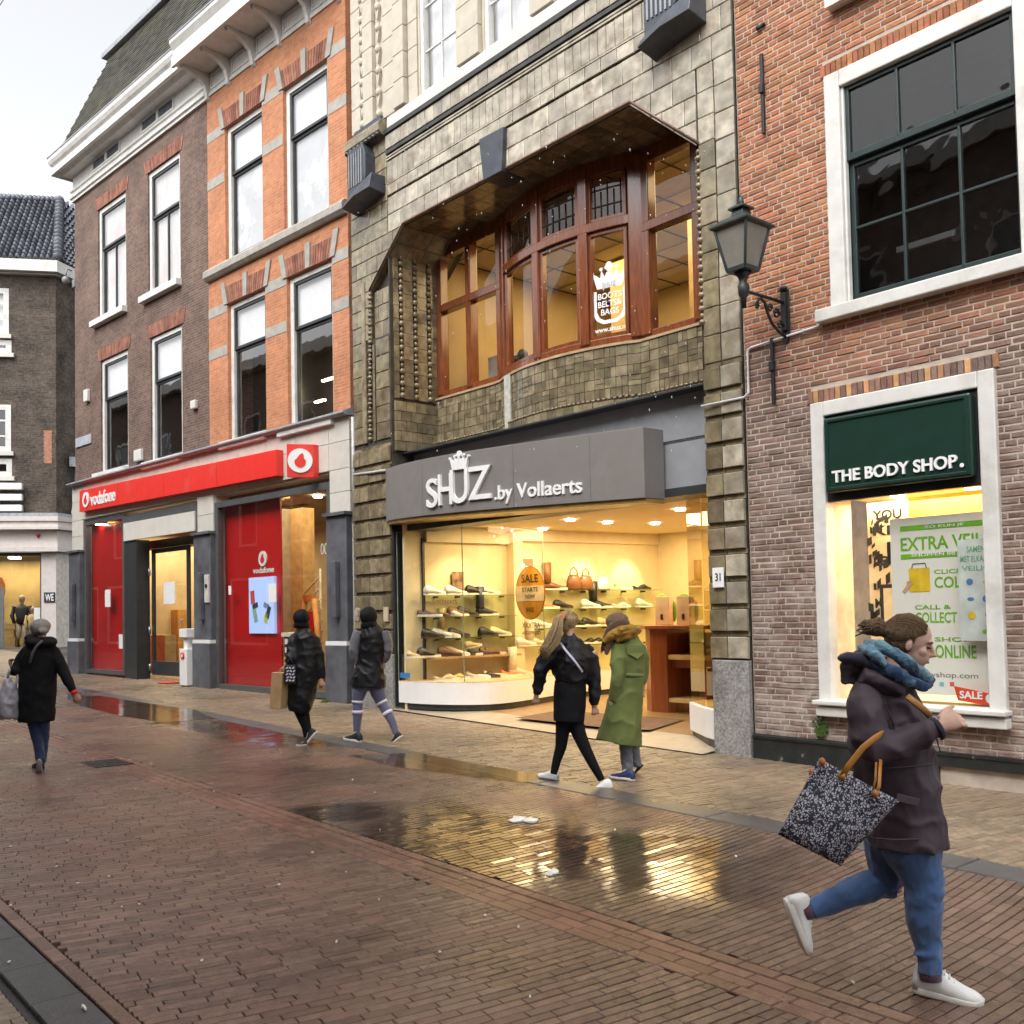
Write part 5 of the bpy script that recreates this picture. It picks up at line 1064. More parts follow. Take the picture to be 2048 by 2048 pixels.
# granite feet
for a, b, z1 in ((1.12, 1.42, 1.02), (7.72, 8.20, 1.08)):
    g0 = SH.g((a + b) / 2) - .1; m_ = MB(); m_.box(a, b, -.065, .3, g0, z1); m_.build('granite_foot', GRAN, sh, bevel=.01)
m_ = MB(); m_.box(.30, 1.12, -.05, .3, 0, 1.02); m_.build('granite_foot', GRAN, sh, bevel=.01)
# grey fascia panels beside and behind the sign
m_ = MB(); m_.box(6.86, 7.74, .10, .14, 3.07, 3.63); m_.build('fascia_panel', GREYP, sh)
m_ = MB(); m_.box(1.42, 7.74, .42, .46, 3.64, 4.27); m_.build('upper_fascia', GREYP, sh)
m_ = MB(); m_.box(1.42, 7.74, .1, .42, 3.60, 3.64); m_.box(1.42, 7.74, .06, .5, 2.97, 3.07); m_.box(1.42, 7.74, .2, 1.2, 4.245, 4.268); m_.box(1.42, 7.74, .5, .9, 3.05, 3.6); m_.build('black_head', DARKW, sh)
m_ = MB(); m_.box(1.38, 1.44, -.02, .1, .2, 3.0); m_.build('corner_post', DARKW, sh)

# ---- sign
def arc(u): t = max(0, min(1, (u - 1.33) / 5.67)); return -.08 - .22 * t - .34 * sin(pi * t ** .72)
def tilt(u): return -.034 * (u - 1.33)
ss = thing('shop_sign', 'curved grey fascia sign with white crowned SHUZ by Vollaerts lettering', 'sign', SH, (4.2, -.2, 3.0))
ul = [1.33 + 5.67 * k / 24 for k in range(25)]
m_ = MB(); m_.loft([[(u_, arc(u_), 3.14 + tilt(u_)), (u_, .06, 3.14 + tilt(u_)), (u_, .06, 3.97 + tilt(u_)), (u_, arc(u_), 3.97 + tilt(u_))] for u_ in ul], sm=False); m_.build('sign_box', SIGNG, ss, bevel=.006)
sfn = lambda x, y, z: (x, arc(x) + y, z + tilt(x))
for u_ in (3.6 - .75, 4.9, 6.2):
    m_ = MB(); m_.add([sfn(u_, -.002, 3.145), sfn(u_ + .007, -.002, 3.145), sfn(u_ + .007, -.002, 3.965), sfn(u_, -.002, 3.965)], [(0, 1, 2, 3)]); m_.build('panel_joint', M('joint_grey', (.10, .095, .09), .5), ss)
m_ = MB()
for ch, a, b, z0, z1 in (('S', 3.00, 3.30, 3.24, 3.66), ('H', 3.32, 3.66, 3.26, 3.70), ('U', 3.62, 4.02, 3.26, 3.74), ('Z', 4.02, 4.50, 3.29, 3.74)):
    letters(m_, ch, a, b, z0, z1, 0, .035, bold=.006, fn=sfn)
m_.build('lettering', PURE, ss)
m_ = MB(); crown(m_, 3.83, 3.73, .42, .26, -.035, 0, sfn); m_.build('crown', PURE, ss)
m_ = MB(); letters(m_, '.by Vollaerts', 4.55, 6.08, 3.20, 3.45, 0, .02, bold=.012, fn=sfn); m_.build('lettering', PURE, ss)
m_ = MB(); m_.loft([[(u_, arc(u_) + .03, 3.09 + tilt(u_)), (u_, .05, 3.09 + tilt(u_)), (u_, .05, 3.135 + tilt(u_)), (u_, arc(u_) + .03, 3.135 + tilt(u_))] for u_ in ul], sm=False); m_.build('sign_underside', M('underside_gold', (.45, .30, .10), .35, metal=.4), ss)
hn = MB(); hn.box(7.78, 7.93, -.096, -.082, 1.88, 2.10); hp = hn.build('house_number', PURE, fr=SH, org=(7.85, -.09, 1.9), label='small white house number plate reading 31 on the right tiled pillar', cat='number plate', bevel=.004)
hn = MB(); letters(hn, '31', 7.82, 7.895, 1.95, 2.04, -.097, .002, bold=.02); hn.build('figures', BLACKM, hp)
hn = MB(); hn.box(1.24, 1.36, -.10, -.082, 1.55, 1.78); hn.build('bell_plate', M('bell_beige', (.6, .5, .35), .4), fr=SH, org=(1.3, -.09, 1.55), label='small beige bell plate on the left tiled pillar', cat='bell plate')
cb = MB(); cb.tube([(.32, -.05, 4.02), (1.0, -.08, 3.98), (1.33, -.08, 3.97)], .022, 6); cb.tube([(.31, -.04, 3.2), (.31, -.04, 5.0)], .03, 6)
cb.build('grey_conduit', M('conduit', (.45, .45, .44), .5), fr=SH, org=(.32, 0, 4), label='grey conduit running across the left tiled pillar beside the sign', cat='conduit')

# ---- inside of the shoe shop
CRW = M('shop_cream', (.76, .63, .38), .6, var=.03)
FZ = .20
A_, B__ = Vector((1.72, .12)), Vector((2.35, 5.3)); TD = (B__ - A_).normalized(); ND = Vector((TD.y, -TD.x))
def onw(d, off=0.0): t = (d - A_.y) / TD.y; p = A_ + TD * t + ND * off; return (p.x, p.y)
def wq(mb, d0, d1, o0, o1, z0, z1):
    a, b, c, e = onw(d0, o0), onw(d1, o0), onw(d1, o1), onw(d0, o1); mb.prismz([a, b, c, e], z0, z1)
m_ = MB(); wq(m_, .0, 5.4, -.06, 0, .15, 3.3); m_.box(2.2, 7.7, 5.3, 5.4, .15, 3.3); m_.box(7.66, 7.72, .3, 5.4, .15, 3.3); m_.build('shop_wall', CRW, sh)
m_ = MB(); m_.box(1.44, 7.7, .12, 5.4, 3.06, 3.12); m_.build('shop_ceiling', CRW, sh)
m_ = MB(); wq(m_, .35, 2.0, 0, .10, 2.80, 3.06); wq(m_, 2.0, 5.3, 0, .06, 2.86, 3.06); m_.build('bulkhead', CRW, sh)
FLW = M('shop_floor_wood', (.30, .19, .095), .35, var=.2, scale=3, aniso=(1, 8, 1)); TH = M('threshold_stone', (.40, .33, .24), .4, var=.12, dirt=(.28, .22, .15), dlo=.5, dhi=.75)
m_ = MB(); m_.add([(1.42, -.28, zg(0) + .03), (7.72, -.28, SH.g(7.7) + .012), (7.72, .55, .11), (1.42, .55, .19)], [(0, 1, 2, 3)]); m_.v[0] = (1.42, -.12, SH.g(1.4) + .02); m_.build('threshold', TH, sh)
m_ = MB(); m_.add([(1.42, .55, .191), (7.72, .55, .112), (7.72, 5.35, .112), (1.42, 5.35, .191)], [(0, 1, 2, 3)]); m_.build('shop_floor', FLW, sh)
def fl(px, py, z):
    d = ray(px, py); p = CP + d * ((z - HC) / d.z); return SH.loc(p)[:2]
m_ = MB(); m_.add([(*fl(1030, 1436, .175), .179), (*fl(1118, 1422, .17), .181), (*fl(1370, 1440, .14), .150), (*fl(1300, 1462, .14), .152), (*fl(1205, 1456, .15), .160)], [(0, 1, 2, 3, 4)]); m_.build('door_mat', M('mat_brown', (.16, .09, .05), .9, bump=.5, bscale=200), sh)
# curved white plinth of the left display
out = [fl(798, 1407, .25), fl(846, 1413, .235), fl(912, 1416, .225), fl(982, 1416, .22), fl(1040, 1411, .21), fl(1106, 1399, .205), fl(1197, 1388, .20), fl(1290, 1378, .2)]
o2 = []
for i in range(len(out) - 1):
    for k in range(4): t = k / 4; o2.append((out[i][0] + (out[i + 1][0] - out[i][0]) * t, out[i][1] + (out[i + 1][1] - out[i][1]) * t))
o2.append(out[-1])
for _ in range(3): o2 = [o2[0]] + [((o2[i - 1][0] + 2 * o2[i][0] + o2[i + 1][0]) / 4, (o2[i - 1][1] + 2 * o2[i][1] + o2[i + 1][1]) / 4) for i in range(1, len(o2) - 1)] + [o2[-1]]
PLZ = .60
pl = thing('display_plinth', 'curved white plinth of the left shoe display', 'plinth', SH, (out[0][0], out[0][1], .2))
ins = [onw(max(.05, p[1]), .0) for p in o2]
m_ = MB(); m_.loft([[(p[0], p[1], .27), (p[0], p[1], PLZ), (q_[0], q_[1], PLZ), (q_[0], q_[1], .27)] for p, q_ in zip(o2, ins)], sm=False); m_.build('body', PURE, pl)
m_ = MB(); m_.loft([[(p[0] - .03, p[1] + .03, .18), (p[0] - .03, p[1] + .03, .272), (q_[0], q_[1], .272), (q_[0], q_[1], .18)] for p, q_ in zip(o2, ins)], sm=False); m_.build('kick', DARKW, pl)
m_ = MB(); m_.loft([[(p[0], p[1], PLZ + .001), (p[0], p[1], PLZ + .012), (q_[0], q_[1], PLZ + .012), (q_[0], q_[1], PLZ + .001)] for p, q_ in zip(o2, ins)], sm=False); m_.build('top', M('plinth_top', (.72, .55, .30), .4), pl)
m_ = MB(); m_.open = True; m_.loft([[(p[0] - .02, p[1] + .02, 2.97), (p[0] - .02, p[1] + .02, PLZ + .012)] for p in o2[:20]], closed=False, sm=True); m_.build('display_glass', SHOPG, sh)
for k in (0, 9, 19): 
    p = o2[k]; m_ = MB(); m_.box(p[0] - .026, p[0] - .014, p[1] + .014, p[1] + .026, PLZ, 2.97); m_.build('glass_joint', M('glass_edge_%d' % k, (.25, .3, .22), .2), sh)
m_ = MB(); p = onw(.32, .02); m_.box(p[0] - .02, p[0] + .02, p[1] - .02, p[1] + .02, .62, 2.86); m_.build('black_post', DARKW, sh)
m_ = MB(); wq(m_, 1.92, 2.10, .0, .22, PLZ, 3.06); m_.build('display_column', CRW, sh)
bl = MB(); p = o2[1]; bl.box(p[0] - .1, p[0] + .16, p[1] - .012, p[1] - .004, .66, .74); bl.build('blue_sticker', M('sticker_blue', (.05, .22, .5), .5), fr=SH, org=(p[0], p[1], .66), label='small blue sticker low in the corner of the shoe shop window', cat='sticker')
# shelves
SHG = glass_mat('shelf_glass', (.78, .86, .70), .02, 1.5, 1.2)
left = thing('left_shelf_unit', 'glass shelves on the cream side wall nearest the left pillar', 'shelves', SH, (*onw(.4), .6))
for z in (1.95, 1.61, 1.27):
    m_ = MB(); wq(m_, .36, 1.9, .01, .31, z - .018, z); m_.build('glass_shelf', SHG, left)
    m_ = MB()
    for d in (.5, .9, 1.3, 1.75): wq(m_, d, d + .03, .0, .12, z - .045, z - .019)
    m_.build('shelf_clip', DARKW, left)
m_ = MB(); wq(m_, .28, 1.9, .01, .42, .945, .975); m_.build('wood_shelf', M('shelf_wood', (.42, .25, .10), .4), left)
right = thing('right_shelf_unit', 'glass shelves further inside beyond the oval sale sign', 'shelves', SH, (*onw(3.5), 1.0))
for z, d0, d1 in ((2.02, 2.35, 5.1), (1.70, 2.35, 5.1), (1.38, 2.35, 4.9), (1.08, 2.4, 4.6)):
    m_ = MB(); wq(m_, d0, d1, .01, .34, z - .018, z); m_.build('glass_shelf', SHG, right)
    m_ = MB()
    for k in range(6): wq(m_, d0 + .2 + k * .46, d0 + .23 + k * .46, 0, .12, z - .045, z - .019)
    m_.build('shelf_clip', DARKW, right)
# shoes
SCOL = {'white': (.78, .74, .66), 'black': (.02, .018, .017), 'brown': (.14, .06, .03), 'beige': (.62, .45, .25), 'tan': (.20, .075, .02), 'orange': (.75, .16, .02), 'gold': (.55, .38, .10), 'cream': (.70, .60, .42)}
SMAT = {k: M('leather_' + k, c, .4, var=.12, scale=20) for k, c in SCOL.items()}
SOLE = M('shoe_sole', (.75, .70, .60), .6); SOLED = M('shoe_sole_dark', (.06, .04, .03), .6)
def shoe_mesh(kind):
    """upper and sole of a small shoe, 0.28 long, toe at +x"""
    up = MB(); L_ = .28; n = 9; rg = []
    prof = {'sneaker': [(.0, .085, .030), (.06, .105, .036), (.16, .11, .036), (.30, .10, .035), (.42, .085, .038), (.58, .065, .043), (.75, .05, .044), (.90, .042, .036), (.985, .03, .016)],
            'pump': [(.0, .075, .026), (.05, .08, .03), (.16, .06, .031), (.32, .045, .03), (.45, .042, .033), (.6, .045, .040), (.78, .042, .040), (.92, .036, .03), (.985, .025, .012)],
            'sandal': [(.0, .05, .03), (.1, .04, .035), (.2, .03, .035), (.32, .03, .035), (.45, .06, .04), (.6, .07, .044), (.75, .045, .044), (.9, .03, .036), (.985, .022, .02)]}[kind if kind != 'boot' else 'sneaker']
    for x, h, w_ in prof:
        rg.append([(x * L_ - L_ / 2, w_ * cos(a), .022 + max(0.006, (h - .022)) * max(0, sin(a)) ** .8 if sin(a) > 0 else .022) for a in [2 * pi * k / 12 for k in range(12)]])
    up.loft(rg)
    if kind == 'boot': up.tube([(-.10, 0, .08), (-.095, 0, .18), (-.10, 0, .32)], [.05, .046, .055], 12, ref=(0, 1, 0))
    so = MB(); ol = [(-.5, .022), (-.44, .032), (-.2, .033), (0, .034), (.2, .045), (.35, .043), (.46, .028), (.5, .008)]
    P_ = [(x * L_, y) for x, y in ol] + [(x * L_, -y) for x, y in ol[::-1]]
    so.prismz(P_, 0, .026)
    return up.mesh('upper'), so.mesh('sole')
SHM = {}
for k in ('sneaker', 'pump', 'sandal', 'boot'):
    a, b = shoe_mesh(k); a.materials.append(SMAT['white']); b.materials.append(SOLE); SHM[k] = (a, b)
def put_shoe(kind, col, p, ang, lab, s=1.0, pitch=0.0, grp='shoes on show in the shop window'):
    t = bpy.data.objects.new('shoe', None); COL.objects.link(t); t.empty_display_size = .05
    t.matrix_world = SH.m @ Matrix.Translation(Vector(p)) @ Matrix.Rotation(ang, 4, 'Z') @ Matrix.Rotation(-pitch, 4, 'Y') @ Matrix.Scale(s, 4)
    props(t, lab, 'shoe', grp)
    for nm, me, mt in (('upper', SHM[kind][0], SMAT[col]), ('sole', SHM[kind][1], SOLED if col in ('black', 'brown') and R.random() < .5 else SOLE)):
        o = bpy.data.objects.new(nm, me); COL.objects.link(o); o.parent = t; o.material_slots[0].link = 'OBJECT'; o.material_slots[0].material = mt
WANG = math.atan2(TD.y, TD.x)
def shelf_row(px0, s, row, z, off, shelfname):
    n = len(row)
    order = ['first', 'second', 'third', 'fourth', 'fifth', 'sixth', 'seventh', 'eighth', 'ninth']
    for i, (x, kind, col, da) in enumerate(row):
        P0 = onw(0, off); P1 = onw(5, off); q_ = SH.line(px0 + x * s, 1200, P0, P1)
        put_shoe(kind, col, (q_[0], q_[1], z), WANG + da, f"{col} {kind if kind != 'pump' else 'low shoe'} on {shelfname}, {order[i]} from the left", s=1.48)
s1 = 340 / 1642
shelf_row(780, s1, [(440, 'sneaker', 'white', .1), (640, 'sneaker', 'white', 0), (840, 'sneaker', 'black', -.1), (955, 'sneaker', 'cream', -.2)], 1.95, .17, 'top glass shelf of left display')
shelf_row(780, s1, [(385, 'pump', 'brown', -.9), (455, 'pump', 'brown', -.7), (590, 'sandal', 'cream', -1.0), (660, 'sneaker', 'brown', 0), (750, 'sneaker', 'black', 0), (940, 'boot', 'black', 0)], 1.61, .17, 'second glass shelf of left display')
shelf_row(780, s1, [(415, 'sneaker', 'black', 0), (520, 'sneaker', 'white', -.5), (570, 'boot', 'beige', -1.2), (660, 'sneaker', 'black', 0), (950, 'sneaker', 'black', .1), (1060, 'sneaker', 'cream', -.1)], 1.27, .17, 'third glass shelf of left display')
shelf_row(780, s1, [(265, 'pump', 'beige', .2), (370, 'sneaker', 'black', 0), (575, 'sneaker', 'brown', -.3), (640, 'sneaker', 'beige', -.5), (770, 'sandal', 'black', -.2), (830, 'pump', 'black', .3), (960, 'pump', 'brown', 0), (1020, 'pump', 'tan', -.2)], .976, .24, 'wooden shelf of left display')
shelf_row(780, s1, [(540, 'sandal', 'beige', -.3), (640, 'sandal', 'gold', -.2), (840, 'pump', 'cream', -.9), (930, 'sandal', 'black', -.4), (1010, 'pump', 'beige', -.4), (1160, 'pump', 'orange', 0), (1250, 'boot', 'cream', -.2)], PLZ + .013, .42, 'white plinth of left display')
p = SH.line(780 + 800 * s1, 1200, onw(0, .2), onw(5, .2)); put_shoe('sneaker', 'beige', (p[0], p[1], 1.10), WANG, 'tan sneaker propped on the black sandals of the wooden shelf', 1.15, .15)
s2 = .2639
shelf_row(1100, s2, [(45, 'boot', 'tan', -.6), (500, 'pump', 'cream', -.8), (560, 'pump', 'gold', 0), (700, 'sandal', 'black', 0)], 2.02, .18, 'top shelf beyond the sale sign')
shelf_row(1100, s2, [(0, 'pump', 'orange', 0), (100, 'sneaker', 'black', 0), (310, 'sneaker', 'white', -.1), (390, 'boot', 'black', -.9), (540, 'sandal', 'white', 0), (715, 'sneaker', 'white', .1)], 1.70, .18, 'second shelf beyond the sale sign')
shelf_row(1100, s2, [(-60, 'sneaker', 'white', -.6), (225, 'sneaker', 'black', 0), (310, 'sneaker', 'black', 0), (420, 'sneaker', 'beige', 0)], 1.38, .18, 'third shelf beyond the sale sign')
shelf_row(1100, s2, [(-190, 'sneaker', 'white', 0), (-90, 'boot', 'cream', -.6), (290, 'sandal', 'black', 0), (350, 'sandal', 'black', 0)], 1.08, .2, 'lowest glass shelf beyond the sale sign')
# leather bags
def handbag(px, z, col, s, lab):
    q_ = SH.line(px, 1180, onw(0, .18), onw(5, .18)); t = thing('handbag', lab, 'handbag', SH, (q_[0], q_[1], z), 'handbags on the top shelf')
    x, y = q_[0], q_[1]; b = MB(); rg = []
    for k, (w_, d, h) in enumerate(((.13, .06, 0), (.16, .08, .03), (.15, .08, .15), (.12, .05, .24), (.08, .02, .27))):
        rg.append([(x + TD.x * w_ * s * cos(a) + ND.x * d * s * sin(a), y + TD.y * w_ * s * cos(a) + ND.y * d * s * sin(a), z + h * s) for a in [2 * pi * j / 14 for j in range(14)]])
    b.loft(rg); b.build('body', SMAT[col], t)
    b = MB(); b.tube([(x + TD.x * w_ * s, y + TD.y * w_ * s, z + h * s) for w_, h in ((-.09, .22), (-.07, .34), (0, .40), (.07, .34), (.09, .22))], .012 * s, 6); b.build('strap', SMAT[col], t)
handbag(1148, 2.02, 'tan', 1.0, 'tan leather handbag on the top shelf, left of a matching one'); handbag(1172, 2.02, 'tan', .95, 'tan leather handbag on the top shelf, right of a matching one'); handbag(1208, 2.02, 'white', .85, 'white handbag on the top shelf beside the tan leather ones')
# small cards and pictures
def card(px, py, w_, h_, col, lab, nm='picture', off=.02):
    q_ = SH.line(px, py, onw(0, off), onw(5, off)); t = Vector((TD.x, TD.y, 0)); n_ = Vector((ND.x, ND.y, 0)); m_ = MB(); m_.obox((q_[0], q_[1], q_[2]), t * w_ / 2, n_ * .006, (0, 0, h_ / 2))
    return m_.build(nm, col, fr=SH, org=(q_[0], q_[1], q_[2] - h_ / 2), label=lab, cat='card'), q_
card(916, 1162, .22, .30, M('picture_brown', (.30, .17, .08), .5, var=.6, scale=9), 'small dark picture standing behind shoes on the top left shelf', off=.05)
c_, q_ = card(1046, 1142, .42, .42, M('crown_card', (.20, .13, .06), .5), 'brown card with white crown behind the oval sale sign', off=.1)
m_ = MB(); crown(m_, 0, 0, .32, .26, -.004, 0, lambda x, y, z: (q_[0] + TD.x * x + ND.x * (.008 - y), q_[1] + TD.y * x + ND.y * (.008 - y), q_[2] - .12 + z)); m_.build('crown', PURE, c_)
m_ = MB(); letters(m_, 'VOLLAERTS', -.22, .22, 0, .07, 0, .002); q_ = SH.line(890, 1209, onw(0, .30), onw(5, .30)); m_.v = [(q_[0] + TD.x * v[0] - ND.x * v[1], q_[1] + TD.y * v[0] - ND.y * v[1], q_[2] + v[2]) for v in m_.v]
m_.build('shelf_lettering', M('lettering_brown', (.2, .11, .05), .6), fr=SH, org=q_, label='small brown VOLLAERTS lettering under the top left glass shelf', cat='lettering')
# the oval sale sign on the curved glass
p = o2[10]; cx, cy = SH.line(1061, 1186, (o2[6][0], o2[6][1] - .02), (o2[18][0], o2[18][1] - .02))[:2]
sd_ = Vector((.93, .37)); nd_ = Vector((.37, -.93)); q_ = (cx, cy, SH.line(1061, 1186, (cx, cy), (cx + .93, cy + .37))[2])
ovf = lambda x, y, z: (q_[0] + sd_.x * x - nd_.x * y, q_[1] + sd_.y * x - nd_.y * y, q_[2] + z)
ov = thing('sale_sign', 'tall oval amber SALE STARTS NOW sign hanging in the shoe shop window', 'sign', SH, (q_[0], q_[1], q_[2] - .42))
def oval(rx, rz, y, th, mat, nm, zmin=-9, zmax=9):
    P_ = [(rx * cos(2 * pi * k / 40), min(zmax, max(zmin, rz * sin(2 * pi * k / 40)))) for k in range(40)]; m_ = MB(); m_.prism(P_, y - th, y); m_.v = [ovf(*v) for v in m_.v]; m_.build(nm, mat, ov)
oval(.265, .43, 0, .012, M('amber_edge', (.30, .12, .01), .3), 'rim'); oval(.25, .415, -.013, .003, M('amber', (.55, .26, .03), .25, var=.3, scale=3, aniso=(1, 1, .4), coat=.5), 'face')
P_ = [(-.24, -.13), (.24, -.13), (.25, .02), (.245, .115), (-.245, .115), (-.25, .02)]; m_ = MB(); m_.prism(P_, -.021, -.0165); m_.v = [ovf(*v) for v in m_.v]; m_.build('band', M('band_beige', (.60, .46, .28), .5), ov)
DKT = M('dark_lettering', (.05, .03, .015), .5)
for tx, w_, z, h in (('SALE', .15, .17, .13), ('STARTS', .14, .02, .07), ('NOW', .09, -.09, .07), ('SHUZ', .07, -.30, .07)):
    m_ = MB(); letters(m_, tx, -w_, w_, z, z + h, -.022, .002, bold=.015, fn=ovf); m_.build('lettering', DKT, ov)
xs_ = thing('discount_lettering', 'dark XXXTRA AFGEPRIJSD lettering below the oval sale sign', 'lettering', SH, (q_[0], q_[1], q_[2] - .7))
for tx, w_, z, h in (('XXXTRA', .16, -.56, .09), ('AFGEPRIJSD', .17, -.68, .07)):
    m_ = MB(); letters(m_, tx, -w_, w_, z, z + h, -.002, .002, bold=.01, fn=ovf); m_.build('lettering', DKT, xs_)
# counter
cp = [fl(1285, 1420, .16), fl(1314, 1423, .15), fl(1337, 1425, .15)]
ct = thing('shop_counter', 'reddish wooden counter with open cream shelves inside the shoe shop', 'counter', SH, (cp[0][0], cp[0][1], .16))
CW = M('counter_wood', (.30, .085, .025), .3, var=.2, scale=3, aniso=(5, 5, .6), coat=.3); CWL = M('counter_inner', (.62, .46, .22), .5)
x0, y0 = cp[0]; x1, y1 = cp[2]
b = MB(); b.prismz([(x0, y0 + .1), (x0 + .18, y0), (x1, y1), (x1, y1 + .9), (x0 + .1, y0 + 1.0)], .12, 1.36); b.build('end_panel', CW, ct, bevel=.01)
b = MB(); b.box(x1, x1 + 2.3, y1 + .55, y1 + .6, .3, 1.3); b.build('back_panel', CWL, ct)
b = MB(); b.box(x1, x1 + 2.3, y1 + .02, y1 + .55, .92, .99); b.box(x1, x1 + 2.3, y1 + .02, y1 + .55, .30, .36); b.build('shelf', CWL, ct)
b = MB(); b.box(x1, x1 + 2.3, y1 + .10, y1 + .55, .80, .915); b.box(x1 + .5, x1 + .62, y1 + .12, y1 + .55, .3, .8); b.build('panel', CW, ct)
b = MB(); b.prismz([(x0 - .06, y0 + .05), (x0 + .15, y0 - .07), (x1 + 2.4, y1 - .07), (x1 + 2.4, y1 + .95), (x0 - .06, y0 + 1.05)], 1.363, 1.42); b.build('top', CW, ct, bevel=.01)
for i, px in enumerate((1328, 1371)):
    q_ = fl(px, 1233, 1.425); x, y = SH.line(px, 1200, (x0, y0 + .3), (x1 + 2.4, y1 + .3))[:2]; t = thing('gift_bag', 'beige paper gift bag with green tissue, %s one on the counter' % ('left' if i == 0 else 'right'), 'bag', SH, (x, y, 1.42), 'gift bags on the counter')
    b = MB(); b.obox((x, y, 1.42 + .21), (.12, .02, 0), (-.01, .06, 0), (0, 0, .21)); b.build('bag', M('kraft_%d' % i, (.66, .50, .34), .7), t, bevel=.005)
    b = MB(); b.ell((x - .06, y + .02, 1.82), (.10, 0, 0), (0, .05, 0), (0, 0, .07)); b.ell((x + .10, y + .1, 1.62), (.05, 0, 0), (0, .04, 0), (0, 0, .16)); b.build('tissue', M('green_tissue_%d' % i, (.18, .38, .02), .6, bump=.5), t)
    b = MB(); b.box(x - .02, x + .02, y - .07, y - .062, 1.50, 1.58); b.build('mark', BLACKM, t)
# right hand case by the entrance
rp = [fl(1380, 1470, .12), fl(1411, 1489, .1), fl(1441, 1500, .08)]
rc = thing('corner_display_case', 'glass corner case on a white curved base beside the right pillar', 'display case', SH, (rp[1][0], rp[1][1], .1))
P_ = [rp[0], rp[1], (7.68, rp[2][1]), (7.68, 1.9), (rp[0][0] + .1, 1.9)]
b = MB(); b.prismz(P_, .18, .52); b.build('base', PURE, rc, bevel=.012)
b = MB(); b.prismz([(x + .02, y + .03) for x, y in P_], .05, .18); b.build('kick', DARKW, rc)
b = MB(); b.prismz([(x + .05 if x < 7.5 else x, y + .05 if y < 1.5 else y) for x, y in P_], .521, .53); b.build('base_top', M('case_top', (.72, .52, .26), .4), rc)
TG = glass_mat('tinted_glass', (.74, .66, .44), .01, 1.5, 1.3)
for a, c in ((P_[0], P_[1]), (P_[1], P_[2]), (P_[0], P_[4])):
    b = MB(); b.add([(a[0] + .02, a[1] + .02, .53), (c[0], c[1] + .02, .53), (c[0], c[1] + .02, 2.97), (a[0] + .02, a[1] + .02, 2.97)], [(0, 1, 2, 3)]); b.build('glass', TG, rc)
for z in (.95, 1.38, 1.9): b = MB(); b.box(P_[0][0] + .35, 7.66, .7, 1.6, z, z + .015); b.build('shelf', SHG, rc)
b = MB(); b.box(7.3, 7.66, 1.2, 1.9, .55, 2.3); b.build('dark_back', M('case_back', (.12, .05, .015), .5), rc)
for k in range(5):
    b = MB(); a = P_[0]; b.tube([(a[0] + .35 + .06 * k, .9, .53), (a[0] + .6 - .03 * k, .8, .93)], .012, 6); b.build('rack_rod', M('rod_%d' % k, (.75, .66, .5), .4), rc)
put_shoe('pump', 'white', (P_[0][0] + .7, 1.0, 1.395), .6, 'white low shoe inside the corner glass case by the right pillar'); put_shoe('sandal', 'tan', (P_[0][0] + .75, .9, .54), .3, 'tan sandal on the base of the corner glass case'); put_shoe('pump', 'cream', (P_[0][0] + .8, .9, 1.915), 1.0, 'cream low shoe high in the corner glass case')
# lamps of the shop
for i, (px, py) in enumerate(((1016, 1037), (1140, 1039), (1215, 1044), (1310, 1046), (1360, 1018), (1085, 1057), (900, 1040))):
    d = ray(px, py); p = CP + d * ((3.055 - HC) / d.z); q_ = SH.loc(p)
    if 1.5 < q_[0] < 7.6 and .2 < q_[1] < 5.2: b = MB(); b.tube([(q_[0], q_[1], 3.06), (q_[0], q_[1], 3.035)], .075, 14); b.build('ceiling_spot', SPOTE, sh)
area('shoe_shop_light', SH, (3.6, 1.5, 3.03), 2.4, 1.6, 52, (1, .76, .40)); area('shoe_shop_light', SH, (4.8, 3.6, 3.03), 4, 2.4, 84, (1, .76, .40))
def spot(name, p, tgt, e, ang, col=(1, .80, .48)):
    l = bpy.data.lights.new(name, 'SPOT'); l.energy = e; l.spot_size = rad(ang); l.spot_blend = .7; l.color = col; l.shadow_soft_size = .04
    o = bpy.data.objects.new(name, l); COL.objects.link(o); a = SH.w(*p); b = SH.w(*tgt); o.location = a; o.rotation_euler = (b - a).to_track_quat('-Z', 'Y').to_euler()
for d in (3.5, 4.5): x, y = onw(d, .75); tx, ty = onw(d, 0); spot('shelf_spot', (x, y, 3.0), (tx, ty, 2.0), 48, 52)
x, y = onw(2.5, .7); tx, ty = onw(2.3, 0); spot('shelf_spot', (x, y, 3.0), (tx, ty, 2.1), 22, 60)
spot('display_spot', (2.6, .8, 3.0), (*onw(.9), 1.4), 30, 80)
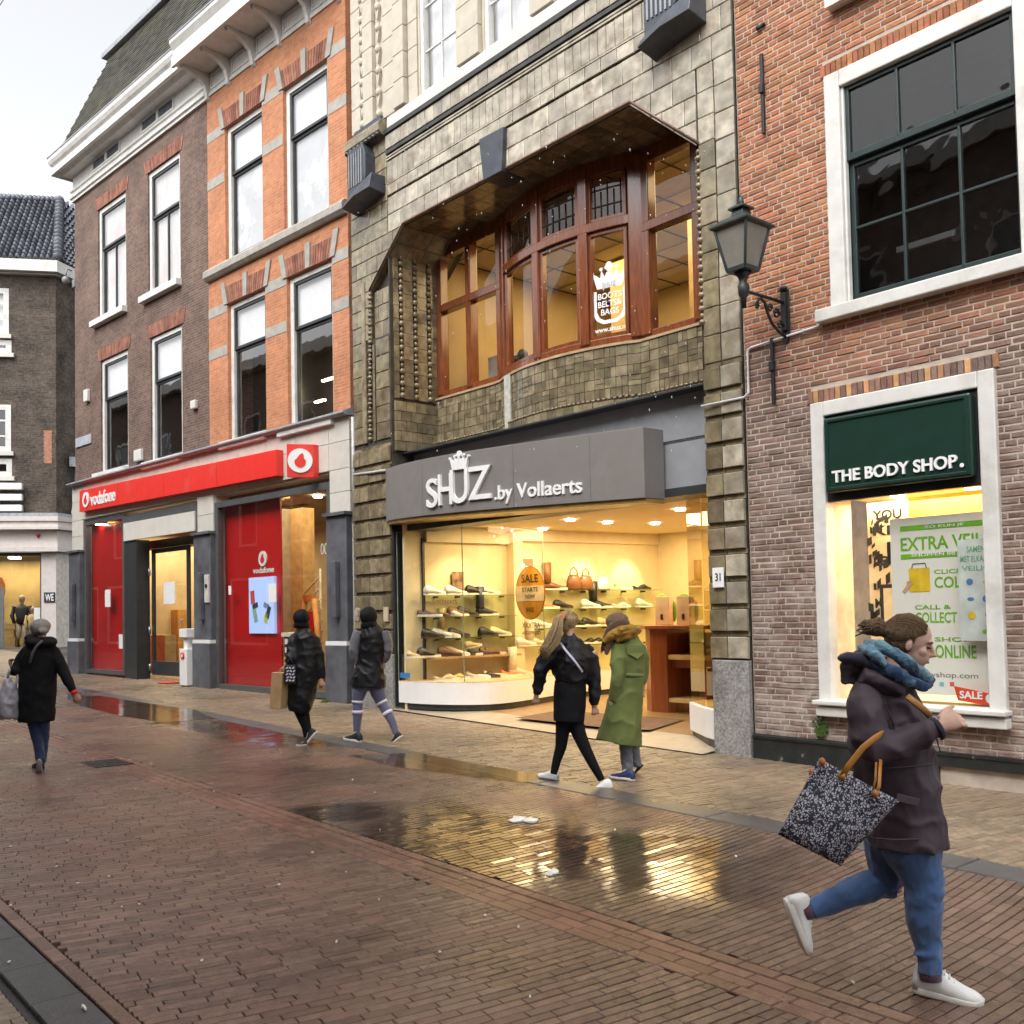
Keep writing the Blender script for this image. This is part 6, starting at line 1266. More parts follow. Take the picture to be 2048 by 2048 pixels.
# ================================================================== cosmetics shop in red brick
bo = thing('cosmetics_shop_building', 'red brown brick house with large white framed windows at the right', 'building', BO, (0.05, 0, BO.g(.05)))
MORT = M('mortar', (.52, .44, .36), .9, var=.15, bump=.4, bscale=150)
def house_brick():
    m = M('house_brick', (.375, .148, .070), .85, var=.18, scale=18, island=.30, bump=.5, bscale=70)
    t = m.node_tree; N = t.nodes; L = t.links; b = N['Principled BSDF']; src = b.inputs['Base Color'].links[0].from_socket
    ge = N.new('ShaderNodeNewGeometry'); sp = N.new('ShaderNodeSeparateXYZ'); L.new(ge.outputs['Position'], sp.inputs[0])
    no = N.new('ShaderNodeTexNoise'); no.inputs['Scale'].default_value = 1.1; no.inputs['Detail'].default_value = 5; L.new(ge.outputs['Position'], no.inputs['Vector'])
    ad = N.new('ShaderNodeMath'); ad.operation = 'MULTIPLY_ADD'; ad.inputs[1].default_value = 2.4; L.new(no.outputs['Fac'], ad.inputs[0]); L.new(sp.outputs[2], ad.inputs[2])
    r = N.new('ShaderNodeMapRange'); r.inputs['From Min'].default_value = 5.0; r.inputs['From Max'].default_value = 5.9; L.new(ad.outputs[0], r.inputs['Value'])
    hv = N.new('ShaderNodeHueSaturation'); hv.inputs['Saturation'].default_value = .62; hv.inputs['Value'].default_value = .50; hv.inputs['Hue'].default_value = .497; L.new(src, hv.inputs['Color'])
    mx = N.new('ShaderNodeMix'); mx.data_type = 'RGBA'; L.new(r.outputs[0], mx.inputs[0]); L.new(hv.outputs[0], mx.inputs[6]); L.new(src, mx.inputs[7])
    # white bloom on the lower bricks
    n2 = N.new('ShaderNodeTexNoise'); n2.inputs['Scale'].default_value = 3.2; n2.inputs['Detail'].default_value = 8; n2.inputs['Roughness'].default_value = .7; L.new(ge.outputs['Position'], n2.inputs['Vector'])
    r2 = N.new('ShaderNodeMapRange'); r2.inputs['From Min'].default_value = .42; r2.inputs['From Max'].default_value = .66; L.new(n2.outputs['Fac'], r2.inputs['Value'])
    r3 = N.new('ShaderNodeMapRange'); r3.inputs['From Min'].default_value = 4.6; r3.inputs['From Max'].default_value = .4; r3.inputs['To Min'].default_value = 0; r3.inputs['To Max'].default_value = .95; L.new(sp.outputs[2], r3.inputs['Value'])
    mu = N.new('ShaderNodeMath'); mu.operation = 'MULTIPLY'; L.new(r2.outputs[0], mu.inputs[0]); L.new(r3.outputs[0], mu.inputs[1])
    m2 = N.new('ShaderNodeMix'); m2.data_type = 'RGBA'; L.new(mu.outputs[0], m2.inputs[0]); L.new(mx.outputs[2], m2.inputs[6]); m2.inputs[7].default_value = (.46, .40, .36, 1)
    L.new(m2.outputs[2], b.inputs['Base Color']); return m
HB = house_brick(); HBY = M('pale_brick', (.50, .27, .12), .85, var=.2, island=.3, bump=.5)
UW = (1.07, 3.10, 4.62, 7.02); SWN = (.80, 2.66, .62, 3.72); TW = (1.20, 3.1, 7.74, 10.0)
HOL = [UW, SWN, TW]
mb = MB(); wall(mb, -.03, 6.5, .0, 9.6, HOL, 0, .3); mb.box(-.03, -.01, 0, 6, 0, 9.6); mb.build('mortar_wall', MORT, bo)
ch = .0633; z = .29; bricks = []
r = 0
while z < 8.9:
    segs = [(-.02, 3.35)]
    for a, b, c, d in HOL:
        top = d + (.13 if d < 9 else 0)
        if z + ch > c - .02 and z < top:
            ns = []
            for s0, s1 in segs:
                if b <= s0 or a >= s1: ns.append((s0, s1)); continue
                if a > s0: ns.append((s0, a))
                if b < s1: ns.append((b, s1))
            segs = ns
    for s0, s1 in segs:
        u = s0 - (.0 if r % 2 == 0 else .055); k = 0
        while u < s1 - .01:
            L_ = .213 if R.random() < .62 else .108
            a, b = max(u, s0), min(u + L_, s1); u += L_
            if b - a > .03: bricks.append((a + .007, b - .007, z + .008, z + ch - .008))
    z += ch; r += 1
def bsz(bk):
    p = BO.w((bk[0] + bk[1]) / 2, 0, bk[2]) - CP; zc = p.dot(CF); x = 1024 + F * p.dot(CR) / zc; y = 1024 + SY - F * p.dot(CU) / zc
    return -(bk[1] - bk[0]) / p.length if -10 < x < 2050 and -10 < y < 2050 else 1
bricks.sort(key=bsz); PB = {}; bs = MB()
def brickgeo(mb, a, b, c, d, y, tl=0):
    e = .006; vs = [(a, .012, c), (b, .012, c), (b, .012, d), (a, .012, d), (a, y + .003, c), (b, y + .003, c), (b, y + .003, d), (a, y + .003, d), (a + e, y + tl, c + e), (b - e, y - tl, c + e), (b - e, y - tl, d - e), (a + e, y + tl, d - e)]
    mb.add(vs, [(8, 9, 10, 11)] + [(i, (i + 1) % 4, (i + 1) % 4 + 4, i + 4) for i in range(4)] + [(i + 4, (i + 1) % 4 + 4, (i + 1) % 4 + 8, i + 8) for i in range(4)])
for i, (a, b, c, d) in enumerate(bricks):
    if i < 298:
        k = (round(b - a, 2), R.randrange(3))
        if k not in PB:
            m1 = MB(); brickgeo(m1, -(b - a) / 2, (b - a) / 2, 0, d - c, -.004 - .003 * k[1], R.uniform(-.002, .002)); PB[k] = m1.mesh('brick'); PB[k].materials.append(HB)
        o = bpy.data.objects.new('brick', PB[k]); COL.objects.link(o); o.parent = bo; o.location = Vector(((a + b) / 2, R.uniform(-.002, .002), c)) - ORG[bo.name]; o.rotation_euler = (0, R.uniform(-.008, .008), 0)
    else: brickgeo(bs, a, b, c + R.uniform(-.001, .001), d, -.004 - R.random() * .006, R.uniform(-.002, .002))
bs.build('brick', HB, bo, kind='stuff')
for u0, u1, z0, z1 in ((1.02, 3.12, 7.025, 7.15), (.76, 2.70, 3.728, 3.85)):
    n = round((u1 - u0) / .062)
    for k in range(n):
        a = u0 + (u1 - u0) * k / n; b = u0 + (u1 - u0) * (k + 1) / n; m_ = MB(); brickgeo(m_, a + .005, b - .005, z0, z1, -.018 - R.random() * .006); m_.build('soldier_brick', HBY if R.random() < .25 and z0 < 5 else HB, bo)
m_ = MB(); run(m_, [(0, .0), (.03, .0), (.03, .24), (.045, .26), (.045, .285), (0, .30)], -.03, 1.98); m_.build('plinth', M('black_plinth', (.02, .023, .023), .45, var=.3, bump=.2, dirt=(.30, .29, .27), dlo=.66, dhi=.70, dscale=6), bo)
m_ = MB(); run(m_, [(0, .17), (.04, .17), (.04, .26), (.05, .27), (.05, .30), (0, .30)], 1.98, 6.5); m_.box(1.98, 2.02, -.04, .1, -.1, .17); m_.build('plinth', M('black_plinth_b', (.02, .023, .023), .45, var=.3, bump=.2, dirt=(.34, .33, .31), dlo=.60, dhi=.66, dscale=7), bo)
m_ = MB(); m_.box(1.98, 6.5, .10, .14, -.1, .17); m_.build('cellar_opening', M('void_black', (.006, .006, .006), .9), bo)
m_ = MB(); m_.box(1.98, 6.5, -.05, .0, -.09, -.01); m_.build('cellar_kerb', M('cellar_kerb', (.30, .29, .27), .7, var=.2), bo)
# upper window
def dutch(u0, u1, z0, z1):
    m_ = MB(); ringbox(m_, u0, u1, z0, z1, -.04, .10, .17, .04); m_.box(u0 + .17, u0 + .20, -.01, .06, z0, z1 - .17); w_ = m_.build('window', WHITE, bo, bevel=.012)
    m_ = MB(); m_.box(u0 - .13, u1 + .1, -.13, .02, z0 - .11, z0 + .02); m_.build('sill', WHITE, w_, bevel=.012)
    a, b, c, d = u0 + .19, u1 - .17, z0 + .04, z1 - .17; md = 6.13
    m_ = MB(); ringbox(m_, a, b, md - .04, d, .02, .07, .05, .075)
    for k in (1, 2): m_.box(a + (b - a) * k / 3 - .014, a + (b - a) * k / 3 + .014, .02, .07, md, d)
    m_.build('upper_sash', GREEND, w_, bevel=.006)
    m_ = MB(); ringbox(m_, a, b, c, md - .04, .075, .125, .055, .09)
    for k in (1, 2): m_.box(a + (b - a) * k / 3 - .014, a + (b - a) * k / 3 + .014, .075, .125, c, md)
    zz = (c + md) / 2 + .02; m_.box(a + .05, b - .05, .078, .122, zz - .014, zz + .014); m_.build('lower_sash', GREEND, w_, bevel=.006)
    for k in range(3):
        p, q_ = a + (b - a) * k / 3 + .015, a + (b - a) * (k + 1) / 3 - .015
        for z0_, z1_, y in ((md + .03, d - .04, .045), (zz + .014, md - .04, .10), (c + .08, zz - .014, .10)):
            t = R.uniform(-.004, .004); m_ = MB(); m_.add([(p, y + t, z0_), (q_, y - t, z0_), (q_, y - t * .5, z1_), (p, y + t * .7, z1_)], [(0, 1, 2, 3)]); m_.build('pane', OLDG, w_)
OLDG = glass_mat('old_glass', (.55, .55, .55), .02, 1.5, 1.6, bump=.22)
dutch(*UW)
m_ = MB(); ringbox(m_, TW[0], TW[1], TW[2], TW[3], -.04, .1, .17, .04); w_ = m_.build('window', WHITE, bo)
m_ = MB(); m_.box(TW[0] - .03, TW[1], -.13, .02, TW[2] - .09, TW[2] + .02); m_.build('sill', WHITE, w_)
m_ = MB(); m_.box(.6, 3.3, 1.2, 1.25, 4.4, 7.2); m_.box(.6, .65, .3, 1.2, 4.4, 7.2); m_.box(.6, 3.3, .3, 1.2, 7.05, 7.1); m_.build('room_back', M('dark_store', (.030, .024, .022), .9, var=.3), bo)
m_ = MB(); m_.box(1.5, 2.1, .5, .55, 5.2, 5.26); m_.build('hanging_tube', STEEL, bo)
# shop window
m_ = MB(); ringbox(m_, SWN[0], SWN[1], .62, SWN[3], -.05, .10, .15, .10); w_ = m_.build('shop_window', WHITE, bo, bevel=.012)
m_ = MB(); m_.box(.78, 2.69, -.15, .02, .665, .71); m_.box(.80, 2.68, -.11, .02, .55, .645); m_.build('sill', WHITE, w_, bevel=.01)
m_ = MB(); m_.add([(.95, .04, .72), (2.52, .04, .72), (2.52, .04, 2.72), (.95, .04, 2.72)], [(0, 1, 2, 3)]); m_.build('pane', SHOPG, w_)
m_ = MB(); m_.box(.95, 2.51, -.01, .08, 2.70, 3.57); m_.build('sign_recess', BLACKM, w_)
DG = M('bottle_green', (.010, .036, .026), .3, var=.1, dirt=(.05, .09, .07), dlo=.68, dhi=.78, dscale=9)
cs = thing('green_sign_box', 'dark green sign box with white THE BODY SHOP lettering above the poster window', 'sign', BO, (1.7, -.1, 2.78))
m_ = MB(); m_.box(.99, 2.47, -.11, -.012, 2.78, 3.53); m_.build('box', DG, cs, bevel=.02)
m_ = MB(); ringbox(m_, 1.01, 2.45, 2.80, 3.51, -.125, -.111, .03); m_.build('rim', DG, cs, bevel=.005)
m_ = MB(); letters(m_, 'THE BODY SHOP', 1.08, 2.345, 2.87, 2.99, -.111, .02, bold=.022); m_.disc((2.385, -.125, 2.885), (.02, 0, 0), (0, 0, .02), 12); m_.build('lettering', PURE, cs)
# inside
m_ = MB(); m_.box(.9, 2.75, 1.7, 1.75, .4, 3.3); m_.box(.93, .945, .1, .42, .4, 3.3); m_.build('inner_wall', M('cosm_cream', (.78, .62, .42), .6), bo)
m_ = MB(); m_.box(.95, 2.7, .1, 1.7, 2.74, 2.78); m_.build('inner_ceiling', M('cosm_ceiling', (.80, .62, .40), .6), bo)
m_ = MB(); m_.box(.95, 2.7, .06, 1.7, .66, .70); m_.build('window_bed', PURE, bo)
m_ = MB(); m_.box(1.3, 2.7, .72, .76, 2.22, 2.75); m_.build('orange_band', M('amber_panel', (.75, .36, .04), .4), bo)
for k, u in enumerate((1.5, 2.25)): m_ = MB(); m_.tube([(u, .35, 2.74), (u, .35, 2.715)], .07, 14); m_.build('ceiling_spot', SPOTE, bo)
area('cosmetics_window_light', BO, (1.8, .55, 2.70), 1.5, .5, 26, (1, .80, .52)); area('cosmetics_room_light', BO, (1.7, 1.2, 2.70), 1.2, .5, 16, (1, .76, .44))
wp = thing('patterned_strip', 'tall black and cream word patterned strip left of the poster', 'wall strip', BO, (1.3, .5, .7))
PCR = M('strip_cream', (.72, .56, .34), .6); m_ = MB(); m_.box(1.08, 1.52, .50, .52, .70, 2.72); m_.build('panel', PCR, wp)
random_words = (('LOVE', 2.05), ('YOU', 2.52), ('KIE', 2.36), ('HOPE', .95), ('LIFE', 1.1), ('MEMO', 1.62))
for tx, z in random_words: m_ = MB(); letters(m_, tx, 1.14, 1.46, z, z + .10, .498, .002, bold=.03); m_.build('lettering', BLACKM, wp)
for i in range(64):
    a = 1.09 + R.random() * .36; z = .75 + R.random() * 1.9; m_ = MB(); h = R.uniform(.02, .09); m_.obox((a, .496, z), (R.uniform(.008, .03), 0, R.uniform(-.01, .02)), (0, .002, 0), (0, 0, h * .6)); m_.build('mark', BLACKM, wp)
m_ = MB(); m_.box(1.2, 1.42, .488, .497, 1.42, 1.86); m_.build('phone_shape', BLACKM, wp); m_ = MB(); m_.box(1.24, 1.38, .484, .4875, 1.46, 1.82); m_.build('phone_face', PCR, wp)
# poster
PO = M('poster_white', (.80, .78, .72), .6, var=.02); GR = M('poster_green', (.16, .46, .02), .6); YL = M('poster_yellow', (.75, .50, .02), .6)
po = thing('shop_poster', 'large white poster with green EXTRA VEILIG shopping text in the right shop window', 'poster', BO, (2.2, .16, .75))
PY = .17
def pp(px, py, y=PY): return BO.l(px, py, y)
def pk(x, y): return (1348 + x * .36232, 680 + y * .36232)      # pixel of the enlarged crop
tl_ = pp(*pk(1190, 990)); bl_ = pp(*pk(1215, 1540)); 
m_ = MB(); m_.box(tl_[0], 2.66, PY, PY + .02, .80, tl_[1]); m_.build('sheet', PO, po)
def ptxt(tx, xa, ya, xb, yb, mat=GR, bold=.02):
    a = pp(*pk(xa, ya)); b = (pp(*pk(xb, yb))[0], pp(*pk(xa, yb))[1]); m_ = MB(); letters(m_, tx, a[0], b[0], b[1], a[1], PY - .001, .0015, bold=bold); m_.build('lettering', mat, po)
def pbar(xa, ya, xb, yb, mat=GR):
    a = pp(*pk(xa, ya)); b = (pp(*pk(xb, yb))[0], pp(*pk(xa, yb))[1]); m_ = MB(); m_.box(a[0], b[0], PY - .003, PY - .001, b[1], a[1]); return m_.build('bar', mat, po)
pbar(1248, 1030, 1760, 1058); m_ = MB(); a = pp(*pk(1380, 1026)); b = (pp(*pk(1600, 1044))[0], pp(*pk(1380, 1044))[1]); letters(m_, 'ZO KUN JE', a[0], b[0], b[1], a[1], PY - .004, .0015, bold=.02); m_.build('lettering', PURE, po)
ptxt('EXTRA VEILIG', 1250, 1094, 1800, 1168)
pbar(1252, 1185, 1700, 1212); m_ = MB(); a = pp(*pk(1312, 1180)); b = (pp(*pk(1660, 1203))[0], pp(*pk(1312, 1203))[1]); letters(m_, 'SHOPPEN BIJ ONS', a[0], b[0], b[1], a[1], PY - .004, .0015, bold=.02); m_.build('lettering', PURE, po)
ptxt('CLICK &', 1435, 1268, 1650, 1292); ptxt('COLLECT', 1437, 1308, 1760, 1370); ptxt('CALL &', 1330, 1464, 1530, 1488); ptxt('COLLECT', 1332, 1504, 1565, 1562)
ptxt('SHOP', 1440, 1640, 1640, 1664); ptxt('ONLINE', 1442, 1682, 1672, 1755)
GYT = M('poster_grey', (.16, .15, .14), .6); ptxt('thebodyshop.com', 1255, 1826, 1680, 1862, GYT, 0.0)
a = pp(*pk(1297, 1262)); b = pp(*pk(1415, 1388)); m_ = MB(); m_.box(a[0], b[0], PY - .004, PY - .001, b[1], a[1]); m_.build('bag_picture', YL, po)
m_ = MB(); m_.tube([(a[0] + .03, PY - .004, a[1]), (a[0] + .04, PY - .004, a[1] + .045), (b[0] - .04, PY - .004, a[1] + .045), (b[0] - .03, PY - .004, a[1])], .004, 6); m_.build('bag_handle', GYT, po)
a = pp(*pk(1260, 1390)); b = pp(*pk(1312, 1325)); m_ = MB(); m_.prism([(a[0], a[1]), (a[0] + .03, a[1] - .012), (b[0], b[1] - .05), (b[0] + .015, b[1] - .04), (b[0], b[1]), (b[0] - .055, b[1] - .02), (b[0] - .03, b[1] - .03)], PY - .007, PY - .005); m_.build('arrow_picture', M('poster_skin', (.62, .36, .20), .6), po)
for i, (x, c) in enumerate(((1478, (.2, .5, .6)), (1535, (.7, .1, .08)), (1420, (.1, .2, .5)))): a = pp(*pk(x, 1900)); m_ = MB(); m_.box(a[0] - .02, a[0] + .02, PY - .003, PY - .001, a[1] - .02, a[1] + .02); m_.build('social_icon', M('icon_%d' % i, c, .6), po)
sb_ = thing('safety_notice', 'narrow grey SAMEN MET ELKAAR VEILIG notice over the right side of the poster', 'notice', BO, (2.5, .1, 1.2))
PY2 = .055
m_ = MB(); a = BO.l(*pk(1562, 1105), PY2); b = BO.l(*pk(1600, 1660), PY2); m_.box(a[0] + .0, 2.515, PY2, PY2 + .006, b[1], a[1]); m_.build('sheet', M('notice_grey', (.58, .62, .60), .5), sb_)
def ntxt(tx, xa, ya, xb, yb, mat=GR):
    a = BO.l(*pk(xa, ya), PY2); b = (BO.l(*pk(xb, yb), PY2)[0], BO.l(*pk(xa, yb), PY2)[1]); m_ = MB(); letters(m_, tx, a[0], b[0], b[1], a[1], PY2 - .001, .0015, bold=.01); m_.build('lettering', mat, sb_)
GR2 = M('notice_green', (.15, .42, .22), .6)
ntxt('SAMEN', 1614, 1140, 1716, 1174, GR2); ntxt('MET ELKAAR', 1580, 1195, 1745, 1228, GR2); ntxt('VEILIG', 1588, 1248, 1745, 1276, GR2)
BLU = M('notice_blue', (.08, .2, .45), .6)
for i, (x, y, mt, s) in enumerate(((1632, 1335, BLU, 14), (1715, 1335, YL, 8), (1638, 1430, BLU, 14), (1722, 1428, BLU, 14), (1644, 1520, YL, 16), (1735, 1515, M('notice_olive', (.35, .3, .1), .6), 13), (1725, 1608, GR, 16))):
    a = BO.l(*pk(x, y), PY2); m_ = MB(); m_.prism([(a[0] + s * .0022 * cos(k * pi / 6), a[1] + s * .0022 * (.55 if i in (1, 2, 6) else 1) * sin(k * pi / 6)) for k in range(12)], PY2 - .003, PY2 - .001); m_.build('icon', mt, sb_)
sl = thing('sale_ribbon', 'red SALE ribbon strip low in the cosmetics shop window', 'sale sign', BO, (2.3, .1, .75))
RED2 = M('ribbon_red', (.72, .07, .02), .5)
a = BO.l(1908, 1372, .1); m_ = MB(); m_.prism([(a[0], a[1]), (2.50, a[1] - .06), (2.50, a[1] - .17), (a[0] + .03, a[1] - .13)], .10, .105); m_.build('ribbon', RED2, sl)
m_ = MB(); letters(m_, 'SALE', a[0] + .05, a[0] + .26, a[1] - .11, a[1] - .04, .099, .002, bold=.03); m_.build('lettering', PURE, sl)
m_ = MB(); m_.disc((2.46, .096, a[1] - .10), (.045, 0, 0), (0, 0, .045), 16); m_.build('badge', PURE, sl)
m_ = MB(); m_.box(1.6, 2.5, .12, .2, .705, .735); m_.build('gold_bar', M('gold_bar', (.5, .32, .08), .35), fr=BO, org=(2, .15, .705), label='thin golden bar lying at the bottom of the poster window', cat='bar')
# ironwork
an = 0
for u, z0, z1, lab in ((.335, 6.72, 7.59, 'upper black iron wall anchor on the red brick'), (.36, 3.80, 4.50, 'lower black iron wall anchor below the white pipe')):
    t = thing('wall_anchor', lab, 'wall anchor', BO, (u, -.03, z0), 'iron wall anchors'); zc = (z0 + z1) / 2 + .05
    m_ = MB(); m_.box(u - .018, u + .018, -.05, -.02, z0, z1); m_.build('bar', BLACKM, t, bevel=.004); m_ = MB(); m_.box(u - .026, u + .026, -.075, -.018, zc - .05, zc + .05); m_.build('boss', BLACKM, t, bevel=.006)
m_ = MB(); u, z = BO.l(1524, 55); m_.obox((u, -.03, z), (.05, 0, .015), (0, .015, 0), (-.004, 0, .012)); m_.ell((u - .03, -.04, z), (.02, 0, 0), (0, .02, 0), (0, 0, .03)); m_.build('iron_hook', BLACKM, fr=BO, org=(u, 0, z), label='small black iron hook high on the red brick', cat='hook')
m_ = MB(); m_.tube([(.95, -.03, 4.50), (.08, -.03, 4.46), (.045, -.03, 4.43), (.04, -.03, 3.98), (.0, -.06, 3.93), (-.55, -.11, 3.92)], .014, 8); m_.build('white_conduit', M('white_pipe', (.62, .62, .62), .4), fr=BO, org=(.04, 0, 4), label='thin white conduit running along the brick and bent around the tiled pillar', cat='conduit')
m_ = MB()
for i in range(60): 
    a = R.gauss(.80, .03); m_.ell((a, -.03, .34 + abs(R.gauss(0, .1))), (.018, 0, 0), (0, .012, 0), (0, 0, .02), 6, 4)
m_.build('moss', M('moss', (.05, .10, .015), .9, var=.3), fr=BO, org=(.8, 0, .3), kind='stuff')
# ------------------------------------------------------------------ bracket lantern
LU, LZ = .53, 5.0
LD = -.4
for _ in range(40):
    p = BO.w(LU, LD, LZ) - CP; x = 1024 + F * p.dot(CR) / p.dot(CF); LD += (x - 1486) * -.004
def lz(py): 
    d = ray(1486, py); w_ = BO.w(LU, LD, 0); return HC + d.z / d.y * w_.y
lt = thing('street_lantern', 'old dark green lantern with frosted panes on a scrolled wall bracket', 'lantern', BO, (LU, 0, 4.9))
LM = M('lantern_green', (.030, .042, .042), .4, var=.3, bump=.15, dirt=(.25, .26, .25), dlo=.66, dhi=.72, dscale=14)
z0, z1, z2, z3, z4, z5 = lz(541), lz(455), lz(432), lz(420), lz(402), lz(545)
def sq(h, z): return [(LU + x * h, LD + y * h, z) for x, y in ((-1, -1), (1, -1), (1, 1), (-1, 1))]
FROST = glass_mat('frosted_pane', (.5, .48, .43), .3, 1.5, 1.6)
FP = M('frosted_glass', (.27, .255, .22), .35, var=.1)
m_ = MB(); m_.loft([sq(.105, z0 + .02), sq(.188, z1 - .02)], cap=True, sm=False); m_.build('pane', FP, lt)
m_ = MB()
for x, y in ((-1, -1), (1, -1), (1, 1), (-1, 1)): m_.tube([(LU + x * .111, LD + y * .111, z0), (LU + x * .196, LD + y * .196, z1)], .016, 6)
m_.loft([sq(.117, z0 - .02), sq(.122, z0 + .025)], sm=False); m_.loft([sq(.202, z1 - .025), sq(.232, z1 - .01), sq(.232, z1 + .005)], sm=False); m_.build('frame', LM, lt, bevel=.004)
m_ = MB(); m_.loft([sq(.235, z1 + .006), sq(.165, z1 + .06), sq(.075, z2), sq(.062, z3)], sm=False); m_.loft([sq(.095, z3), sq(.095, z3 + .02), sq(.05, z3 + .05)], sm=False); m_.build('roof', LM, lt, bevel=.004)
m_ = MB(); m_.tube([(LU, LD, z3 + .04), (LU, LD, z3 + .07), (LU, LD, z4 + .03), (LU, LD, z4 + .06)], [.02, .035, .022, .006], 8); m_.build('finial', LM, lt)
zb = z0 - .02; za = LZ + .0
m_ = MB(); m_.tube([(LU, LD, zb), (LU, LD, zb - .05), (LU, LD, zb - .10), (LU, LD, zb - .14), (LU, LD, zb - .22), (LU, LD, zb - .26), (LU, LD, zb - .36)], [.09, .05, .035, .06, .055, .03, .025], 10); m_.build('socket', BLACKM, lt)
zk = zb - .18
m_ = MB(); m_.tube([(LU, LD, zk), (LU, -.02, zk + .0)], .017, 8); m_.build('arm', BLACKM, lt)
m_ = MB(); sc_ = [(LD * .72, zk - .1), (LD * .66, zk - .05), (LD * .6, zk - .03), (LD * .52, zk - .06), (LD * .46, zk - .16), (LD * .36, zk - .26), (LD * .22, zk - .32), (-.03, zk - .36)]
m_.tube([(LU, d, z) for d, z in sc_], .016, 7)
for cx_, cz_, r_ in ((LD * .40, zk - .10, .045), (LD * .25, zk - .14, .06), (LD * .17, zk - .25, .05), (LD * .70, zk - .12, .035)):
    m_.tube([(LU, cx_ + r_ * (1 - k / 16) * cos(k * .75), cz_ + r_ * (1 - k / 16) * sin(k * .75)) for k in range(13)], .011, 6)
m_.build('scroll', BLACKM, lt)
m_ = MB(); m_.prism([(LU - .05, zk + .14), (LU + .05, zk + .14), (LU + .05, zk - .36), (LU, zk - .44), (LU - .05, zk - .36)], -.04, -.012); m_.box(LU - .03, LU + .03, -.07, -.04, zk - .3, zk + .1); m_.ell((LU, -.05, zk + .15), (.05, 0, 0), (0, .03, 0), (0, 0, .03)); m_.build('wall_plate', BLACKM, lt, bevel=.006)
# overhead wire top left
wa, wb = at(-30, 55, 14), at(30, -40, 16); m_ = MB(); m_.tube([wa, wa.lerp(wb, .5) - Vector((0, 0, .02)), wb + (wb - wa) * 2], .007, 6); m_.build('overhead_wire', BLACKM, org=wa, label='thin dark wire crossing the top left corner of the sky', cat='wire')
wa, wb = at(-30, 30, 14), at(30, -60, 16); m_ = MB(); m_.tube([wa, wb + (wb - wa) * 2], .005, 6)
# ------------------------------------------------------------------ houses on the camera's side of the street
op = thing('opposite_building', 'dark brick houses across the street mirrored in the window panes', 'building', BO, (-6, -11.6, 0))
OB = brick_mat('opposite_brick', (.16, .085, .06), (.11, .06, .045), (.2, .17, .14), .21, .063, .01, .4)
hl = []
for k in range(26):
    u0 = -70 + k * 3.2
    for z0_, z1_ in ((4.4, 6.6), (7.6, 9.6)): hl.append((u0, u0 + 1.2, z0_, z1_))
    hl.append((u0 - .6, u0 + 1.8, .6, 3.2))
m_ = MB(); wall(m_, -72, 13, -.3, 11.2, hl, 0, -.25); m_.build('wall', OB, op); op_o = ORG[op.name]
for o in list(op.children): o.data.transform(Matrix.Translation((0, -11.6, 0)))
m_ = MB()
for a, b, c, d in hl: ringbox(m_, a, b, c, d, -11.72, -11.62, .1)
m_.box(-72, 13, -11.6, -11.2, 11.2, 11.6); m_.build('window_frames', WHITE, op)
m_ = MB()
for a, b, c, d in hl: m_.add([(a, -11.7, c), (b, -11.7, c), (b, -11.7, d), (a, -11.7, d)], [(0, 1, 2, 3)])
m_.build('window_panes', M('opp_glass', (.03, .03, .035), .1), op)
# ================================================================== people
SKIN = M('skin', (.55, .33, .24), .5, var=.06, scale=12, bump=.03)
def cloth(name, col, rough=.8, fold=.5, fs=5, sheen=.3, spec=.3, var=.12): 
    m = M(name, col, rough, var=var, scale=5, bump=min(1, fold), bscale=fs * .8, sheen=sheen, spec=spec, bdist=.05, ridged=True); return m
BLKC = cloth('black_puffer', (.008, .008, .010), .5, .8, 8, 0, .3); BLKW = cloth('black_coat', (.006, .006, .008), .75, .5, 5, 0, .2)
NAVYJ = cloth('navy_jeans', (.018, .035, .10), .8, .6, 9); JEANS = cloth('blue_jeans', (.055, .115, .26), .75, .5, 9, var=.3)
GREYS = cloth('grey_knit', (.12, .12, .135), .85, .5, 8); LEGG = cloth('blue_grey_leggings', (.11, .115, .19), .6, .3, 9); BLKT = cloth('black_tights', (.006, .006, .007), .8, .2, 9, 0, .2)
LILAC = cloth('lilac_white', (.62, .60, .74), .6, .2); GREENC = cloth('green_wool', (.150, .180, .060), .95, .6, 6, .05, .1); MUST = cloth('mustard_scarf', (.27, .155, .032), .95, .9, 14, .05, .1); GREYT = cloth('grey_trousers', (.17, .18, .21), .8, .9, 12)
PURP = cloth('plum_jacket', (.060, .043, .054), .62, .9, 5, 0, .3); NAVY = cloth('navy_lining', (.020, .018, .035), .8, .8, 9)
WSHOE = M('white_shoe', (.80, .79, .77), .45, var=.05, bump=.08, dirt=(.6, .57, .52), dlo=.6, dhi=.85, dscale=9); WSOLE = M('white_sole', (.70, .68, .64), .6, var=.08); DSHOE = M('black_shoe', (.015, .015, .017), .6, var=.2); BSHOE = M('blue_shoe', (.022, .035, .11), .6, var=.2)
def hairm(name, col): return M(name, col, .45, var=.5, scale=10, aniso=(30, 30, 3), bump=.7, bscale=12, spec=.4)
GREYH = hairm('grey_hair', (.30, .28, .26)); BLOND = hairm('blond_hair', (.42, .29, .15)); BROWNH = hairm('brown_hair', (.15, .095, .06)); LBROWN = hairm('light_brown_hair', (.16, .098, .048))
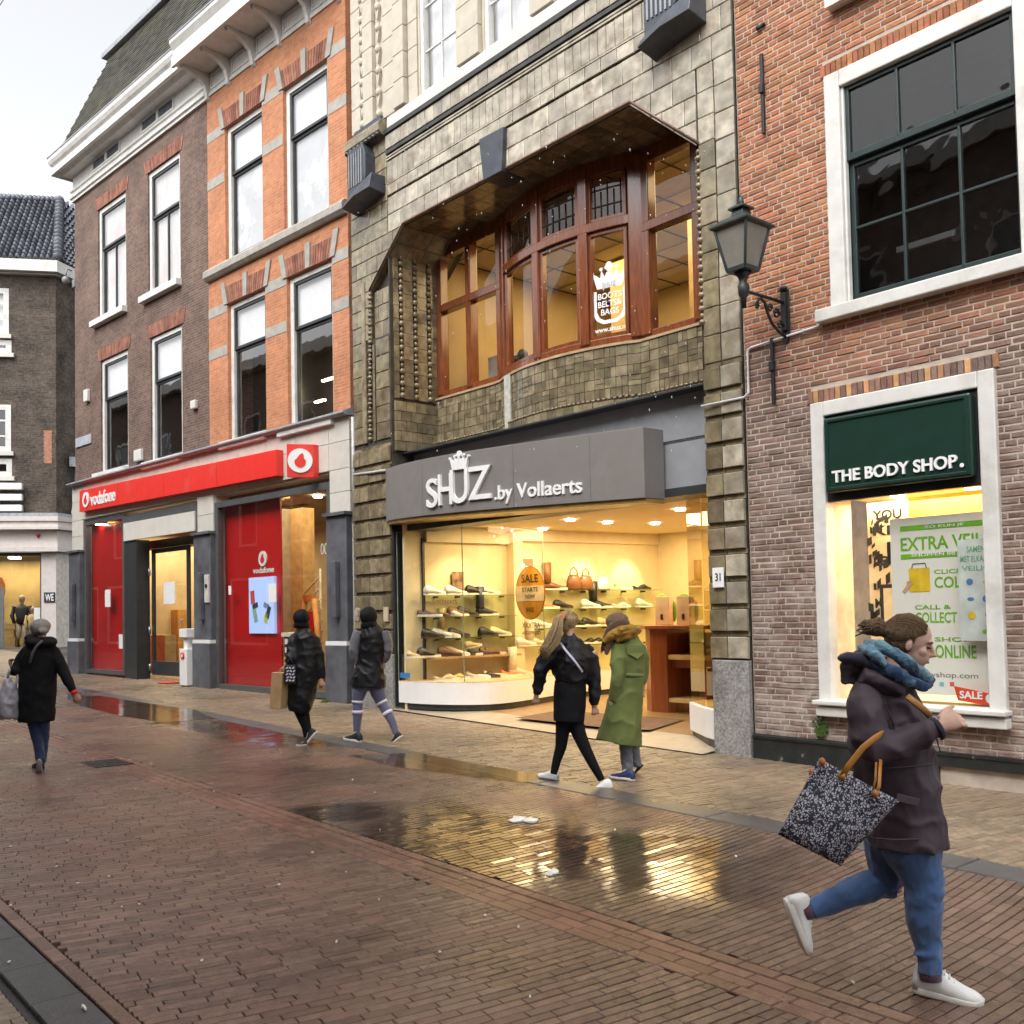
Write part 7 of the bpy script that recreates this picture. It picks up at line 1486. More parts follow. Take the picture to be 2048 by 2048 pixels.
def remesh(v=.012, sm=3, disp=0., ds=.15, rid=False):
    def f(o):
        r = o.modifiers.new('remesh', 'REMESH'); r.mode = 'VOXEL'; r.voxel_size = v; r.use_smooth_shade = True
        s = o.modifiers.new('smooth', 'SMOOTH'); s.iterations = sm; s.factor = .5
        if disp:
            t = bpy.data.textures.new('folds', 'MUSGRAVE' if rid else 'CLOUDS'); t.noise_scale = ds * (1.5 if rid else 1)
            if rid: t.musgrave_type = 'RIDGED_MULTIFRACTAL'; t.octaves = 2; t.offset = .9; t.gain = 1.2; t.noise_intensity = .6
            else: t.noise_depth = 2
            d = o.modifiers.new('folds', 'DISPLACE'); d.texture = t; d.strength = disp; d.mid_level = .5; d.texture_coords = 'LOCAL'
    return f
class Per:
    """drawing plane of one person: enlarged-photo coordinates to a real place at distance Y"""
    def __init__(s, x0, y0, k, Y): s.x0, s.y0, s.k, s.Y = x0, y0, k, Y
    def p(s, x, y, d=0.): return at(s.x0 + x * s.k, s.y0 + y * s.k, s.Y + d)
    rs = 1.0
    def r(s, r, d=0.): return r * s.rs * s.k * (s.Y + d) / F
    def limb(s, mb, pts, n=14, flat=1.0):
        """pts: (x, y, r, d, depth radius in m or None)"""
        P_ = [s.p(q[0], q[1], q[3] if len(q) > 3 else 0) for q in pts]; rr = [s.r(q[2]) for q in pts]; ry = [(q[4] if len(q) > 4 and q[4] else s.r(q[2]) * flat) for q in pts]
        mb.tube(P_, rr, n, ref=CF, ry=ry)
    def ball(s, mb, x, y, rx, ry, d=0., rd=None):
        c = s.p(x, y, d); a = s.r(rx); b = s.r(ry); mb.ell(c, CR * a, CF * (rd or a), CU * b)
def thin(q, b, l_): q.limb(b, [(p_[0], p_[1], p_[2] * .6, *(p_[3:4] or (0,))) for p_ in l_])
def person(label, foot, grp='pedestrians in the shopping street'):
    t = thing('person', label, 'person', None, foot); t['group'] = grp; return t
def head(mb, c, fw, up, s=1.0):
    sd = fw.cross(up).normalized()
    mb.ell(c + up * .025 * s - fw * .008 * s, sd * .074 * s, fw * .094 * s, up * .095 * s, 16, 10)
    mb.ell(c - up * .045 * s + fw * .030 * s, sd * .056 * s, fw * .062 * s, up * .062 * s, 14, 9)
    mb.ell(c - up * .085 * s + fw * .058 * s, sd * .026 * s, fw * .024 * s, up * .022 * s, 10, 7)
    mb.tube([c + fw * .082 * s + up * .012 * s, c + fw * .100 * s - up * .012 * s, c + fw * .112 * s - up * .030 * s, c + fw * .092 * s - up * .036 * s], [.008 * s, .010 * s, .014 * s, .012 * s], 8, ref=sd)
    mb.ell(c + fw * .082 * s - up * .058 * s, sd * .022 * s, fw * .013 * s, up * .007 * s, 10, 6); mb.ell(c + fw * .080 * s - up * .068 * s, sd * .020 * s, fw * .013 * s, up * .007 * s, 10, 6)
    mb.ell(c + fw * .082 * s + up * .022 * s, sd * .045 * s, fw * .010 * s, up * .009 * s, 12, 6)
    for q in (-1, 1):
        mb.ell(c + sd * q * .076 * s - fw * .008 * s - up * .012 * s, sd * q * .008 * s + fw * .003 * s, fw * .015 * s, up * .026 * s, 10, 7)
        mb.ell(c + sd * q * .034 * s + fw * .052 * s - up * .026 * s, sd * .026 * s, fw * .026 * s, up * .026 * s, 10, 7)
    mb.tube([c - up * .04 * s - fw * .018 * s, c - up * .14 * s - fw * .035 * s, c - up * .22 * s - fw * .05 * s], [.052 * s, .052 * s, .062 * s], 12, ref=fw)
def hand(mb, w_, d, nm, s=1.0, curl=.5, thumb=1):
    """wrist point, direction along the hand, palm normal"""
    d = d.normalized(); sd = d.cross(nm).normalized(); nm = sd.cross(d).normalized()
    mb.tube([w_ - d * .03 * s, w_ + d * .015 * s, w_ + d * .05 * s, w_ + d * .088 * s], [.026 * s, .030 * s, .040 * s, .040 * s], 12, ref=nm, ry=[.021 * s, .019 * s, .017 * s, .012 * s])
    for i, (ln, off) in enumerate(((.86, -1.5), (1.0, -.5), (.95, .5), (.76, 1.5))):
        b = w_ + d * (.082 - .004 * abs(off)) * s + sd * off * .0205 * s; an = .2; P_ = [b]; v = d + sd * off * .05
        for L_ in (.040, .027, .021):
            an += curl * (.9 + .12 * i); v2 = (d * cos(an) + nm * sin(an) + sd * off * .04).normalized(); P_.append(P_[-1] + v2 * L_ * ln * s)
        mb.tube(P_, [.0098 * s, .0092 * s, .0084 * s, .0066 * s], 8, ref=sd)
    b = w_ + d * .022 * s - sd * thumb * .028 * s; v1 = (d * .75 - sd * thumb * .62 + nm * .25).normalized(); v2 = (d * .92 - sd * thumb * .15 + nm * .35).normalized()
    mb.tube([b, b + v1 * .038 * s, b + v1 * .038 * s + v2 * .030 * s, b + v1 * .038 * s + v2 * .052 * s], [.015 * s, .0125 * s, .0108 * s, .008 * s], 8, ref=nm)
def bigshoe(par, heel, toe, up, w_, um, sm_, nm='shoe', high=1.0, laces=None):
    """a worn shoe; heel and toe are sole points, up the direction of the ankle"""
    heel = Vector(heel); toe = Vector(toe); d = toe - heel; L_ = d.length; d.normalize(); up = (up - d * up.dot(d)).normalized(); sd = d.cross(up)
    rg = []; h = L_ / .28
    for x, hh, ww in ((.0, .05, .020), (.02, .085, .028), (.08, .10, .034), (.18, .104, .035), (.30, .098, .034), (.40, .086, .036), (.55, .068, .042), (.72, .054, .045), (.86, .046, .041), (.95, .038, .030), (.995, .026, .012)):
        rg.append([heel + d * (x * L_) + sd * (ww * w_ * h * cos(a)) + up * (h * (.022 + max(.003, hh * high - .022) * max(0, sin(a)) ** .75 if sin(a) > 0 else .018)) for a in [2 * pi * k / 18 for k in range(18)]])
    m_ = MB(); m_.loft(rg); o = m_.build(nm, um, par)
    ol = [(-.0, .010), (.03, .026), (.12, .036), (.3, .036), (.45, .037), (.6, .043), (.75, .046), (.88, .042), (.97, .026), (1.0, .008)]
    P_ = [(x, y) for x, y in ol] + [(x, -y) for x, y in ol[::-1]]; m_ = MB()
    m_.loft([[heel + d * (x * L_) + sd * (y * w_ * h * k) + up * (z * h + (.010 * h if x > .93 else 0)) for x, y in P_] for z, k in ((0, .95), (.006, 1.04), (.024, 1.05), (.028, 1.0))]); m_.build('sole', sm_, o)
    if laces:
        m_ = MB()
        for k in range(5):
            x = .36 + k * .07; hh = (.094 - k * .0095) * high; c = heel + d * x * L_ + up * (hh * h)
            m_.tube([c - sd * .022 * h * w_ - up * .008 * h, c + up * .004 * h, c + sd * .022 * h * w_ + up * (-.008) * h], .0034 * h, 6)
        m_.build('lace', laces, o)
    return o
SDV = Vector((SDx, SDy, 0)); UP = Vector((0, 0, 1))

# ---- woman in black coat at the far left
q = Per(0, 1210, 200 / 1044, 10.3); t = person('grey haired woman in long black coat and jeans walking away at the far left', gnd(78, 1552))
LEG1 = [[(345, 1190, 66), (375, 1330, 60), (400, 1460, 52), (420, 1620, 46, -.03)], [(450, 1190, 66), (462, 1330, 56, .05), (455, 1480, 46, .08), (440, 1650, 40, .08)]]
b = MB(); hc = q.p(425, 262); head(b, hc, SDV, UP, .95); q.limb(b, [(430, 345, 60), (410, 500, 90), (400, 800, 100), (400, 1180, 100)]); w_ = q.p(785, 925, -.05)
hand(b, q.p(778, 920, -.02), q.p(795, 1010) - q.p(775, 910), CF * 1.0, .85, .35, -1); hand(b, q.p(118, 640, -.05), UP * .8 - CR * .2, CR, .8, .9)
for l_ in LEG1: thin(q, b, l_)
q.limb(b, [(560, 470, 50), (660, 700, 40), (780, 930, 26, -.02)]); q.limb(b, [(265, 470, 50), (190, 690, 36), (118, 650, 24, -.05)])
b.build('body', SKIN, t, mods=remesh(.011, 3))
b = MB(); q.ball(b, 420, 225, 98, 84, 0, .118); q.ball(b, 420, 260, 88, 60, -.03, .08); q.ball(b, 448, 272, 48, 36, -.11, .05)
b.build('hair', GREYH, t, mods=remesh(.010, 3, .012, .04))
b = MB(); q.limb(b, [(380, 1215, 178, 0, .17), (385, 1000, 186, 0, .17), (395, 800, 185, 0, .17), (410, 620, 180, 0, .165), (412, 520, 175, 0, .16), (415, 450, 140, 0, .14), (425, 390, 80, 0, .09), (430, 350, 62, 0, .07)], 20)
q.limb(b, [(330, 425, 44), (285, 480, 66), (225, 580, 70), (190, 670, 66, -.03), (150, 690, 56, -.08), (105, 685, 46, -.10)]); q.limb(b, [(515, 425, 44), (555, 485, 66), (610, 580, 66), (665, 700, 58), (720, 810, 50, -.02), (768, 905, 38, -.03)])
q.ball(b, 425, 390, 168, 58, -.06, .13); q.ball(b, 330, 345, 70, 40, -.05, .09); q.ball(b, 510, 370, 75, 45, -.05, .09)
b.build('coat', BLKW, t, mods=remesh(.013, 3, .02, .1))
b = MB(); [q.limb(b, l_) for l_ in LEG1]; b.build('jeans', NAVYJ, t, mods=remesh(.011, 2, .01, .06))
b = MB(); q.limb(b, [(768, 900, 36, -.03), (785, 930, 34, -.035)]); b.build('red_cuff', M('red_cuff', (.6, .02, .03), .8), t)
b = MB(); b.tube([q.p(440, 375, -.21), q.p(380, 430, -.22), q.p(340, 500, -.20), q.p(310, 600, -.18)], .012, 6, ref=CF); b.build('strap', GREYS, t)
hl_ = q.p(395, 1640, -.05); bigshoe(t, q.p(408, 1620, -.12), q.p(402, 1775, -.02), (CF * -.35 - UP * .1) * -1 + UP * .3, 1.0, DSHOE, M('pale_sole', (.3, .3, .3), .6)); g_ = gnd(84, 1540); bigshoe(t, (g_.x, g_.y, g_.z + .005), Vector((g_.x, g_.y, g_.z + .005)) + SDV * .26, UP, 1.0, DSHOE, DSHOE)
bag = thing('plastic_bag', 'pale grey plastic carrier bag held by the woman at the far left', 'bag', None, q.p(90, 1190, -.12)); BAGG = M('grey_plastic', (.30, .29, .33), .35, var=.3, scale=7, bump=.9, bscale=7)
b = MB(); q.limb(b, [(85, 1188, 92, -.12, .10), (88, 1150, 100, -.12, .13), (95, 1000, 96, -.12, .13), (95, 880, 82, -.12, .09), (80, 800, 52, -.12, .05), (90, 760, 30, -.12, .03)], 18); b.build('sack', BAGG, bag, mods=remesh(.012, 2, .04, .09))
b = MB(); b.tube([q.p(70, 800, -.12), q.p(95, 700, -.12), q.p(110, 665, -.11)], .014, 6); b.tube([q.p(150, 900, -.12), q.p(175, 790, -.12), q.p(185, 720, -.08), q.p(150, 680, -.09)], .013, 6); b.build('handle', BAGG, bag)

# ---- hooded person in the long black padded coat
q = Per(520, 1200, 320 / 1932, 12.25); t = person('person in hooded ankle length black padded coat carrying a brown paper bag', gnd(605, 1490))
LEG2 = [[(470, 1330, 66), (510, 1440, 54), (545, 1540, 42), (560, 1660, 34)], [(530, 1330, 60, .05), (560, 1460, 50, .04), (585, 1560, 40, 0), (625, 1640, 32, -.03)]]
b = MB(); head(b, q.p(500, 250), SDV, UP, .95); q.limb(b, [(500, 340, 70), (520, 500, 110), (520, 900, 110), (480, 1300, 90)]); [thin(q, b, l_) for l_ in LEG2]
hand(b, q.p(300, 800, -.1), -UP * .9 - CR * .2, CF, .85, .9); hand(b, q.p(738, 965, -.02), -UP, CF, .85, .5, -1); q.limb(b, [(430, 450, 60), (395, 640, 45), (310, 790, 28, -.1)]); q.limb(b, [(660, 470, 60), (725, 720, 45), (738, 960, 28)])
b.build('body', SKIN, t, mods=remesh(.012, 3))
b = MB(); q.ball(b, 500, 215, 102, 108, -.01, .125); q.limb(b, [(500, 340, 100, 0, .11), (500, 290, 96, 0, .12)]); b.build('hood', BLKW, t, mods=remesh(.012, 2, .012, .07))
b = MB(); q.limb(b, [(465, 1355, 128, 0, .14), (480, 1270, 160, 0, .17), (500, 1130, 170, 0, .18), (510, 1000, 185, 0, .18), (540, 850, 185, 0, .18), (555, 700, 175, 0, .17), (555, 560, 165, 0, .165), (540, 450, 150, 0, .15), (515, 380, 110, 0, .11), (505, 330, 85, 0, .09)], 20)
q.limb(b, [(455, 400, 50), (420, 470, 76, -.02), (405, 550, 80, -.04), (400, 640, 78, -.08), (370, 720, 66, -.12), (320, 765, 50, -.14)]); q.limb(b, [(600, 405, 50), (650, 480, 78), (690, 580, 76), (722, 720, 68), (740, 860, 60), (742, 950, 44)])
b.build('coat', BLKC, t, mods=remesh(.013, 2, .03, .12, True))
b = MB(); [q.limb(b, l_) for l_ in LEG2]; b.build('leggings', BLKT, t, mods=remesh(.011, 2))
def gsole(px, py, dz=.0): g_ = gnd(px, py); return Vector((g_.x, g_.y, g_.z + dz))
bigshoe(t, gsole(614, 1490), gsole(592, 1492), UP, 1.0, DSHOE, WSOLE, laces=WSOLE); bigshoe(t, q.p(695, 1590, -.05), q.p(540, 1780, -.05), (q.p(640, 1560) - q.p(690, 1660)) + UP * .03, .95, DSHOE, WSOLE, laces=WSOLE)
hb = thing('handbag', 'small black handbag with white print hanging at the side of the long black coat', 'handbag', None, q.p(365, 1010, -.2)); HBM = M('handbag_black', (.012, .012, .012), .6, var=.1)
b = MB(); b.obox(q.p(365, 900, -.21), CR * q.r(68) + CU * .0, CF * .03, CU * q.r(115)); b.build('bag', HBM, hb, bevel=.02)
b = MB()
for k in range(5):
    for j in range(3): c = q.p(325 + j * 38 + (k % 2) * 10, 820 + k * 38, -.242); b.obox(c, CR * q.r(13) + CU * q.r(6 - 10 * (j % 2)), CF * .002, CU * q.r(9))
b.build('print', LILAC, hb)
b = MB(); b.tube([q.p(310, 800, -.21), q.p(360, 700, -.2), q.p(420, 800, -.21)], .008, 6); b.build('strap', DSHOE, hb)
pb = thing('paper_bag', 'tall brown paper carrier bag held beside the long black coat', 'bag', None, q.p(235, 1310, -.12)); KR = M('brown_paper', (.42, .27, .13), .8, var=.12, bump=.4, bscale=8)
b = MB(); c = q.p(235, 1090, -.12); ex = CR * q.r(72) - CF * .03; b.obox(c, ex, CF * .06 + CR * .03, CU * q.r(215) + CR * q.r(12)); b.build('sack', KR, pb, bevel=.006); b = MB(); b.tube([q.p(220, 880, -.13), q.p(250, 830, -.12), q.p(275, 820, -.11), q.p(285, 880, -.11)], .006, 6); b.build('handle', KR, pb)

# ---- hooded walker with striped leggings
q = Per(520, 1200, 320 / 1932, 12.5); t = person('person in black padded vest with grey sleeves and white striped leggings', gnd(740, 1486))
LEG3 = [[(1215, 1020, 108, 0, .10), (1195, 1120, 90), (1180, 1230, 66), (1178, 1380, 62), (1172, 1500, 50), (1168, 1620, 40)], [(1400, 1020, 112, 0, .10), (1430, 1130, 92), (1470, 1240, 66), (1545, 1370, 60, -.03), (1600, 1480, 50, -.06), (1650, 1630, 40, -.1)]]
b = MB(); head(b, q.p(1300, 215), SDV * .8 - CR * .6, UP, .95); q.limb(b, [(1310, 300, 70), (1340, 500, 110), (1330, 800, 110), (1310, 1000, 110)])
[thin(q, b, l_) for l_ in LEG3]
for l_ in ([(1190, 390, 60), (1130, 610, 42), (1160, 770, 28, -.02)], [(1500, 400, 60), (1550, 620, 42), (1495, 740, 28, .02)]): q.limb(b, l_)
hand(b, q.p(1165, 770, 0), -UP + CR * .3, CF, .8, .8); hand(b, q.p(1490, 740, .02), -UP - CR * .4, CF, .8, .8, -1); b.build('body', SKIN, t, mods=remesh(.012, 3))
b = MB(); q.ball(b, 1310, 195, 108, 118, -.01, .125); q.limb(b, [(1320, 330, 105, 0, .11), (1312, 280, 100, 0, .12)]); b.build('hood', BLKW, t, mods=remesh(.012, 2, .014, .07))
b = MB(); q.limb(b, [(1185, 95, 30, .04), (1172, 170, 36, .04), (1180, 260, 32, .04)]); b.build('pale_hair', hairm('pale_hair', (.55, .45, .34)), t, mods=remesh(.01, 2, .01, .03))
b = MB(); q.limb(b, [(1300, 1045, 222, 0, .18), (1310, 960, 212, 0, .18), (1318, 880, 196, 0, .17), (1330, 800, 172, 0, .15), (1335, 740, 160, 0, .14), (1350, 620, 158, 0, .15), (1355, 500, 158, 0, .15), (1345, 400, 160, 0, .14), (1330, 340, 120, 0, .11), (1320, 310, 90, 0, .09)], 20)
b.build('vest', BLKC, t, mods=remesh(.012, 2, .022, .10, True))
b = MB(); q.limb(b, [(1195, 380, 66), (1150, 500, 66, -.02), (1125, 610, 60, -.03), (1140, 690, 54, -.02), (1175, 755, 42, .0)]); q.limb(b, [(1490, 385, 64), (1540, 500, 60), (1548, 610, 55, .0), (1525, 690, 48, .02), (1480, 750, 40, .04)]); b.build('sleeve', GREYS, t, mods=remesh(.012, 2, .015, .06))
b = MB(); [q.limb(b, l_) for l_ in LEG3]; b.build('leggings', LEGG, t, mods=remesh(.011, 2))
b = MB()
for a, c in (((1178, 1330, 66), (1178, 1372, 66)), ((1462, 1222, 74), (1477, 1252, 71)) , ((1532, 1350, 65, -.025), (1553, 1384, 64, -.035))):
    q.limb(b, [a, c], flat=1.03)
q.limb(b, [(1181, 1212, 75), (1180, 1245, 71)], flat=1.03); b.build('white_stripe', LILAC, t)
bigshoe(t, gsole(722, 1485), gsole(690, 1480), UP, 1.0, DSHOE, WSOLE, laces=WSOLE); bigshoe(t, q.p(1725, 1640, -.14), q.p(1555, 1780, -.12), (q.p(1640, 1600) - q.p(1700, 1740)) + UP * .05, 1.0, DSHOE, WSOLE, laces=WSOLE)

# ---- girl in black puffer jacket
q = Per(1040, 1200, 290 / 1367, 9.35); t = person('girl with blond ponytail in short black puffer jacket, black tights and white trainers', gnd(1110, 1575))
lf = (SDV * .9 + CR * .35).normalized(); LEG4 = [[(420, 1090, 85), (400, 1250, 66, .02), (385, 1390, 54, .03), (350, 1500, 44, .04), (316, 1640, 34, .05)], [(505, 1090, 85), (555, 1260, 68, -.03), (615, 1400, 56, -.06), (690, 1550, 46, -.09), (772, 1700, 34, -.1)]]
b = MB(); head(b, q.p(465, 215), (lf + CR * .3).normalized(), UP, .88); q.limb(b, [(455, 320, 55), (480, 480, 100), (480, 750, 95), (460, 1100, 100)])
[thin(q, b, l_) for l_ in LEG4]
for l_ in ([(260, 520, 60), (190, 730, 42), (150, 920, 24, .03)], [(670, 480, 60), (705, 740, 42), (700, 1010, 26, -.02)]): q.limb(b, l_)
hand(b, q.p(152, 905, .03), -UP + CR * .15, CF, .75, .7); hand(b, q.p(700, 1005, -.02), -UP, CF, .78, .7, -1); b.build('body', SKIN, t, mods=remesh(.010, 3))
b = MB(); q.ball(b, 458, 185, 92, 96, -.012, .105); q.ball(b, 430, 230, 62, 80, -.02, .08); b.build('hair', BLOND, t, mods=remesh(.009, 2, .012, .035))
b = MB(); q.limb(b, [(400, 150, 34, -.10), (365, 180, 46, -.13), (345, 280, 62, -.15), (310, 380, 74, -.16), (260, 450, 62, -.17), (210, 510, 22, -.17)], flat=.45); b.build('ponytail', BLOND, t, mods=remesh(.008, 2, .006, .03))
b = MB()
for k in range(46):
    o_ = R.uniform(-1, 1); dz = R.uniform(-.04, .0) - .02 * (1 - o_ * o_)
    q.limb(b, [(400 + o_ * 20, 150 + R.uniform(-6, 6), 3, -.12 + dz * .4), (365 + o_ * 40, 180 + 8 * o_, 5, -.145 + dz), (345 + o_ * 58, 280 + 10 * o_, 6, -.165 + dz), (310 + o_ * 68, 380 + 16 * o_, 6, -.17 + dz), (258 + o_ * 58, 450 + 22 * o_, 5, -.18 + dz), (205 + o_ * 40 + R.uniform(-20, 20), 520 + 30 * o_ + R.uniform(-40, 20), 2, -.18 + dz)], 5)
for k in range(40):
    a = R.uniform(-1.1, 2.0); q.limb(b, [(458 + 92 * sin(a), 190 - 96 * cos(a), 4, -.03 - .05 * R.random()), (458 + 70 * sin(a) - 20, 188 - 75 * cos(a), 5, -.09), (405, 165, 4, -.12)], 5)
b.build('hair_strands', BLOND, t)
b = MB(); q.limb(b, [(385, 150, 36, -.11), (410, 168, 34, -.09)]); b.build('scrunchie', M('orange_scrunchie', (.75, .12, .02), .8, bump=.6), t, mods=remesh(.008, 2, .01, .03))
b = MB(); q.limb(b, [(470, 780, 150, 0, .15), (480, 720, 178, 0, .17), (488, 640, 196, 0, .18), (490, 540, 192, 0, .18), (480, 450, 165, 0, .15), (465, 380, 105, 0, .11), (460, 320, 70, 0, .08), (462, 300, 60, 0, .07)], 20)
q.limb(b, [(335, 425, 62), (250, 535, 84), (200, 660, 76), (175, 780, 64, .02), (155, 895, 46, .03)]); q.limb(b, [(600, 425, 64), (662, 550, 82), (695, 720, 72), (705, 860, 62, -.01), (702, 1000, 46, -.02)]); b.build('jacket', BLKC, t, mods=remesh(.010, 2, .03, .10, True))
b = MB(); q.limb(b, [(462, 1145, 145, 0, .14), (468, 1000, 152, 0, .145), (472, 880, 154, 0, .145), (475, 760, 150, 0, .14)], 20); b.build('skirt', BLKW, t, mods=remesh(.011, 2, .012, .08))
b = MB(); [q.limb(b, l_) for l_ in LEG4]; b.build('tights', BLKT, t, mods=remesh(.010, 2))
b = MB(); b.tube([q.p(380, 405, -.15), q.p(430, 475, -.185), q.p(510, 570, -.19), q.p(590, 680, -.185)], [.011] * 4, 6, ref=CF, ry=.003); b.build('white_strap', LILAC, t)
bigshoe(t, gsole(1116, 1562, .01), gsole(1078, 1556, .01), UP, 1.05, WSHOE, WSOLE, laces=WSHOE, high=1.05); bigshoe(t, q.p(880, 1770, -.12), q.p(650, 1835, -.12), UP * 1 - CR * .1, 1.0, WSHOE, WSOLE, laces=WSHOE, high=1.1)

# ---- girl in green coat
q = Per(1040, 1200, 290 / 1367, 9.75); t = person('girl in long green wool coat with mustard scarf and grey trousers', gnd(1245, 1560))
LEG5 = [[(995, 1300, 66), (1000, 1420, 62), (1010, 1540, 58), (1015, 1640, 52)], [(1060, 1300, 62, .1), (1075, 1420, 56, .12), (1105, 1570, 46, .13)]]
lf = (SDV * .6 - CR * .8).normalized(); b = MB(); head(b, q.p(915, 220), (lf * .9 - UP * .35).normalized(), (UP + lf * .3).normalized(), .9); q.limb(b, [(950, 330, 60), (1000, 480, 90), (1010, 800, 90), (1000, 1300, 80)])
[thin(q, b, l_) for l_ in LEG5]
for l_ in ([(930, 430, 60, -.05), (930, 680, 44, -.1), (890, 930, 26, -.1)], [(1140, 440, 60, .1), (1165, 650, 40, .12), (1150, 850, 26, .1)]): q.limb(b, l_)
hand(b, q.p(888, 930, -.1), -UP - CR * .1, CF, .78, .8); hand(b, q.p(1148, 850, .1), -UP, CF, .78, .8); b.build('body', SKIN, t, mods=remesh(.010, 3))
b = MB(); q.ball(b, 915, 205, 110, 92, 0, .11); q.limb(b, [(960, 180, 60, -.02), (900, 290, 75, -.05), (840, 390, 50, -.06), (800, 450, 30, -.07), (770, 480, 12, -.07)], flat=.6); q.limb(b, [(870, 330, 50, -.08), (830, 440, 36, -.09), (815, 520, 14, -.09)], flat=.6); q.ball(b, 980, 240, 60, 80, .02, .09)
b.build('hair', BROWNH, t, mods=remesh(.009, 2, .008, .035))
b = MB()
for k in range(60):
    o_ = R.uniform(-1, 1); q.limb(b, [(985 + 35 * o_, 140 + 30 * o_ * o_, 3, -.06), (950 + 75 * o_, 200 + 20 * o_, 6, -.11 + .03 * o_ * o_), (890 + 80 * o_, 300 + 20 * o_, 6, -.085), (835 + 55 * o_, 390 + 30 * o_, 5, -.09), (795 + 36 * o_, 470 + R.uniform(-40, 40), 2, -.09)], 5)
b.build('hair_strands', BROWNH, t)
b = MB(); q.limb(b, [(790, 400, 28, -.1), (850, 340, 48, -.12), (950, 300, 60, -.13), (1050, 285, 62, -.10), (1110, 290, 45, .0), (1060, 270, 50, .1), (940, 300, 50, .12)]); q.limb(b, [(900, 370, 40, -.12), (1010, 345, 48, -.12), (1100, 325, 34, -.05)]); b.build('scarf', MUST, t, mods=remesh(.011, 2, .018, .09, True))
b = MB(); q.limb(b, [(930, 1345, 222, 0, .19), (955, 1200, 195, 0, .18), (985, 1000, 172, 0, .165), (1015, 850, 148, 0, .15), (1040, 720, 132, 0, .14), (1045, 690, 130, 0, .135), (1045, 560, 140, 0, .15), (1035, 450, 148, 0, .15), (1005, 390, 120, 0, .12), (985, 350, 80, 0, .09)], 20)
q.limb(b, [(930, 430, 76, -.06), (920, 560, 80, -.1), (925, 680, 74, -.12), (905, 800, 66, -.12), (890, 900, 56, -.1), (885, 950, 46, -.09)]); q.limb(b, [(1130, 430, 66, .04), (1165, 560, 58, .06), (1168, 680, 50, .08), (1150, 800, 42, .08)]); b.build('coat', GREENC, t, mods=remesh(.011, 2, .022, .13, True))
b = MB(); q.limb(b, [(1041, 718, 131, 0, .142), (1043, 684, 130, 0, .142)], 24); b.build('belt', cloth('green_belt', (.13, .165, .05), .9), t)
b = MB(); yk = [q.p(1000, 420, -.150), q.p(1165, 420, -.112), q.p(1172, 495, -.114), q.p(1110, 555, -.150), q.p(1010, 505, -.157)]; b.add(yk + [v - CF * .012 for v in yk], [(0, 1, 2, 3, 4), (5, 6, 7, 8, 9)] + [(i, (i + 1) % 5, (i + 1) % 5 + 5, i + 5) for i in range(5)]); b.build('yoke_flap', GREENC, t, bevel=.003)
b = MB(); [q.limb(b, l_) for l_ in LEG5]; b.build('trousers', GREYT, t, mods=remesh(.010, 2, .02, .05))
bigshoe(t, gsole(1269, 1563, .005), gsole(1219, 1557, .005), UP, 1.0, BSHOE, WSOLE, laces=WSOLE); bigshoe(t, q.p(1165, 1560, .12), q.p(1085, 1638, .16), (UP - CR * .6), .95, BSHOE, DSHOE)

# ---- woman in the foreground
q = Per(1348, 1200, .43887, 4.40); q.rs = .90; h = Per(1640, 1210, 320 / 1932, 4.36); fg = person('woman in plum jacket, blue knitted scarf, jeans and white trainers striding to the right', gnd(1880, 2005)); t = fg
fwd = Vector((.95, -.31, 0)).normalized(); fh = (fwd * .96 - UP * .24).normalized(); uh = (UP + fwd * .22).normalized(); uh = (uh - fh * uh.dot(fh)).normalized()
b = MB(); hc = h.p(1085, 455); head(b, hc, fh, uh, .98)
q.limb(b, [(990, 330, 60), (985, 450, 120, 0, .15), (985, 650, 150, 0, .14), (1010, 850, 150, 0, .14), (1040, 1050, 150, 0, .16)])
q.limb(b, [(880, 450, 60, -.17), (900, 670, 50, -.2), (1100, 620, 40, -.25), (1200, 582, 32, -.27)]); q.limb(b, [(900, 450, 60, .17), (930, 680, 50, .2), (1060, 720, 36, .18)])
q.limb(b, [(1070, 1060, 120, -.05), (1125, 1270, 80, -.06), (1150, 1480, 62, -.06), (1170, 1700, 38, -.08)]); q.limb(b, [(985, 1060, 110, .10), (985, 1290, 70, .14), (760, 1350, 56, .15), (610, 1410, 36, .15)])
hw = q.p(1206, 580, -.27); hd = (q.p(1290, 540, -.29) - hw).normalized(); hand(b, hw, hd, (-UP * .35 + CF * .75 + CR * .3), 1.0, .82, -1)
b.build('body', M('skin_fair', (.60, .37, .28), .48, var=.07, scale=14, bump=.05), t, mods=remesh(.0052, 2))
sdh = fh.cross(uh).normalized()
b = MB(); b.ell(hc + fh * .077 - sdh * -.034 - uh * .004, sdh * .013, fh * .010, uh * .006, 10, 6); b.ell(hc + fh * .077 - sdh * .034 - uh * .004, sdh * .013, fh * .010, uh * .006, 10, 6); b.build('eye', M('eye_dark', (.03, .02, .02), .2), t)
b = MB(); 
for q_ in (-1, 1): b.tube([hc + fh * .088 + sdh * q_ * .014 + uh * .018, hc + fh * .084 + sdh * q_ * .035 + uh * .022, hc + fh * .066 + sdh * q_ * .055 + uh * .014], [.004, .0045, .003], 6)
b.build('eyebrow', LBROWN, t)
b = MB(); b.ell(hc + fh * .086 - uh * .066, sdh * .020, fh * .009, uh * .0065, 10, 6); b.build('lips', M('lips', (.45, .18, .15), .4), t)
b = MB(); b.ell(hc + uh * .030 - fh * .024, sdh * .079, fh * .092, uh * .093, 20, 12); b.ell(hc + uh * .0 - fh * .042, sdh * .076, fh * .066, uh * .080, 16, 10)
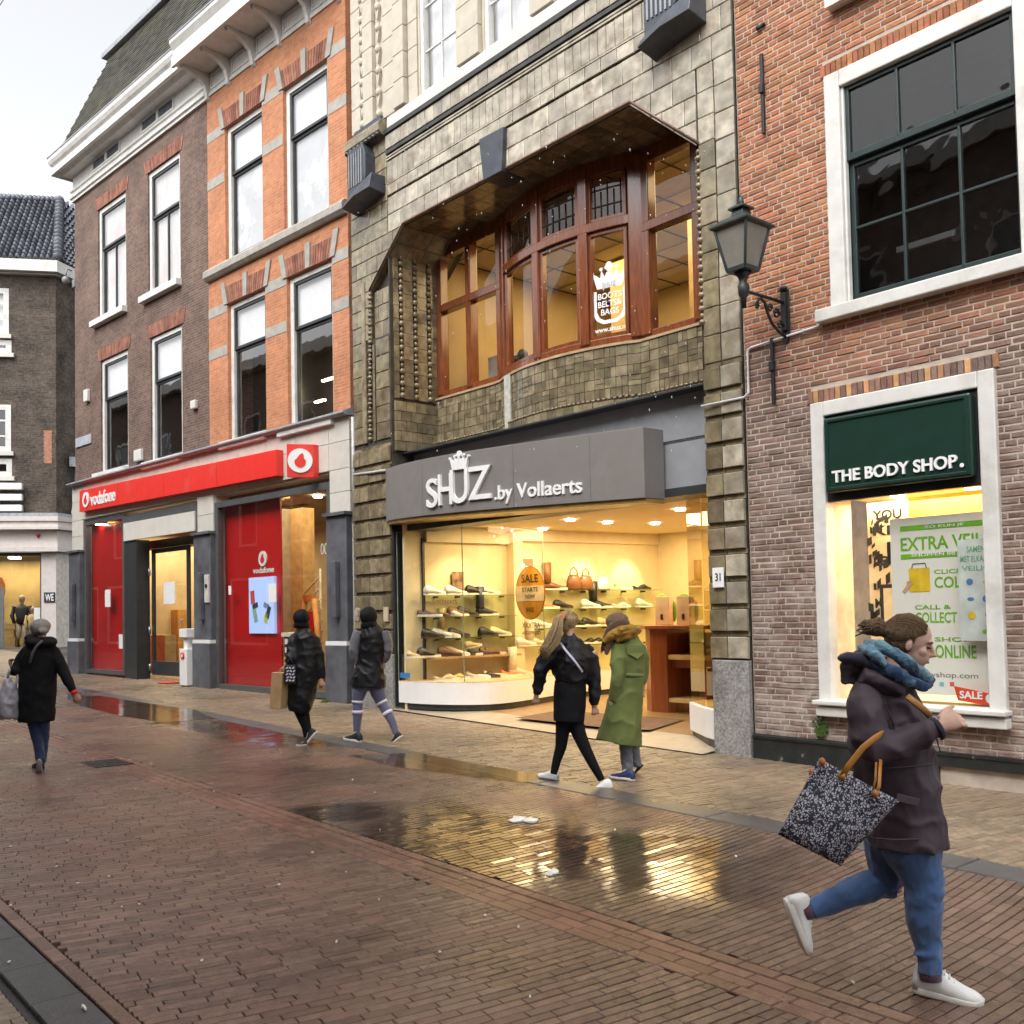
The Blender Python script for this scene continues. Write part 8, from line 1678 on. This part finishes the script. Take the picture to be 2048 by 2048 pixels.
b.tube([hc - fh * .09 + uh * .03, hc - fh * .125 + uh * .035, hc - fh * .165 + uh * .03, hc - fh * .195 + uh * .005], [.030, .036, .040, .018], 12, ref=sdh); b.ell(hc - fh * .145 + uh * .045, sdh * .036, fh * .040, uh * .030, 12, 8); b.tube([hc - fh * .16 + uh * .03, hc - fh * .20 + uh * .045, hc - fh * .225 + uh * .02], [.02, .016, .006], 8, ref=sdh)
b.build('hair', LBROWN, t, mods=remesh(.006, 2, .012, .02))
b = MB()
hE = hc + uh * .030 - fh * .022
for k in range(84):                                   # strands combed back to the bun
    a = -2.15 + 4.3 * (k + R.uniform(-.4, .4)) / 83; v0 = (fh * (.85 * cos(a) + .26) + sdh * 1.0 * sin(a) + uh * (.42 * cos(a) - .06)).normalized(); v1 = (-fh * 1.0 + uh * .02 + sdh * .22 * sin(a)).normalized(); P_ = []
    for i_ in range(7):
        t_ = i_ / 6; v = (v0 * (1 - t_) + v1 * t_ + (uh * cos(a) * .9 + sdh * sin(a) * .8) * t_ * (1 - t_) * 2.0).normalized(); P_.append(hE + sdh * (v.dot(sdh) * .0812) + fh * (v.dot(fh) * .0962) + uh * (v.dot(uh) * .0952))
    b.tube(P_, [.002, .0045, .0055, .006, .006, .005, .003], 5, ref=uh, ry=.003)
for k in range(14):
    a = 2 * pi * k / 14; o_ = sdh * .034 * cos(a) + uh * .034 * sin(a); b.tube([hc - fh * .10 + uh * .032 + o_ * .7, hc - fh * .145 + uh * .040 + o_ * 1.08, hc - fh * .19 + uh * .02 + o_ * .7, hc - fh * .225 + uh * (.0 + .02 * sin(a * 3)) + o_ * .5], [.004, .006, .005, .001], 5, ref=sdh)
b.build('hair_strands', LBROWN, t)
SCF = M('blue_scarf', (.13, .27, .34), .9, var=.3, scale=9, bump=.8, bscale=45, sheen=.4, dirt=(.018, .035, .10), dscale=4.5, dlo=.46, dhi=.60)
def ringtube(pts, n=12): 
    b_ = MB(); P_ = [h.p(x, y, d) for x, y, r, d in pts]; b_.tube(P_, [h.r(r) for x, y, r, d in pts], n, ref=CF); return b_
SCD = M('dark_blue_scarf', (.030, .060, .13), .9, var=.4, scale=8, bump=.6, bscale=40, dirt=(.12, .24, .32), dscale=5, dlo=.52, dhi=.62)
for lps, mt in ((([(560, 470, 60, -.02), (700, 492, 84, -.09), (900, 590, 88, -.13), (1100, 725, 84, -.13), (1280, 870, 74, -.08), (1330, 900, 66, .02), (1200, 740, 66, .11), (900, 560, 60, .13), (650, 470, 60, .08), (560, 470, 60, .0)], [(480, 520, 50, -.02), (600, 560, 78, -.11), (700, 640, 70, -.16), (800, 740, 44, -.18)]), SCF), (([(520, 580, 56, -.03), (660, 690, 84, -.12), (850, 800, 88, -.17), (1060, 905, 84, -.17), (1250, 985, 62, -.11), (1330, 960, 56, .0), (1150, 860, 66, .13), (800, 680, 66, .15), (560, 560, 62, .07), (510, 560, 56, -.01)], [(760, 700, 30, -.17), (900, 760, 40, -.19), (1060, 850, 40, -.19), (1230, 960, 30, -.13)]), SCD)):
    b = MB()
    for lp in lps: b.tube([h.p(x, y, d) for x, y, r, d in lp], [h.r(r) for x, y, r, d in lp], 14, ref=CF)
    b.build('scarf', mt, t, mods=remesh(.007, 2, .016, .05, True))
b = MB(); h.limb(b, [(330, 960, 66, -.02), (310, 860, 70, -.02), (320, 760, 80, -.03), (400, 700, 110, -.03)]); h.limb(b, [(420, 820, 150, -.02, .13), (560, 860, 180, -.02, .17), (760, 950, 170, 0, .18)]); b.build('hood', PURP, t, mods=remesh(.009, 2, .025, .07))
b = MB(); h.limb(b, [(235, 650, 44, -.03), (330, 630, 66, -.05), (480, 650, 80, -.08), (620, 720, 80, -.10), (700, 800, 66, -.12), (800, 900, 50, -.15)], flat=1.2); h.limb(b, [(330, 620, 50, .03), (480, 610, 60, .06), (620, 660, 70, .09)]); b.build('hood_lining', NAVY, t, mods=remesh(.009, 2, .022, .06))
b = MB(); q.limb(b, [(1062, 1112, 192, 0, .215), (1056, 1020, 186, 0, .21), (1040, 900, 186, 0, .205), (1000, 770, 206, 0, .20), (988, 650, 204, 0, .20), (980, 540, 194, 0, .205), (968, 450, 168, 0, .20), (968, 390, 126, 0, .17), (975, 345, 86, 0, .10)], 26)
q.limb(b, [(890, 372, 30, -.11), (878, 405, 66, -.14), (870, 460, 86, -.17), (872, 530, 92, -.19), (884, 610, 94, -.21), (905, 680, 88, -.22), (960, 690, 80, -.23)]); q.limb(b, [(900, 690, 84, -.22), (1000, 668, 78, -.24), (1090, 630, 70, -.26), (1165, 598, 62, -.27), (1200, 585, 56, -.272)]); q.limb(b, [(905, 430, 82, .15), (930, 600, 80, .19), (960, 700, 70, .2), (1060, 720, 56, .17)])
b.build('jacket', PURP, t, mods=remesh(.009, 2, .030, .10, True))
b = MB(); b.tube([q.p(960, 470, -.262), q.p(1000, 560, -.20), q.p(1010, 640, -.215)], .003, 5); b.tube([q.p(900, 770, -.205), q.p(1000, 765, -.222), q.p(1110, 755, -.20), q.p(1185, 745, -.13)], .004, 5); b.tube([q.p(905, 1085, -.20), q.p(1000, 1092, -.222), q.p(1110, 1090, -.205), q.p(1210, 1085, -.11)], .0035, 5); b.build('seam', PURP, t)
b = MB(); fl_ = [q.p(1015, 880, -.232), q.p(1120, 905, -.215), q.p(1110, 940, -.218), q.p(1008, 915, -.235)]; b.add(fl_ + [v - CF * .008 for v in fl_], [(0, 1, 2, 3), (4, 5, 6, 7)] + [(i, (i + 1) % 4, (i + 1) % 4 + 4, i + 4) for i in range(4)]); b.build('pocket_flap', PURP, t, bevel=.003)
b = MB(); b.tube([q.p(1195, 625, -.27), q.p(1205, 665, -.27), q.p(1212, 690, -.27)], .003, 5); b.build('cuff_cord', DSHOE, t)
b = MB(); q.limb(b, [(1190, 590, 60, -.272), (1212, 578, 58, -.273)]); b.build('cuff', NAVY, t, mods=remesh(.006, 1))
b = MB(); b.tube([h.p(1050, 1100, -.20), h.p(1150, 1180, -.22), h.p(1250, 1260, -.22), h.p(1340, 1350, -.20)], [.014] * 4, 6, ref=CF, ry=.004); b.build('shoulder_strap', M('tan_strap', (.36, .18, .05), .5), t)
b = MB(); q.limb(b, [(1072, 1060, 150, -.03, .15), (1085, 1140, 142, -.05, .14), (1112, 1220, 118, -.06), (1140, 1300, 97, -.07), (1138, 1380, 92, -.06), (1142, 1450, 90, -.06), (1152, 1540, 76, -.06), (1163, 1620, 62, -.07), (1167, 1705, 60, -.08)], 18)
q.limb(b, [(985, 1060, 140, .08, .14), (972, 1150, 112, .11), (978, 1240, 96, .14), (985, 1290, 84, .15)], 16); q.limb(b, [(1000, 1285, 86, .15), (930, 1290, 84, .15), (860, 1312, 84, .15), (760, 1355, 70, .15), (690, 1385, 60, .15), (622, 1412, 54, .15)], 16)
for x, y, r in ((1142, 1282, 98), (1142, 1332, 96), (1150, 1600, 70)): q.limb(b, [(x - 2, y - 7, r + 2, -.065), (x, y, r + 5, -.066), (x + 1, y + 7, r + 2, -.065)])
b.build('jeans', JEANS, t, mods=remesh(.0070, 2, .012, .06, True))
b = MB(); q.limb(b, [(628, 1410, 46, .15), (590, 1426, 46, .15)]); b.build('sock', cloth('striped_sock_b', (.10, .05, .08), .9), t)
b = MB(); q.limb(b, [(1166, 1670, 54, -.08), (1170, 1730, 52, -.08)]); b.build('sock', cloth('striped_sock', (.10, .05, .08), .9), t)
bigshoe(t, q.p(1082, 1778, -.02), q.p(1412, 1862, -.14), UP, 1.02, WSHOE, WSOLE, laces=WSHOE, high=1.35)
bigshoe(t, q.p(498, 1362, .15), q.p(596, 1622, .15), (q.p(640, 1440, .15) - q.p(540, 1480, .15)), 1.02, WSHOE, WSOLE, laces=WSHOE, high=1.15)
# tote bag
tb = thing('tote_bag', 'black tote bag with dense white leaf print hanging from the arm of the foreground woman', 'bag', None, q.p(700, 1200, -.36))
def totemat():
    m = bpy.data.materials.new('leaf_print'); m.use_nodes = True; T = m.node_tree; N = T.nodes; L = T.links; bb_ = N['Principled BSDF']; bb_.inputs['Roughness'].default_value = .75
    tc = N.new('ShaderNodeTexCoord'); no = N.new('ShaderNodeTexNoise'); no.inputs['Scale'].default_value = 30; L.new(tc.outputs['Object'], no.inputs['Vector'])
    mx = N.new('ShaderNodeMix'); mx.data_type = 'VECTOR'; mx.inputs[0].default_value = .03; L.new(tc.outputs['Object'], mx.inputs[4]); L.new(no.outputs['Color'], mx.inputs[5])
    vo = N.new('ShaderNodeTexVoronoi'); vo.feature = 'DISTANCE_TO_EDGE'; vo.inputs['Scale'].default_value = 100; L.new(mx.outputs[1], vo.inputs['Vector'])
    r = N.new('ShaderNodeMapRange'); r.inputs['From Min'].default_value = .12; r.inputs['From Max'].default_value = .17; L.new(vo.outputs['Distance'], r.inputs['Value'])
    v2 = N.new('ShaderNodeTexVoronoi'); v2.inputs['Scale'].default_value = 100; L.new(mx.outputs[1], v2.inputs['Vector']); sp = N.new('ShaderNodeSeparateColor'); L.new(v2.outputs['Color'], sp.inputs[0])
    g_ = N.new('ShaderNodeMath'); g_.operation = 'GREATER_THAN'; g_.inputs[1].default_value = .18; L.new(sp.outputs[0], g_.inputs[0]); mu = N.new('ShaderNodeMath'); mu.operation = 'MULTIPLY'; L.new(r.outputs[0], mu.inputs[0]); L.new(g_.outputs[0], mu.inputs[1])
    mc = N.new('ShaderNodeMix'); mc.data_type = 'RGBA'; L.new(mu.outputs[0], mc.inputs[0]); mc.inputs[6].default_value = (.016, .016, .026, 1); mc.inputs[7].default_value = (.42, .41, .47, 1); L.new(mc.outputs[2], bb_.inputs['Base Color']); return m
TOTE = totemat()
TLp, TRp, BRp, BLp = (662, 722), (1026, 916), (758, 1212), (474, 1068); rg = []; nu, nv = 12, 12
def bl_(u, v): 
    a = (TLp[0] + (TRp[0] - TLp[0]) * u, TLp[1] + (TRp[1] - TLp[1]) * u); c = (BLp[0] + (BRp[0] - BLp[0]) * u, BLp[1] + (BRp[1] - BLp[1]) * u); return (a[0] + (c[0] - a[0]) * v, a[1] + (c[1] - a[1]) * v)
for i in range(nv + 1):
    v = i / nv; f_ = []; k_ = []
    for j in range(nu + 1):
        u = j / nu; x, y = bl_(u, v); bulge = (.02 + .055 * min(1, v * 1.6)) * (sin(pi * min(max(u, .04), .96))) ** .5 * (1 if v < .97 else .75); wv = .014 * noise.noise(Vector((u * 3, v * 3, 0)))
        f_.append(q.p(x, y, -.355 - bulge + wv)); k_.append(q.p(x, y, -.355 + bulge * .8))
    rg.append(f_ + k_[::-1])
b = MB(); b.loft(rg); b.build('sack', TOTE, tb)
TAN = M('tan_leather', (.46, .19, .03), .45, var=.15, bump=.1)
def strap(pts, w0=15): 
    b_ = MB(); P_ = [q.p(x, y, d) for x, y, d in pts]; b_.tube(P_, [q.r(w0)] * len(P_), 8, ref=CF, ry=.004); return b_
strap([(764, 806, -.40), (800, 750, -.41), (862, 672, -.42), (915, 630, -.42), (945, 610, -.36), (950, 606, -.26), (955, 640, -.10)]).build('strap', TAN, tb); strap([(916, 884, -.39), (935, 850, -.40), (938, 790, -.36), (942, 730, -.30)], 9).build('strap', TAN, tb); strap([(905, 870, -.34), (918, 820, -.34), (922, 740, -.30)], 6).build('strap', TAN, tb)
for x, y in ((764, 800), (917, 882)): b = MB(); b.tube([q.p(x, y, -.385), q.p(x, y, -.405)], q.r(17), 12); b.build('strap_base', TAN, tb)
b = MB(); q.ball(b, 676, 738, 14, 20, -.385, .02); q.ball(b, 624, 790, 9, 20, -.36, .012); b.build('tag', M('tag_rust', (.40, .12, .03), .5), tb)

# ================================================================== litter and rain
SCR = M('scrap_white', (.75, .72, .66), .8, var=.1)
def scrap(px, py, w_, hh, lab, grp=None, n=9, seed=0):
    g_ = gnd(px, py); r_ = random.Random(seed); b = MB(); P_ = []
    for k in range(n): a = 2 * pi * k / n; f_ = 1 + r_.uniform(-.35, .35); P_.append((g_.x + w_ * cos(a) * f_, g_.y + hh * sin(a) * f_, g_.z + .006 + r_.uniform(0, .012 if w_ > .03 else .003)))
    c = (g_.x, g_.y, g_.z + (.03 if w_ > .03 else .007)); b.add(P_ + [c] + [(p[0], p[1], g_.z + .002) for p in P_], [(i, (i + 1) % n, n) for i in range(n)] + [(i, i + n + 1, (i + 1) % n + n + 1, (i + 1) % n) for i in range(n)])
    return b.build('litter', SCR, org=g_, label=lab, cat='litter', group=grp)
scrap(1037, 1640, .07, .10, 'torn white paper lying on the wet bricks below the girl in black', seed=1); scrap(1060, 1642, .05, .08, 'crumpled white end of the torn paper on the wet bricks', seed=2); scrap(1108, 1745, .035, .05, 'crumpled white leaf shaped litter beside the puddle reflection', seed=3); scrap(1098, 1750, .022, .04, 'small white piece next to the crumpled litter by the reflection', seed=4)
for i, (px, py) in enumerate(((21, 1694), (135, 1682), (155, 1767), (217, 1754), (243, 1815), (278, 1810), (21, 1812), (18, 1925), (165, 2016), (403, 1923), (558, 1770), (692, 1745), (758, 1800), (673, 1885), (625, 1706), (1037, 1855), (1472, 1714), (970, 1832), (760, 1660), (170, 1508), (187, 1519), (243, 1518), (258, 1520), (303, 1528), (246, 1467), (147, 1483), (380, 1586), (428, 1583), (560, 1500), (66, 1572), (137, 1560), (272, 1579), (113, 1734), (920, 1503), (857, 1521), (990, 1534), (705, 1560), (750, 1585), (868, 1652), (1063, 1692), (1413, 1790), (1875, 1860), (1706, 1967), (655, 1478), (1230, 1660), (1060, 1995), (880, 1905), (1620, 1830))):
    scrap(px, py, R.uniform(.004, .009), R.uniform(.008, .018), 'tiny white scrap lying on the brick paving', 'tiny scraps scattered over the brick paving', 6, 20 + i)
p_ = gnd(168, 2018); b = MB(); b.obox((p_.x, p_.y, p_.z + .008), (.016, -.022, 0), (.004, .003, 0), (0, 0, .004)); b.build('cigarette_end', SCR, org=p_, label='thin white cigarette end on the border bricks at the lower left', cat='litter')
GRS = M('weed', (.06, .15, .015), .8, var=.3)
for px, py, lab in ((463, 1373, 'small green weed at the foot of the wide red window'), (652, 1405, 'green weed tuft between the pavement and the right end of the phone shop')):
    g_ = gnd(px, py); b = MB()
    for k in range(26): a = R.uniform(0, 6.3); r_ = R.uniform(.02, .13); b.tube([(g_.x + R.gauss(0, .05), g_.y + R.gauss(0, .03), g_.z), (g_.x + r_ * cos(a), g_.y + r_ * .5 * sin(a), g_.z + R.uniform(.03, .09))], [.006, .001], 4)
    b.build('weed', GRS, org=g_, label=lab, cat='weed')
b = MB()
for k in range(170):
    px = R.uniform(700, 1420); py = R.uniform(250, 900) if R.random() < .75 else R.uniform(20, 1250); Y = R.uniform(4.5, 9); p_ = at(px, py, Y); ln = R.uniform(.004, .016); wd = R.uniform(.0016, .0032)
    b.tube([p_, p_ + Vector((R.uniform(-.2, .2) * ln, 0, ln))], [wd, wd], 5)
b.build('rain_drops', M('rain_drop', (.75, .76, .78), .3), org=(0, 0, 0), kind='stuff')
bpy.context.view_layer.update()
